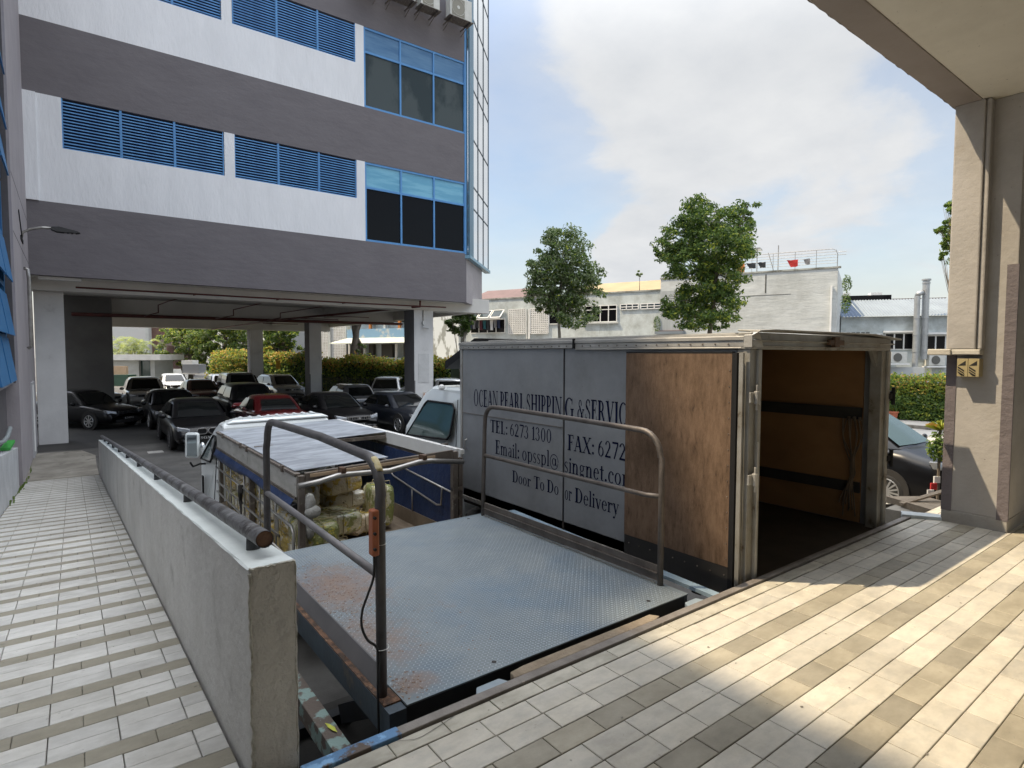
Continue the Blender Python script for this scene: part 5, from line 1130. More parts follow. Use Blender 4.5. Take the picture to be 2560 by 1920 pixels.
# ribbed cab roof
s = B(); n = 9
for i in range(n):
    xa = LX0+.28+(1.15)*(i+.15)/n; xb_ = LX0+.28+1.15*(i+.75)/n
    s.prism([(xa+.05, 9.02, .602+.035*(xa-LX0)/1.7), (xb_+.03, 9.02, .606+.035*(xb_-LX0)/1.7), (xb_+.010, 9.02, .616+.035*(xb_-LX0)/1.7), (xa+.070, 9.02, .612+.035*(xa-LX0)/1.7)], (0, .19, .006))
s.build('roof_rib', white_paint, lo, bevel=.006, split=True)
s = B(); s.hexa([(1.70,8.93,.55),(3.2,8.93,.57),(3.15,9.30,.585),(1.76,9.30,.57),(1.80,8.96,.60),(3.10,8.96,.62),(3.02,9.22,.625),(1.90,9.22,.61)]); s.build('roof_crown', white_paint, lo, bevel=.03, smooth=False)
s = B(); s.box(1.540, 9.75, GZ+.5, 1.556, 9.85, -.3); s.build('grab_handle', black_metal, lo)
s = B(); s.tube([(1.60, 9.80, -.12), (1.50, 9.72, -.10), (1.40, 9.66, -.12), (1.36, 9.62, -.05)], .014, 8); s.build('mirror_arm', black_metal, lo, smooth=True)
mo = at(481, 1113, 9.2)
s = B(); s.obox(mo, RT*.105+UP*.0, fw*.05, UP*.20); mr_ = s.build('mirror', white_paint, lo, bevel=.04)
s = B(); s.obox(mo-fw*.052+RT*.02, RT*.075, fw*.004, UP*.165); s.build('mirror_glass', mat('mirror_dark', (.35,.40,.42), .08, 1), mr_)
s = B(); mo2 = mo+RT*.16-UP*.06; s.sphere(mo2, .045, .06, .11, 10, 8); s.build('mirror', mat('mirror_gray', (.6,.63,.63), .15, .8), lo, smooth=True)
for x_ in (1.72, 3.14):
    wheel(lo, (x_, 6.3, GZ+.34), (-1 if x_ < 2 else 1, 0, 0), .34, .2, rim_d, 6); wheel(lo, (x_, 9.6, GZ+.34), (-1 if x_ < 2 else 1, 0, 0), .34, .2, rim_d, 6)
# cargo bundles, each a thing
random.seed(14)
twine_m = mat('twine', (.42,.35,.20), .8)
def bundle(c, h, mi, rot, label, grp='wrapped bundles on the lorry'):
    bm_ = bmesh.new(); bmesh.ops.create_cube(bm_, size=2); bmesh.ops.subdivide_edges(bm_, edges=bm_.edges[:], cuts=7, use_grid_fill=True)
    for v in bm_.verts:
        p = v.co; q = Vector((abs(p.x)**5, abs(p.y)**5, abs(p.z)**5)); l = (q.x+q.y+q.z)**.2
        p /= max(l, 1e-4)
        p.x *= h[0]*(1-.05*math.exp(-(p.y/.12)**2)); p.y *= h[1]; p.z *= h[2]*(1-.07*math.exp(-((v.co.y)/ .12)**2)-.05*math.exp(-((v.co.x)/.1)**2))
        p += Vector([random.uniform(-.010, .010) for _ in range(3)])
    me = bpy.data.meshes.new('bundle'); bm_.to_mesh(me); bm_.free(); me.polygons.foreach_set('use_smooth', [True]*len(me.polygons)); me.materials.append(wrap_m[mi])
    o = bpy.data.objects.new('bundle', me); COL.objects.link(o); o.location = c; o.rotation_euler = (random.uniform(-.05, .05), random.uniform(-.06, .06), rot)
    md = o.modifiers.new('subs', 'SUBSURF'); md.levels = 1; md.render_levels = 1
    for ax in (0, 1):
        for f in ((.05,) if ax == 0 or h[ax] < .22 else (-.45, .42)):
            q = B(); e = h[1-ax]+.006; zt = h[2]+.006; u = h[ax]*f
            pr = [(-e*.93, -zt), (-e, -zt*.8), (-e, zt*.8), (-e*.93, zt*.98), (e*.93, zt*.98), (e, zt*.8), (e, -zt*.8), (e*.93, -zt)]
            q.tube([((u, a, z) if ax == 0 else (a, u, z)) for a, z in pr+[pr[0]]], .0045, 5)
            w_ = q.build('twine', twine_m, None); w_.parent = o
    return tag(o, label, 'bundle', grp)
BL = []
BL.append(((2.36, 6.42, .11), (.25, .20, .135), 0, .2, 'large brown and yellow wrapped bundle on top of the pile, seen under the bent bar'))
BL.append(((1.98, 6.25, .10), (.10, .14, .13), 0, .1, 'small brown wrapped bundle at the top left of the pile, behind the plastic bag'))
BL.append(((2.48, 6.55, -.13), (.24, .2, .10), 2, .15, 'flat pale wrapped bundle squeezed under the large brown one'))
BL.append(((2.12, 6.02, -.22), (.30, .26, .125), 1, .2, 'glossy green and white wrapped bundle lying wide in the open rear'))
BL.append(((2.52, 6.30, -.36), (.16, .18, .12), 0, .3, 'yellow wrapped bundle on the bed just right of the green one'))
BL.append(((2.83, 6.36, -.22), (.155, .16, .27), 1, .1, 'tall green striped bundle standing upright beside the blue tarp'))
BL.append(((1.98, 5.72, -.42), (.24, .16, .09), 2, .1, 'low bundle on the bed behind the lift edge with a gold flap'))
lab2 = ['wrapped bundle behind the side hoops, bottom layer, %s', 'wrapped bundle behind the side hoops, middle layer, %s', 'wrapped bundle behind the side hoops, top layer, %s']
pos2 = ['next to the rear post', 'second from the rear post', 'third from the rear post', 'fourth from the rear post', 'fifth from the rear post', 'nearest the cab']
for j, y in enumerate((5.52, 6.10, 6.70, 7.28, 7.86, 8.42)):
    for k, z in enumerate((-.37, -.13, .105)):
        if k == 2 and j == 0: continue
        BL.append(((1.80+.02*random.random(), y+random.uniform(-.03, .03), z), (.19, .275, .125), random.choice((0, 2, 2, 1)), random.uniform(-.04, .04), lab2[k] % pos2[j]))
for a in BL: bundle(*a)
for j, y in enumerate((7.1, 7.8, 8.4)):
    for k, z in enumerate((-.35, -.10)):
        bundle((2.45, y, z), (.4, .3, .13), 0, 0, 'large wrapped bundle deep in the lorry, %s row, %s layer' % (('near', 'middle', 'far')[j], ('lower', 'upper')[k]))
s = B(); s.box(2.25, 5.32, BZ+.001, 2.78, 5.98, BZ+.015); tag(s.build('cardboard_sheet', card), 'plain cardboard sheet lying on the lorry bed near the tailgate', 'cardboard')

# ------------------------------------------------------------------ cars
KIND = dict(
 sedan=dict(L=4.6, W=1.80, H=1.45, belt=.92, hood=.86, b0=-1.05, r0=-.30, r1=.85, b1=1.62, trunk=.98, r=.325),
 hatch=dict(L=4.1, W=1.74, H=1.48, belt=.94, hood=.90, b0=-1.05, r0=-.35, r1=1.45, b1=1.90, trunk=.98, r=.32),
 suv=dict(L=4.6, W=1.86, H=1.68, belt=1.08, hood=1.05, b0=-1.05, r0=-.35, r1=1.70, b1=2.15, trunk=1.1, r=.36),
 mpv=dict(L=4.8, W=1.85, H=1.62, belt=1.02, hood=.98, b0=-1.55, r0=-.60, r1=1.95, b1=2.28, trunk=1.05, r=.33),
 van=dict(L=4.9, W=1.86, H=1.90, belt=1.12, hood=1.08, b0=-1.80, r0=-1.05, r1=2.15, b1=2.38, trunk=1.15, r=.34))
def car(kind, paint, label, x, y, rz_, rim=rim_m, plate=None, grille='bar', rev=False, spokes=8, detail=True, lampm=None, group='cars parked under and beside the building', glass=None, name='parked_car'):
    p = KIND[kind]; L, W, H = p['L'], p['W'], p['H']; hw = W/2
    t = thing(name, label, 'car', (0, 0, 0), group); glass = glass or cglass
    zb = .20
    st_ = [(-L/2, .78, .50, .28), (-L/2+.05, .88, p['hood']-.20, .22), (-L/2+.22, .95, p['hood']-.10, zb), (-L/2+.6, .99, p['hood']-.03, zb), (p['b0']-.15, 1.0, p['belt']-.02, zb), (p['b0']+.3, 1.0, p['belt']+.01, zb),
           (.4, 1.0, p['belt']+.02, zb), (p['b1']-.2, 1.0, p['trunk'], zb), (L/2-.35, .98, p['trunk']-.01, zb), (L/2-.10, .93, p['trunk']-.06, .24), (L/2-.02, .88, p['trunk']-.22, .30), (L/2, .80, .50, .34)]
    s = B(); R = []
    for (yy, wf, zt, z0) in st_:
        h = hw*wf; half = [(0, z0), (h*.86, z0), (h*.97, z0+.10), (h, z0+(zt-z0)*.45), (h*.985, zt-.14*(zt-z0)), (h*.90, zt-.02), (h*.55, zt+.015), (0, zt+.03)]
        R.append([(a, yy, z) for a, z in half] + [(-a, yy, z) for a, z in half[-2:0:-1]])
    n = len(R[0]); vs = [v for r_ in R for v in r_]
    fs = [tuple(range(n))[::-1], tuple(range((len(R)-1)*n, len(R)*n))]
    for i in range(len(R)-1):
        for k in range(n): fs.append((i*n+k, (i+1)*n+k, (i+1)*n+(k+1) % n, i*n+(k+1) % n))
    s.add(vs, fs); s.build('body', paint, t, smooth=True, subs=1)
    # greenhouse
    wb, wr = hw*.93, hw*.70; zb_, zr = p['belt']-.02, H
    bf, rf, rb_, bb = p['b0'], p['r0'], p['r1'], p['b1']
    def ring(yf, yr, w, z, bow):
        return [(-w*.80, yf-bow, z), (0, yf-bow-.05, z+.0), (w*.80, yf-bow, z), (w, yf+.12, z), (w*1.01, (yf+yr)/2, z), (w*.99, yr-.1, z), (w*.82, yr+bow*.6, z), (0, yr+bow, z), (-w*.82, yr+bow*.6, z), (-w*.99, yr-.1, z), (-w*1.01, (yf+yr)/2, z), (-w, yf+.12, z)]
    rings = [ring(bf, bb, wb, zb_, .04), ring(bf+(rf-bf)*.55, bb+(rb_-bb)*.45, wb+(wr-wb)*.42, zb_+(zr-zb_)*.5, .05), ring(rf, rb_, wr*1.04, zr-.07, .05), ring(rf+.08, rb_-.08, wr*.93, zr-.015, .03), ring(rf+.4, rb_-.4, wr*.5, zr+.01, .0)]
    s = B(); vs = [v for r_ in rings for v in r_]; n = 12; fs = []
    for i in range(len(rings)-1):
        for k in range(n): fs.append((i*n+k, i*n+(k+1) % n, (i+1)*n+(k+1) % n, (i+1)*n+k))
    fs.append(tuple((len(rings)-1)*n+k for k in range(n))); s.add(vs, fs); s.build('roof', paint, t, smooth=True, subs=1)
    def lerp(a, b, f): return Vector(a)+(Vector(b)-Vector(a))*f
    def patch(nm, k0, k1, u0, u1, v0, v1, off, mm=None):
        s = B(); g = []
        for v in (v0, (v0+v1)/2, v1):
            row = []
            for u in [u0+(u1-u0)*q/6 for q in range(7)]:
                kk = k0+(k1-k0)*u; i = int(math.floor(kk)) % 12; j = (i+1) % 12; f = kk-math.floor(kk)
                P0, P1, P2 = [lerp(r_[i], r_[j], f) for r_ in rings[:3]]
                P = lerp(P0, P1, v*2) if v < .5 else lerp(P1, P2, v*2-1)
                c = Vector((0, (bf+bb)/2, P.z)); d = (P-c); d.z = .12; d.normalize(); row.append(P+d*off)
            g += row
        fs = [(a*7+b_, a*7+b_+1, (a+1)*7+b_+1, (a+1)*7+b_) for a in range(2) for b_ in range(6)]
        s.add(g, fs); return s.build(nm, mm or glass, t, smooth=True)
    patch('windscreen', 0, 2, .03, .97, .08, .93, .014)
    patch('rear_window', 6, 8, .05, .95, .12, .88, .014)
    patch('side_window', 3, 5, .02, .47, .14, .88, .012); patch('side_window', 3, 5, .51, .93, .14, .86, .012)
    patch('side_window', 9, 11, .07, .49, .14, .86, .012); patch('side_window', 9, 11, .53, .98, .14, .88, .012)
    wy = L*.295
    for sx in (-1, 1):
        for yy in (-wy-.05, wy-.05):
            s = B(); s.disc((sx*(hw-.03), yy, p['r']+.03), (1, 0, 0), p['r']+.055, .07, 24); s.build('wheel_arch', black_pl, t)
            wheel(t, (sx*(hw-.085), yy, p['r']), (sx, 0, 0), p['r'], .2, rim, spokes)
    f = -L/2
    lh = p['hood']
    for sx in (-1, 1):
        s = B(); s.hexa([(sx*hw*.52, f+.01, lh-.27), (sx*hw*.86, f+.10, lh-.25), (sx*hw*.90, f+.22, lh-.25), (sx*hw*.52, f+.1, lh-.27), (sx*hw*.54, f+.04, lh-.17), (sx*hw*.89, f+.16, lh-.10), (sx*hw*.92, f+.30, lh-.10), (sx*hw*.46, f+.12, lh-.17)] if sx > 0 else
                        [(sx*hw*.86, f+.10, lh-.25), (sx*hw*.52, f+.01, lh-.27), (sx*hw*.52, f+.1, lh-.27), (sx*hw*.90, f+.22, lh-.25), (sx*hw*.89, f+.16, lh-.10), (sx*hw*.54, f+.04, lh-.17), (sx*hw*.46, f+.12, lh-.17), (sx*hw*.92, f+.30, lh-.10)])
        s.build('headlight', lampm or lamp_glass, t, bevel=.02)
        s = B(); s.box(sx*hw*.50, L/2-.06, p['trunk']-.28, sx*hw*.86, L/2+.004, p['trunk']-.14); s.build('taillight', lamp_red, t, bevel=.02)
        s = B(); s.sphere((sx*(hw+.10), bf+.28, p['belt']+.05), .10, .05, .075, 10, 8); s.build('mirror', paint, t, smooth=True)
    if grille == 'kidney':
        for sx in (-1, 1):
            s = B(); pts = [(sx*(.155+.135*math.cos(a)), f-.045, lh-.25+.085*max(-1, min(1, 1.25*math.sin(a)))) for a in [2*PI*q/20 for q in range(21)]]
            s.tube(pts, .016, 6); g = s.build('grille', chrome, t)
            s = B(); s.box(sx*.15-.11, f-.02, lh-.31, sx*.15+.11, f-.012, lh-.19); s.build('grille_inner', black_metal, g)
    elif grille == 'wing':
        s = B(); s.prism([(-.62, f+.06, lh-.20), (0, f-.03, lh-.24), (.62, f+.06, lh-.20), (.62, f+.06, lh-.155), (0, f-.03, lh-.18), (-.62, f+.06, lh-.155)], (0, .03, 0))
        for z in (.30, .36, .42, .48): s.box(-.5, f-.012, lh-z-.01, .5, f+.0, lh-z)
        s.tube(arc((0, f-.04, lh-.21), .06, 0, 2*PI, 16, (1,0,0), (0,0,.7)), .008, 6); s.build('grille', chrome, t)
        s = B(); s.box(-.56, f-.006, .24, .56, f+.05, lh-.27); s.build('grille_inner', black_metal, t)
    else:
        s = B(); s.box(-.40, f-.02, lh-.285, .40, f+.02, lh-.275); s.box(-.42, f-.02, lh-.185, .42, f+.02, lh-.172); s.box(-.42, f-.018, lh-.28, -.40, f+.02, lh-.18); s.box(.40, f-.018, lh-.28, .42, f+.02, lh-.18)
        for q in range(9): s.box(-.36+.09*q-.006, f-.015, lh-.27, -.36+.09*q+.006, f, lh-.19)
        s.box(-.05, f-.03, lh-.26, .05, f-.015, lh-.20); s.build('grille', chrome, t)
        s = B(); s.box(-.40, f-.010, lh-.28, .40, f+.02, lh-.185); s.build('grille_inner', black_metal, t)
    s = B(); s.box(-.55, f-.004, .25, .55, f+.05, .36); s.build('lower_intake', black_pl, t)
    for yp, sg in ((f-.03, -1), (L/2+.02, 1)):
        s = B(); s.box(-.26, yp-.006, .36 if sg < 0 else .55, .26, yp+.006, .47 if sg < 0 else .66); pl_ = s.build('number_plate', plate_bk, t)
        if detail:
            polys, wd = word_mesh(plate or '1300', G); sc_ = .40/wd; s = B(); z0 = .38 if sg < 0 else .57
            for q in polys: s.add([((u*sc_-.2)*(-sg), yp+sg*.0075, z0+v*.07) for u, v in q], [tuple(range(len(q)))])
            s.build('plate_number', plate_wh, pl_)
    t.location = (x, y, GZ+.006); t.rotation_euler = (0, 0, rz_)
    return t
P_black = mat('paint_black', (.005, .005, .006), .3, 0, coat=.22, spec=.3); P_dkblue = mat('paint_midnight', (.012, .015, .022), .3, .1, coat=.5); P_red = body_paint('red', (.085, .004, .006)); P_white = body_paint('white', (.66, .66, .65)); P_silver = body_paint('silver', (.30, .29, .27)); P_gray = body_paint('gray', (.13, .13, .13)); P_dred = body_paint('darkred', (.10, .004, .006)); P_wsuv = body_paint('pearl', (.42, .41, .39))
car('sedan', P_black, 'black sedan with round edged twin chrome grilles and black plate reading SGX 7', 3.25, 21.85, rad(0), plate='SGX 7', grille='kidney', rim=rim_d)
car('sedan', P_black, 'black sedan close behind the twin grille sedan, only its roof and side showing', 3.25, 27.9, rad(1))
car('suv', P_wsuv, 'pale crossover with black windscreen facing out at the left of the car park', 3.1, 36.5, rad(-1))
car('sedan', P_dred, 'dark red sedan in the second row behind the black sedans', 5.9, 37.6, rad(2))
car('sedan', P_white, 'white sedan at the far end in the daylight beside the guard house', 6.0, 49.5, rad(0))
car('hatch', P_white, 'white car mostly hidden between the dark red sedan and the grey van', 8.5, 45.5, rad(0), detail=False)
car('van', P_gray, 'grey van with wide dark windscreen behind the black crossover', 7.35, 34.8, rad(-3), rim=rim_d)
car('suv', P_black, 'black crossover in shadow between the black sedan and the red sedan', 5.95, 27.6, rad(180), rim=rim_d)
car('mpv', P_silver, 'silver people carrier facing out beside the middle column', 10.55, 38.6, rad(3))
car('sedan', P_red, 'deep red sedan in the front row right behind the white lorry cab', 5.80, 22.7, rad(180), rim=rim_d)
car('sedan', P_black, 'black sedan with bright headlamp and chrome barred grille above the lorry roof', 8.05, 22.25, rad(4))
car('sedan', P_dkblue, 'midnight blue sedan with winged chrome grille beside the truck cab', 10.35, 21.2, rad(6), grille='wing')
car('hatch', P_gray, 'dark grey hatchback seen from behind between the columns', 10.9, 27.8, rad(176), rim=rim_d)
car('suv', P_white, 'white crossover half hidden behind the striped nearest column', 13.7, 29.4, rad(-32))
car('suv', P_white, 'white crossover with roof rails just left of the box truck cab', 15.3, 25.6, rad(-25))
car('suv', P_silver, 'pale car behind the dark saloon beside the inner wall at far left', .35, 35.5, rad(30))
car('sedan', P_black, 'black saloon lost in shadow beside the inner wall at far left', .35, 29.2, rad(38))
# black people carrier at the right
KIND['mpv2'] = dict(L=4.9, W=1.85, H=1.88, belt=1.17, hood=1.12, b0=-1.62, r0=-.62, r1=2.05, b1=2.38, trunk=1.12, r=.35)
am = car('mpv2', P_black, 'glossy black people carrier with alloy wheels between the box truck and the pillar', 13.36, 5.95, rad(-4), spokes=15, glass=cglass_g, grille='wing', group=None)

# ------------------------------------------------------------------ vegetation
def leaves(s, c, rx, ry, rz_, n, size, mats_w, rng, shell=.55, droop=0):
    for _ in range(n):
        while True:
            v = Vector((rng.uniform(-1, 1), rng.uniform(-1, 1), rng.uniform(-1, 1)))
            l = v.length
            if l < 1 and (l > shell or rng.random() < .18): break
        p = Vector((c[0]+v.x*rx, c[1]+v.y*ry, c[2]+v.z*rz_)); d = v.normalized()
        nrm = (d*.6+Vector((rng.gauss(0, .5), rng.gauss(0, .5), .35+rng.gauss(0, .4)))).normalized()
        a = nrm.cross(Vector((rng.gauss(0, 1), rng.gauss(0, 1), rng.gauss(0, 1)-droop))).normalized(); b_ = nrm.cross(a)
        L = size*rng.uniform(.6, 1.35); W = L*.42
        k = rng.random(); mi = 0
        for q, w in enumerate(mats_w):
            if k < w: mi = q; break
            k -= w
        s.m(mi); s.add([p-a*L*.5, p-a*L*.05+b_*W*.5+nrm*W*.12, p+a*L*.5-nrm*L*.1, p-a*L*.05-b_*W*.5+nrm*W*.12], [(0,1,2,3)])
def tree(name, label, base, top, blobs, n, size, mats, w, trunk_r=.13, barkm=bark, seed=1, trunkpts=None, cat='tree', group=None, inner=True, droop=.5):
    rng = random.Random(seed); t = thing(name, label, cat, base, group); base = Vector(base)
    tp = [base]+[Vector(q) for q in (trunkpts or [])]+[Vector(top)]
    s = B(); m_ = len(tp); s.tube(tp, [trunk_r*(1-.6*i/(m_-1)) for i in range(m_)], 10)
    for (c, rx, ry, rz_) in blobs:
        o = Vector(tp[-2])+(Vector(tp[-1])-Vector(tp[-2]))*rng.uniform(0, .8); c = Vector(c)
        mid = (o+c)/2+Vector((rng.gauss(0, .1), rng.gauss(0, .1), .1))
        s.tube([o, mid, c], [trunk_r*.42, trunk_r*.28, trunk_r*.08], 6)
        for _ in range(5):
            e = c+Vector((rng.uniform(-1, 1)*rx, rng.uniform(-1, 1)*ry, rng.uniform(-.8, .9)*rz_))*.75; s.tube([mid+(c-mid)*rng.random(), e], [trunk_r*.14, trunk_r*.04], 4)
    s.build('trunk', barkm, t, smooth=True)
    s = B(); tot = sum(b_[1]*b_[2]*b_[3] for b_ in blobs)
    for (c, rx, ry, rz_) in blobs:
        share = n*(rx*ry*rz_)/tot; ncl = max(6, int(share*1.9/55))
        for _ in range(ncl):
            while True:
                v = Vector((rng.uniform(-1, 1), rng.uniform(-1, 1), rng.uniform(-1, 1)))
                if .35 < v.length < 1: break
            cc_ = (c[0]+v.x*rx, c[1]+v.y*ry, c[2]+v.z*rz_); q = rng.uniform(.24, .46)*min(1, (rx+rz_)/2)
            leaves(s, cc_, q, q, q*.62, 55, size, w, rng, .3, droop)
    s.build('crown', mats, t)
    return t
GM = [leaf_green, leaf_dark, leaf_gray, leaf_lime, leaf_gold]
def blobsat(lst, w, dw=0):
    out = []
    for (px, py, rx, rz_) in lst: out.append((tuple(at(px, py, w)+fw*random.uniform(-dw, dw)), rx*1.12, rx*1.0, rz_*1.12))
    return out
random.seed(31)
w1 = 32
k1 = w1/FPX
tree('broadleaf_tree', 'round grey green tree behind the box truck, left of the tall one', tuple(at(1398, 1020, w1)), tuple(at(1402, 700, w1)),
     blobsat([(1405, 630, 62*k1, 52*k1), (1360, 680, 50*k1, 42*k1), (1450, 690, 55*k1, 48*k1), (1400, 720, 70*k1, 45*k1), (1350, 735, 38*k1, 30*k1), (1470, 740, 36*k1, 40*k1), (1430, 780, 55*k1, 40*k1), (1385, 770, 40*k1, 30*k1)], w1, .5),
     9500, .19, GM, (.26, .18, .52, .04), .11, bark_pale, 5, [tuple(at(1400, 860, w1)), tuple(at(1396, 790, w1))])
w2 = 27; k2 = w2/FPX
tree('broadleaf_tree', 'tall bright green tree with a waist behind the box truck', tuple(at(1772, 1050, w2)), tuple(at(1790, 640, w2)),
     blobsat([(1760, 545, 62*k2, 42*k2), (1840, 560, 48*k2, 45*k2), (1700, 600, 60*k2, 45*k2), (1790, 620, 85*k2, 50*k2), (1720, 660, 70*k2, 45*k2), (1800, 690, 60*k2, 40*k2), (1750, 720, 60*k2, 30*k2), (1720, 765, 62*k2, 34*k2), (1800, 765, 55*k2, 40*k2), (1740, 800, 50*k2, 26*k2), (1800, 805, 40*k2, 18*k2), (1865, 530, 28*k2, 26*k2), (1665, 620, 30*k2, 25*k2), (1690, 770, 40*k2, 24*k2)], w2, .4),
     15500, .175, GM, (.54, .30, .04, .12), .14, bark, 6, [tuple(at(1772, 850, w2)), tuple(at(1785, 740, w2))])
w3 = 26; k3 = w3/FPX
tree('broadleaf_tree', 'green tree whose branch tips reach out from behind the pillar', tuple(at(2420, 1040, w3)), tuple(at(2420, 560, w3)),
     blobsat([(2400, 540, 40*k3, 34*k3), (2440, 600, 60*k3, 60*k3), (2375, 560, 20*k3, 14*k3), (2372, 610, 16*k3, 20*k3), (2350, 575, 14*k3, 8*k3), (2370, 522, 12*k3, 12*k3), (2366, 640, 9*k3, 10*k3)], w3, .2),
     2600, .17, GM, (.6, .3, .0, .1), .12, bark, 7)
w4 = 36; k4 = w4/FPX
tree('broadleaf_tree', 'small tree with pale trunk just left of the box truck top', tuple(at(1150, 960, w4)), tuple(at(1165, 800, w4)),
     blobsat([(1150, 810, 26*k4, 26*k4), (1175, 800, 16*k4, 22*k4), (1130, 800, 16*k4, 20*k4), (1192, 735, 10*k4, 14*k4), (1165, 780, 22*k4, 18*k4)], w4, .2),
     2200, .18, GM, (.4, .5, .1), .11, bark_pale, 8)
w5 = 46; k5 = w5/FPX
tree('broadleaf_tree', 'forked bare trunk tree in front of the blue parapet building', tuple(at(893, 960, w5)), tuple(at(895, 800, w5)),
     blobsat([(880, 770, 40*k5, 20*k5), (915, 765, 40*k5, 20*k5), (905, 880, 14*k5, 24*k5)], w5, .3), 1500, .2, GM, (.5, .4, .1), .45, bark, 9, [tuple(at(885, 880, w5))])
for i, (px, py, w, r, n, mw, sd, lb_) in enumerate((  # bearings and sizes
        (475, 842, 60, 62, 5200, (.45, .15, .2, .2), 11, 'leafy tree in front of the brown and orange building seen through the car park'),
        (560, 838, 58, 72, 7000, (.45, .25, .2, .1), 12, 'wide leafy tree in the middle of the gap under the building'),
        (640, 842, 62, 56, 4000, (.4, .2, .3, .1), 13, 'pale green tree right of the wide one under the building'),
        (702, 842, 50, 40, 2400, (.5, .3, .1, .1), 14, 'tree with slanting trunk behind the far white column'))):
    kk = w/FPX
    tree('garden_tree', lb_, tuple(at(px, 1000, w)), tuple(at(px+6, py-30, w)), blobsat([(px, py, r*kk, r*kk*.7), (px-r*.6, py+20, r*.6*kk, r*.5*kk), (px+r*.6, py+15, r*.6*kk, r*.5*kk), (px, py-35, r*.8*kk, r*.5*kk), (px-r*.3, py+55, r*.6*kk, r*.45*kk), (px+r*.4, py+60, r*.55*kk, r*.45*kk)], w, .5), n, .30, GM, mw, .3, bark, sd, group='trees beyond the car park')
# palms at the far left
for i, (px, w) in enumerate(((312, 64), (345, 66))):
    t = thing('palm', ['clump of feathery palms behind the guard house roof, left one', 'clump of feathery palms behind the guard house roof, right one'][i], 'palm', tuple(at(px, 950, w)), 'palms behind the guard house')
    s = B(); rng = random.Random(40+i); b0 = at(px, 950, w)
    for q in range(5): s.tube([b0+RT*rng.uniform(-1, 1), b0+RT*rng.uniform(-1.4, 1.4)+Vector((0, 0, 3.4))], .06, 6)
    s.build('trunk', bark_pale, t)
    s = B()
    for q in range(46):
        o = b0+RT*rng.uniform(-1.6, 1.6)+fw*rng.uniform(-1, 1)+Vector((0, 0, rng.uniform(2.4, 4.6))); a = rng.uniform(0, 2*PI); d = Vector((math.cos(a), math.sin(a), 0)); l = rng.uniform(1.2, 2.2)
        pr = [o+d*l*u+Vector((0, 0, .9*l*u-1.1*l*u*u)) for u in (0, .2, .4, .6, .8, 1)]
        for u in range(1, 6):
            for k in range(5):
                f_ = k/5; p = pr[u-1]+(pr[u]-pr[u-1])*f_; tn = (pr[u]-pr[u-1]).normalized()
                for sg in (-1, 1):
                    sd = tn.cross(Vector((0, 0, 1))).normalized()*sg; e = p+sd*.38+tn*.14-Vector((0, 0, .14)); s.m(0 if rng.random() < .6 else 1)
                    s.quad(p, p+tn*.05, e)
    s.build('fronds', [leaf_gray, leaf_lime], t)
# hedges: bright leaves weighted to the top, both young growth and painted-in sunlight
def hedge(label, p0, p1, thick, z0, z1, n, size, mw_low, mw_top, seed, fence=False):
    rng = random.Random(seed); p0, p1 = Vector(p0), Vector(p1); d = p1-p0; L = d.length; d.normalize(); nn = Vector((d.y, -d.x, 0))
    t = thing('hedge', label, 'hedge', (p0.x, p0.y, z0), 'clipped hedges along the road')
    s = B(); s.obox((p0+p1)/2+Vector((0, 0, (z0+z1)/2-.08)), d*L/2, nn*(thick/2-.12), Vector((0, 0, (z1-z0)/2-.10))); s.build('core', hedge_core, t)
    s = B()
    hs_ = [rng.uniform(-.24, .24) for _ in range(int(L/.6)+3)]
    for _ in range(n):
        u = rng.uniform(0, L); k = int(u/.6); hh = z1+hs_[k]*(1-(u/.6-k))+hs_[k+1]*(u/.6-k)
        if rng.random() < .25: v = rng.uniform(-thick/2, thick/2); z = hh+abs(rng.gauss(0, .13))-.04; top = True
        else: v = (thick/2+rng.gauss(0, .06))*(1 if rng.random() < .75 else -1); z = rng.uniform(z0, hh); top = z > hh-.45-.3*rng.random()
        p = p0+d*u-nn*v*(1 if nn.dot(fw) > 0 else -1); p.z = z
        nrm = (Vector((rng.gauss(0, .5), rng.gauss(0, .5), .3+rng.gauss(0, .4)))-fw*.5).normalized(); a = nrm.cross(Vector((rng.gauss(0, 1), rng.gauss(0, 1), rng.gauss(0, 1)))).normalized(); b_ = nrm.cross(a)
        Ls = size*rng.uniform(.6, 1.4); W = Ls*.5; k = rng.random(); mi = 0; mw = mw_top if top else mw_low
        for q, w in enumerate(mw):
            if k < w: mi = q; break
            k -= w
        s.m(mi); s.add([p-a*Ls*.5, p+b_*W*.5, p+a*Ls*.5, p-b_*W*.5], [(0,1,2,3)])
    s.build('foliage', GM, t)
    if fence:
        s = B()
        for k in range(int(L/.16)):
            p = p0+d*k*.16; q = p-nn*(thick/2+.1)*(1 if nn.dot(fw) > 0 else -1); s.box(q.x-.012, q.y-.012, z0, q.x+.012, q.y+.012, z0+1.3)
        s.build('fence_bars', steel_old, t, kind='stuff')
h0, h1 = at(2206, 887, 27.5), at(2400, 887, 25.5)
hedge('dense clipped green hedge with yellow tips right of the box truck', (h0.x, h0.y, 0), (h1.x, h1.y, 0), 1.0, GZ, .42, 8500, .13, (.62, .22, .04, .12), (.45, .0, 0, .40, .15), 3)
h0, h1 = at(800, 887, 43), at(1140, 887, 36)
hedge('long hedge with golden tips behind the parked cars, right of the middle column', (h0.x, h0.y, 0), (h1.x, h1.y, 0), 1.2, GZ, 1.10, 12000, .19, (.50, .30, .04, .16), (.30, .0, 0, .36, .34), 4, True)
h0, h1 = at(545, 887, 50), at(790, 887, 44)
hedge('yellow green hedge in the middle of the gap under the building', (h0.x, h0.y, 0), (h1.x, h1.y, 0), 1.4, GZ, 1.45, 8000, .22, (.5, .30, .04, .16), (.35, .0, 0, .35, .30), 5)
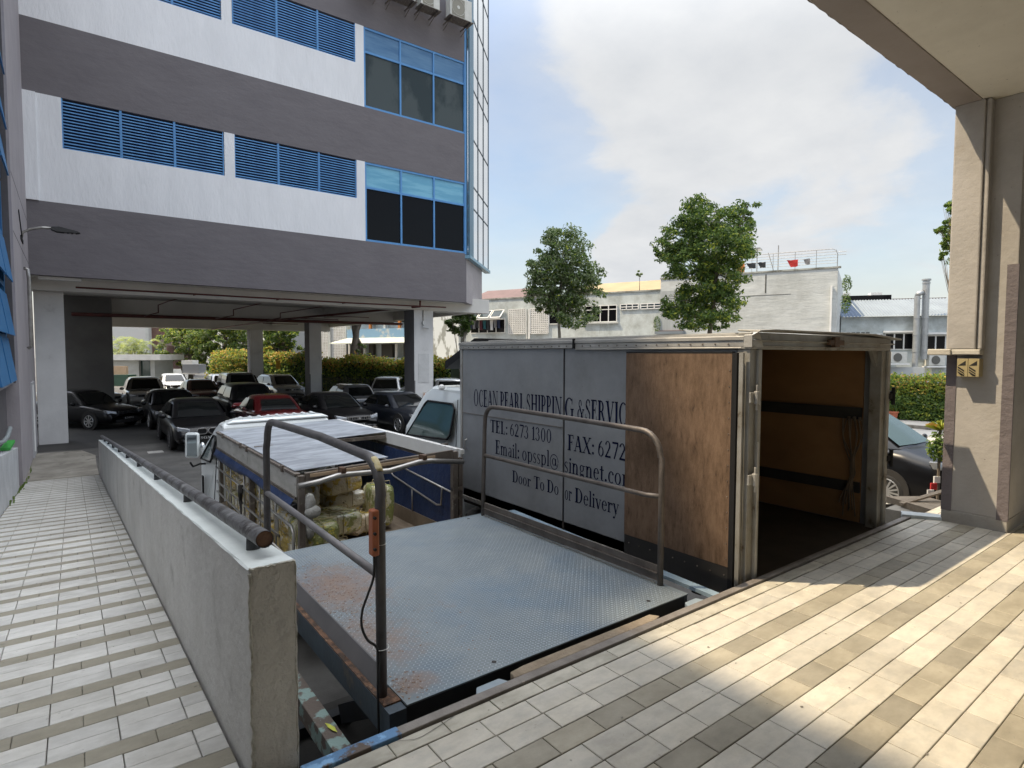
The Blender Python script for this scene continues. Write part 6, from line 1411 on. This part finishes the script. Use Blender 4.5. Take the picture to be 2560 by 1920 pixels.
tree('shrub', 'rounded golden shrub left of the far white column', tuple(at(575, 985, 47)), tuple(at(575, 930, 47)), blobsat([(575, 910, 44*.032, 34*.032), (545, 930, 30*.032, 30*.032), (610, 925, 30*.032, 28*.032)], 47, .2), 3200, .2, GM, (.40, .12, .08, .22, .18), .08, bark, 21, cat='shrub')
tree('shrub', 'bright yellow shrub right of the far white column', tuple(at(672, 985, 47)), tuple(at(672, 930, 47)), blobsat([(672, 890, 16*.032, 20*.032), (665, 920, 20*.032, 20*.032)], 47, .1), 900, .2, GM, (.15, .05, .0, .5, .3), .06, bark, 22, cat='shrub')
# plants at the right
pt = thing('potted_plant', 'small plant in a terracotta pot at the foot of the right hedge', 'potted plant', tuple(at(2232, 1042, 26.6)))
b0 = at(2232, 1048, 26.6); s = B(); s.tube([b0, b0+Vector((0, 0, .30))], [.15, .20], 14); s.tube([b0+Vector((0, 0, .30)), b0+Vector((0, 0, .36))], .225, 14); s.build('pot', clay, pt)
s = B(); leaves(s, b0+Vector((0, 0, .8)), .3, .3, .45, 260, .16, (.6, .3, 0, .1), random.Random(2)); s.build('foliage', GM, pt)
yt = thing('roadside_plant', 'spiky yellow green plant beside the pillar above the people carrier bonnet', 'plant', tuple(at(2345, 1140, 8.8)))
b0 = at(2348, 1140, 8.8); s = B(); rng = random.Random(8)
s.tube([(b0.x, b0.y, GZ), (b0.x, b0.y, b0.z+.4)], .02, 6); s.build('stem', bark, yt)
s = B()
for q in range(46):
    a = rng.uniform(0, 2*PI); l = rng.uniform(.10, .22); o = b0+Vector((0, 0, .40+rng.uniform(-.03, .06))); d = Vector((math.cos(a), math.sin(a), 0)); sd = Vector((-d.y, d.x, 0))*.011
    s.m(3 if q % 3 else 4); s.add([o-sd, o+sd, o+d*l*.6+sd*1.1+Vector((0, 0, l*.5)), o+d*l+Vector((0, 0, l*.35)), o+d*l*.6-sd*1.1+Vector((0, 0, l*.5))], [(0,1,2,3,4)])
leaves(s, b0+Vector((0, 0, .15)), .17, .17, .25, 420, .075, (.62, .28, .0, .10), rng, .2); s.build('foliage', GM, yt)

# ------------------------------------------------------------------ old white building across the road
P0 = Vector((44.02, 19.47, 0)); DV = Vector((-.37460659, .92718385, 0)); NV = Vector((-.92718385, -.37460659, 0))   # NV points at the camera
ow = thing('old_building', 'weathered white two storey building with a tall block, behind the trees', 'building', tuple(P0+DV*14+Vector((0, 0, GZ))))
def ob(t0, t1, z0, z1, m, name, d0=0, d1=.2, parent=None, bevel=0):
    """box on the facade: t along it, z up, d metres proud of it (negative = into the building)"""
    s = B(); a, b_ = P0+DV*t0, P0+DV*t1
    c = (a+b_)/2+NV*(d0+d1)/2+Vector((0, 0, (z0+z1)/2)); s.obox(c, DV*abs(t1-t0)/2, NV*abs(d1-d0)/2, Vector((0, 0, (z1-z0)/2)))
    return s.build(name, m, parent or ow, bevel=bevel)
ob(.2, 13.0, GZ, 7.75, old_white2, 'wall', -12, 0)
ob(13.0, 33.2, GZ, 6.85, old_white, 'wall', -10, -.03)
ob(.0, 13.05, 7.75, 7.86, mat('coping_dirty', (.40,.41,.38), .9, col2=(.12,.12,.10), nscale=1.5), 'coping', -.3, .06)
ob(13.0, 33.2, 6.82, 6.93, MATS['coping_dirty'], 'coping', -.3, .04)
ob(.50, .62, 3.0, 6.5, white_trim, 'downpipe', 0, .14); ob(4.9, 5.0, 6.2, 7.6, stain, 'crack', .0, .01); ob(3.2, 9.8, 6.02, 6.06, stain, 'crack', 0, .012)
ob(11.2, 13.0, 3.4, 6.75, mat('corrugated_gray', (.38,.40,.40), .7, col2=(.30,.32,.32), nscale=1, stretch=(8,8,.3)), 'corrugated_panel', 0, .10)
ob(10.9, 13.2, 3.20, 3.42, roof_blue, 'small_awning', 0, .8); ob(11.0, 13.1, 3.43, 3.50, roof_red, 'awning_ridge', 0, .3)
# roofs behind
for t0, t1, z0, z1, m in ((26.5, 33.0, 6.9, 7.55, roof_red), (12.7, 21.5, 6.9, 7.55, roof_yel)):
    s = B(); a, b_ = P0+DV*t0-NV*.4, P0+DV*t1-NV*.4; s.add([a+Vector((0,0,z0)), b_+Vector((0,0,z0)), b_-NV*4+Vector((0,0,z1+.7)), a-NV*4+Vector((0,0,z1+.7))], [(0,1,2,3)]); s.add([a+Vector((0,0,z0)), a-NV*4+Vector((0,0,z1+.7)), a-NV*4+Vector((0,0,z0))], [(0,1,2)]); s.build('roof', m, ow)
def owin(t0, t1, z0, z1, nx, nz_, fm, gm, tz_=None):
    f_ = B(); a = lambda t, z, d: P0+DV*t+NV*d+Vector((0, 0, z))
    def bx(ta, tb, za, zb2, d=.08): c = (a(ta, za, 0)+a(tb, zb2, 0))/2+NV*d/2; f_.obox(c, DV*abs(tb-ta)/2, NV*d/2, Vector((0, 0, abs(zb2-za)/2)))
    for i in range(nx+1): t = t0+(t1-t0)*i/nx; bx(t-.04, t+.04, z0, z1)
    for k in range(nz_+1): z = z0+(z1-z0)*k/nz_; bx(t0, t1, z-.035, z+.035, .07)
    if tz_: bx(t0, t1, tz_-.035, tz_+.035, .07)
    w = f_.build('window_frame', fm, ow)
    for i in range(nx):
        ob(t0+(t1-t0)*i/nx+.04, t0+(t1-t0)*(i+1)/nx-.04, z0+.04, z1-.04, gm, 'pane', -.01, .03, w)
    return w
owin(16.78, 19.80, 4.37, 5.78, 4, 1, white_trim, glass_dark, 5.43); ob(16.6, 20.0, 4.22, 4.34, old_white2, 'sill', 0, .14)
owin(21.2, 24.4, 4.3, 5.7, 3, 1, white_trim, glass_dark, 5.4)
owin(12.92, 14.66, 5.36, 5.78, 3, 2, white_trim, frame_dark); owin(14.86, 16.44, 5.36, 5.80, 3, 2, white_trim, frame_dark)
# ventilation grilles: blocks with slots
def vent(t0, t1, z0, z1, nx, nz_, dark, par=None):
    ob(t0, t1, z0, z1, dark, 'vent_back', 0, .02)
    s = B()
    def bx(ta, tb, za, zb2):
        c = P0+DV*(ta+tb)/2+NV*.06+Vector((0, 0, (za+zb2)/2)); s.obox(c, DV*(tb-ta)/2, NV*.06, Vector((0, 0, (zb2-za)/2)))
    for i in range(nx+1): t = t0+(t1-t0)*i/nx; bx(t-.045, t+.045, z0, z1)
    for k in range(nz_+1): z = z0+(z1-z0)*k/nz_; bx(t0, t1, z-.045, z+.045)
    return s.build('vent_blocks', white_trim, ow, kind='stuff')
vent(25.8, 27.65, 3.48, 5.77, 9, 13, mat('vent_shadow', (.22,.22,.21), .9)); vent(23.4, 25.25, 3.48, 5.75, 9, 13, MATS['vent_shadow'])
ob(25.30, 25.45, 2.8, 5.75, white_trim, 'downpipe', 0, .16); ob(25.6, 25.72, 2.8, 5.75, old_white2, 'downpipe', 0, .12)
# window with opened awning sashes and laundry
owin(28.1, 32.1, 3.6, 5.0, 4, 1, white_trim, glass_dark)
for k in range(3):
    s = B(); t0 = 28.15+1.33*k; a = lambda t, z, d: P0+DV*t+NV*d+Vector((0, 0, z))
    s.hexa([a(t0,5.0,.85), a(t0+1.2,5.0,.85), a(t0+1.2,5.75,.05), a(t0,5.75,.05), a(t0,5.05,.85), a(t0+1.2,5.05,.85), a(t0+1.2,5.8,.05), a(t0,5.8,.05)]); s.build('open_sash', white_trim, ow)
    s = B(); s.quad(a(t0+.1,5.13,.82), a(t0+1.1,5.13,.82), a(t0+1.1,5.76,.14), a(t0+.1,5.76,.14)); s.build('pane', glass_mid, ow)
ob(28.1, 32.2, 4.86, 4.92, white_trim, 'rail', 0, 1.0)
random.seed(3)
cl = ['navy', 'gray', 'white', 'dark', 'teal', 'maroon', 'dark', 'gray', 'navy']
for k, c in enumerate(cl):
    t0 = 28.3+.41*k; s = B(); z0 = 4.80; z1 = z0-random.uniform(.7, 1.15); pts = []
    for u in range(5):
        for v in range(4): pts.append(P0+DV*(t0+.34*u/4)+NV*(.55+.05*math.sin(u*2+v))+Vector((0, 0, z0+(z1-z0)*v/3+random.uniform(-.03, .03))))
    s.add(pts, [(u*4+v, (u+1)*4+v, (u+1)*4+v+1, u*4+v+1) for u in range(4) for v in range(3)])
    tag(s.build('hanging_clothes', cloth[c], smooth=True), '%s garment hanging under the opened white window sashes, %s from the left' % (c, ('ninth', 'eighth', 'seventh', 'sixth', 'fifth', 'fourth', 'third', 'second', 'first')[k]), 'laundry', 'laundry under the window')
# roof terrace railing and laundry on the tall block
rt_ = thing('roof_railing', 'thin grey metal railing around the roof of the tall white block', 'railing', tuple(P0+Vector((0, 0, 7.86))))
s = B()
Q = lambda t, z, d=-.2: P0+DV*t+NV*d+Vector((0, 0, z))
s.tube([Q(.25,7.86), Q(.25,8.75), Q(.35,9.05), Q(.6,9.15), Q(8.5,9.15)], .03, 6)
for z in (8.15, 8.35, 8.55, 8.75, 8.95): s.tube([Q(.3,z), Q(8.5,z)], .018, 4)
for t in (1.6, 3.0, 4.5, 6.0, 7.4): s.tube([Q(t,7.86), Q(t,9.15)], .022, 4)
s.tube([Q(.25,8.9), Q(-.3,8.9)], .02, 4); s.tube([Q(.25,8.7), Q(-.3,8.7)], .02, 4); s.build('rails', steel_raw, rt_)
s = B(); s.tube([Q(4.2,7.86,-.6), Q(4.2,9.8,-.6)], .035, 5); s.tube([Q(4.5,7.9,-.6), Q(4.9,9.3,-.6)], .03, 5); s.build('pole', steel_raw, rt_)
s = B(); s.tube([Q(5.9,7.86,-2), Q(5.9,9.75,-2)], .04, 5); s.tube([Q(8.2,7.86,-2), Q(8.2,9.7,-2)], .04, 5); s.obox(Q(7.1,9.85,-2), DV*1.5, NV*.6, Vector((0,0,.05))); s.build('canopy', steel_raw, rt_)
for k, (t0, wdt, c, drop) in enumerate(((2.0,.45,'gray',.4), (2.8,.75,'red',.5), (5.0,.6,'dark',.4), (5.7,.7,'dark',.4), (6.5,.8,'orange',.65), (7.6,.5,'gray',.6), (8.1,.6,'olive',.95))):
    s = B(); pts = []
    for u in range(4):
        for v in range(4): pts.append(Q(t0+wdt*u/3*(1-.12*v), 8.55-drop*v/3+random.uniform(-.03,.03), -.12+.05*math.sin(u+v)))
    s.add(pts, [(u*4+v, (u+1)*4+v, (u+1)*4+v+1, u*4+v+1) for u in range(3) for v in range(3)])
    tag(s.build('roof_laundry', cloth[c], smooth=True), ['grey cloth at the right end of the roof railing', 'bright red cloth hanging on the roof railing', 'dark cloth on the roof railing right of the other dark one', 'dark cloth on the roof railing left of the other dark one', 'orange cloth hanging on the roof railing', 'grey cloth on the roof railing between orange and olive', 'olive cloth on the roof railing beside the tall tree'][k], 'laundry', 'laundry on the roof')
# wall shadows come from these thin posts leaning over; rooftop plants
for k, (t0, z0, r) in enumerate(((-.35, 5.2, .35), (-.4, 6.6, .3), (13.2, 4.0, .35), (21.0, 6.9, .12))):
    s = B(); leaves(s, Q(t0, z0, .05), r, r, r*2.2, 260 if r > .2 else 60, .16, (.4, .45, .15), random.Random(50+k)); tag(s.build('wall_plant', GM), ['creeper on the right corner of the tall white block, lower clump', 'creeper on the right corner of the tall white block, upper clump', 'weeds growing from the joint left of the tall white block', 'small weed growing on the low roof edge'][k], 'plant', 'plants growing on the old wall')
tree('wall_sapling', 'thin sapling rooted on the ochre roof edge', tuple(Q(14.8, 6.9, 0)), tuple(Q(14.8, 8.2, 0)), [(tuple(Q(14.8, 8.3, 0)), .3, .3, .3)], 120, .16, GM, (.3, .3, .4), .03, bark, 77, cat='plant')
s = B(); s.obox(Q(32.9, 8.15, .4), DV*.38, NV*.35, Vector((0, 0, .5))); s.m(1)
for k in range(5): s.obox(Q(32.9, 7.8+.17*k, .76), DV*.32, NV*.01, Vector((0, 0, .03)))
t = s.build('roof_ac', [mat('ac_gray', (.34,.33,.30), .7), ac_dark]); tag(t, 'stacked air conditioner units behind the glass corner of the building', 'air conditioner')
# lower left parts: blue parapet, awning, windows, lattice
ob(33.2, 62, GZ, 5.0, old_white, 'wall', -8, -.5)
ob(33.4, 37.2, GZ, 5.4, mat('peeling_white', (.66,.69,.68), .9, col2=(.30,.31,.28), nscale=1.3, ncon=(.55,.62), stretch=(1,1,.4)), 'stair_tower', -4, .3)
owin(34.7, 36.2, 2.2, 2.58, 3, 1, old_white2, glass_dark)
ob(38.5, 49.3, 3.30, 4.30, mat('parapet_blue', (.18,.31,.44), .8, col2=(.42,.45,.44), nscale=.7, ncon=(.52,.6)), 'parapet', -.3, .2)
for t in (39.2, 41.5, 43.6, 45.8): ob(t-.13, t+.13, 4.3, 5.4, [roof_red, cloth['orange'], white_trim, old_white2][int(t) % 4], 'post', -.2, .1)
ob(38.4, 49, 4.3, 5.6, glass_dark, 'dark_opening', -1, -.6); ob(38.0, 50, 5.55, 6.2, old_white, 'upper_wall', -1, .1)
s = B(); a = lambda t, z, d: P0+DV*t+NV*d+Vector((0, 0, z)); s.hexa([a(38.5,2.66,1.9), a(50.4,2.62,1.9), a(49.2,3.25,.2), a(38.5,3.25,.2), a(38.5,2.72,1.9), a(50.4,2.68,1.9), a(49.2,3.31,.2), a(38.5,3.31,.2)]); s.build('awning', mat('awning_pale', (.46,.48,.41), .7, col2=(.36,.39,.33), nscale=2), ow)
ob(38.5, 49.2, GZ, 1.12, mat('lower_wall_blue', (.50,.58,.62), .85, col2=(.42,.50,.54), nscale=1), 'lower_wall', -.4, .1)
for t0, t1 in ((39.2, 40.9), (42.5, 44.1), (45.4, 46.0), (47.2, 48.6)): ob(t0, t1, 1.15, 2.6, mat('shutter_dark', (.05,.045,.035), .6), 'window_opening', -.4, .06)
for t in (41.9, 46.6, 49.0): ob(t-.12, t+.12, 1.1, 2.64, white_trim, 'post', 0, .16)
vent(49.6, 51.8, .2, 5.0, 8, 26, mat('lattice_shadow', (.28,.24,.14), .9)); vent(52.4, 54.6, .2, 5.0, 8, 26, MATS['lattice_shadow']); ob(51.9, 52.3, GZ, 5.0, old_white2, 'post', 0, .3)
# ------------------------------------------------------------------ low building at the right
lr_ = thing('low_building', 'low white building with blue grey corrugated roof and two flues behind the pillar', 'building', (54, 20, GZ))
A0, A1 = at(2096, 887, 48), at(2560, 887, 44); dd_ = Vector((A1.x-A0.x, A1.y-A0.y, 0)).normalized(); nn_ = Vector((dd_.y, -dd_.x, 0)); nn_ = nn_ if nn_.dot(fw) < 0 else -nn_
def lb_(px0, px1, z0, z1, m, name, d0, d1, parent=None):
    """box along the facade between two bearings, z up, d proud"""
    def hit(px):
        r_ = at(px, 887, 1)-CAMP; k = (Vector((A0.x, A0.y, 0))-CAMP).dot(nn_)/r_.dot(nn_); return CAMP+r_*k
    p, q = hit(px0), hit(px1); s = B(); c = (p+q)/2; c.z = (z0+z1)/2; L = Vector((q.x-p.x, q.y-p.y, 0)).length
    s.obox(c+nn_*(d0+d1)/2, dd_*L/2, nn_*abs(d1-d0)/2, Vector((0, 0, (z1-z0)/2))); return s.build(name, m, parent or lr_)
lb_(2100, 2700, GZ, 4.62, old_white, 'wall', -9, 0)
def roofpl(px0, px1, m, z0=4.6, z1=6.2, off=0):
    def hit(px, d):
        r_ = at(px, 887, 1)-CAMP; k = (Vector((A0.x, A0.y, 0))-CAMP).dot(nn_)/r_.dot(nn_); return CAMP+r_*k+nn_*d
    s = B(); p, q = hit(px0, .4), hit(px1, .4); L = (q-p).length; n = int(L/.22)
    for i in range(n):
        a_, b_ = p+(q-p)*i/n, p+(q-p)*(i+.5)/n; c_ = p+(q-p)*(i+1)/n; up = Vector((0, 0, z1-z0))-nn_*5.0
        for u, v, h in ((a_, b_, 0), (b_, c_, .07)):
            uu = Vector((u.x, u.y, z0+off)); vv = Vector((v.x, v.y, z0+off)); k_ = Vector((0, 0, .07))
            s.quad(uu+(k_ if h else k_*0), vv+(k_*0 if h else k_), vv+up+(k_*0 if h else k_), uu+up+(k_ if h else k_*0))
    return s.build('corrugated_roof', m, lr_)
roofpl(2100, 2152, roof_blue2, 4.55, 6.1, .02); roofpl(2152, 2700, roof_blue, 4.6, 6.3)
lb_(2100, 2266, 6.1, 6.75, glass_dark, 'roof_band', -5.2, -4.7); lb_(2266, 2420, 6.30, 6.42, roof_red, 'ridge', -5.2, -4.9)
lb_(2108, 2158, 6.45, 7.1, white_trim, 'roof_box', -6.5, -5.4); lb_(2215, 2246, 6.5, 7.05, white_trim, 'roof_box', -6.5, -5.4)
for (p0_, p1_, z0, z1, n) in ((2210, 2281, 1.95, 3.3, 3), (2312, 2362, 1.85, 3.1, 2), (2190, 2206, 2.6, 3.25, 1), (2370, 2440, 1.85, 3.1, 3)):
    w = lb_(p0_, p1_, z0, z1, white_trim, 'window_frame', 0, .08)
    for i in range(n):
        a_ = p0_+(p1_-p0_)*i/n; b_ = p0_+(p1_-p0_)*(i+1)/n; lb_(a_+2, b_-2, z0+.08, z1-.08, glass_dark, 'pane', .08, .10, w)
lb_(2205, 2290, 3.32, 3.46, white_trim, 'window_hood', 0, .35); lb_(2310, 2370, 3.15, 3.3, white_trim, 'window_hood', 0, .35)
for k in range(2):
    for i in range(5): lb_(2115+12*i, 2124+12*i, 3.0+.28*k, 3.10+.28*k, ac_dark, 'vent_slot', 0, .03)
for k, (px, zt, zb_, r, nm) in enumerate(((2288, 6.1, .2, .20, 'grey flue pipe with bent black mouth on the low building, the shorter one'), (2309, 7.3, 1.2, .24, 'tall grey flue pipe with a cap on the low building'))):
    c0 = at(px, 887, 45.5); s = B(); t = thing('flue_pipe', nm, 'flue', (c0.x, c0.y, zb_), 'flues on the low building')
    s.tube([(c0.x, c0.y, zb_), (c0.x, c0.y, zt-.3), (c0.x, c0.y, zt)], r, 16)
    if k == 1: s.disc((c0.x, c0.y, zt+.05), (0,0,1), r*1.3, .12, 16); s.disc((c0.x, c0.y, zt-.2), (0,0,1), r*1.15, .1, 16)
    for z in (1.8, 3.1, 4.4): s.disc((c0.x, c0.y, z), (0,0,1), r*1.18, .06, 16)
    s.build('pipe', flue_m, t, smooth=False)
    if k == 0: s = B(); e = Vector((c0.x, c0.y, zt)); s.tube([e, e+Vector((0,0,.18))+RT*.10, e+Vector((0,0,.30))+RT*.38], r, 16); s.build('elbow', flue_m, t, smooth=True); s = B(); s.disc(e+Vector((0,0,.305))+RT*.40, RT+Vector((0,0,.3)), r*.9, .02, 14); s.build('mouth', black_pl, t)
for k, (px, z) in enumerate(((2243, .95), (2338, .75))):
    c0 = at(px, 887, 45.6); t = thing('wall_ac', ['air conditioner on the low building wall beside the box truck corner', 'air conditioner on the low building wall just left of the pillar'][k], 'air conditioner', (c0.x, c0.y, z), 'air conditioners on the low building')
    s = B(); s.obox((c0.x, c0.y, z+.4), RT*.62, fw*.25, Vector((0,0,.42))); s.build('case', ac_white, t); s = B(); e = Vector((c0.x, c0.y, z+.4))-fw*.27-RT*.12; s.disc(e, fw, .33, .03, 18); s.build('fan', ac_dark, t)
    s = B(); s.obox((c0.x, c0.y, z-.12), RT*.8, fw*.3, Vector((0,0,.06))); s.build('shelf', white_trim, t)
lb_(2205, 2300, -.2, .6, mat('duct_gray', (.40,.42,.42), .6), 'duct_box', .2, 1.2)
# ------------------------------------------------------------------ things beyond the car park on the left
gh = thing('guard_house', 'small white guard house with flat roof beyond the car park', 'guard house', tuple(at(330, 1000, 55)))
def pb(px0, px1, py0, py1, w, dpt, m, name, parent):
    """upright box facing the camera direction at distance w"""
    a, b_ = at(px0, 887, w), at(px1, 887, w); k_ = w/FPX; z1 = 1.55+(885-py0)*k_; z0 = 1.55+(885-py1)*k_
    f2 = Vector((fw.x, fw.y, 0)).normalized(); c = (a+b_)/2; c.z = (z0+z1)/2
    s = B(); s.obox(c+f2*dpt/2, RT*((b_-a).length/2), f2*dpt/2, Vector((0, 0, (z1-z0)/2))); return s.build(name, m, parent)
pb(240, 400, 889, 903, 54.5, 4, white_trim, 'roof_slab', gh); pb(240, 346, 903, 990, 55, 3, old_white2, 'wall', gh); pb(375, 386, 903, 985, 55, 3, old_white2, 'wall', gh); pb(347, 374, 904, 960, 55.3, .2, cglass_g, 'door_glass', gh)
s_ = thing('skip_bin', 'green wheeled bin with tan sheet above it beyond the inner wall', 'bin', tuple(at(300, 990, 52)))
pb(281, 318, 940, 985, 52, 1.2, green_bin, 'bin_body', s_); pb(281, 314, 918, 939, 52.2, .3, card, 'tan_sheet', s_)
g2 = thing('utility_box', 'grey louvred equipment box with white lid at the edge of the far forecourt', 'equipment box', tuple(at(477, 990, 50)))
pb(455, 496, 913, 935, 50, 1.2, mat('box_gray', (.25,.26,.28), .7), 'case', g2); pb(453, 480, 903, 913, 50.2, 1, white_trim, 'lid', g2); pb(452, 500, 936, 938, 49.9, 1.5, white_trim, 'shelf', g2)
bb_ = thing('brown_building', 'brown brick building with an arched canopy seen through the car park', 'building', tuple(at(395, 990, 72)))
pb(373, 420, 760, 990, 72, 6, brown_wall, 'wall', bb_); pb(365, 373, 760, 890, 71, .6, old_white2, 'pale_post', bb_); pb(250, 366, 780, 990, 76, 4, mat('pale_far_wall', (.50,.51,.50), .9), 'wall', bb_)
pb(420, 470, 823, 862, 73, 3, orange_wall, 'orange_band', bb_); pb(420, 470, 780, 823, 73, 3, old_white2, 'wall', bb_); pb(420, 470, 862, 890, 73.2, 3, glass_mid, 'window', bb_); pb(388, 405, 873, 950, 71.9, .1, cglass_g, 'glass_door', bb_)
s = B(); c0 = at(416, 864, 68); f2 = Vector((fw.x, fw.y, 0)).normalized()
ar = arc(c0, 1.0, 0, PI, 14, RT, Vector((0, 0, 1))); s.prism(ar, f2*3.2); s.build('arched_canopy', mat('canopy_brown', (.20,.15,.14), .7), bb_)
lp = thing('globe_lamp', 'white lamp post with cube lamp base in front of the brown building', 'lamp post', tuple(at(413, 990, 60)))
s = B(); a = at(413, 866, 60); b_ = at(413, 985, 60); s.tube([b_, a], .1, 8); s.build('post', white_trim, lp); pb(408, 419, 903, 912, 59.8, .4, white_trim, 'box', lp)
fs_ = thing('far_wall', 'bright pale boundary wall beyond the parked white sedan', 'wall', tuple(at(420, 990, 66)))
pb(386, 470, 925, 990, 66, .3, white_trim, 'wall', fs_)
pb2 = thing('gray_far_building', 'plain grey building behind the hedge right of the far column', 'building', tuple(at(740, 990, 70)))
pb(690, 830, 740, 960, 70, 6, mat('far_gray', (.36,.37,.37), .9, col2=(.30,.31,.31), nscale=.3), 'wall', pb2); pb(655, 695, 862, 900, 66, 4, glass_dark, 'dark_roof', pb2)
hb = thing('height_barrier', 'short yellow barrier post in the hedge right of the far column', 'barrier', tuple(at(693, 960, 45)))
pb(689, 698, 903, 924, 43.0, .2, mat('barrier_yellow', (.60,.34,.03), .6), 'post', hb)
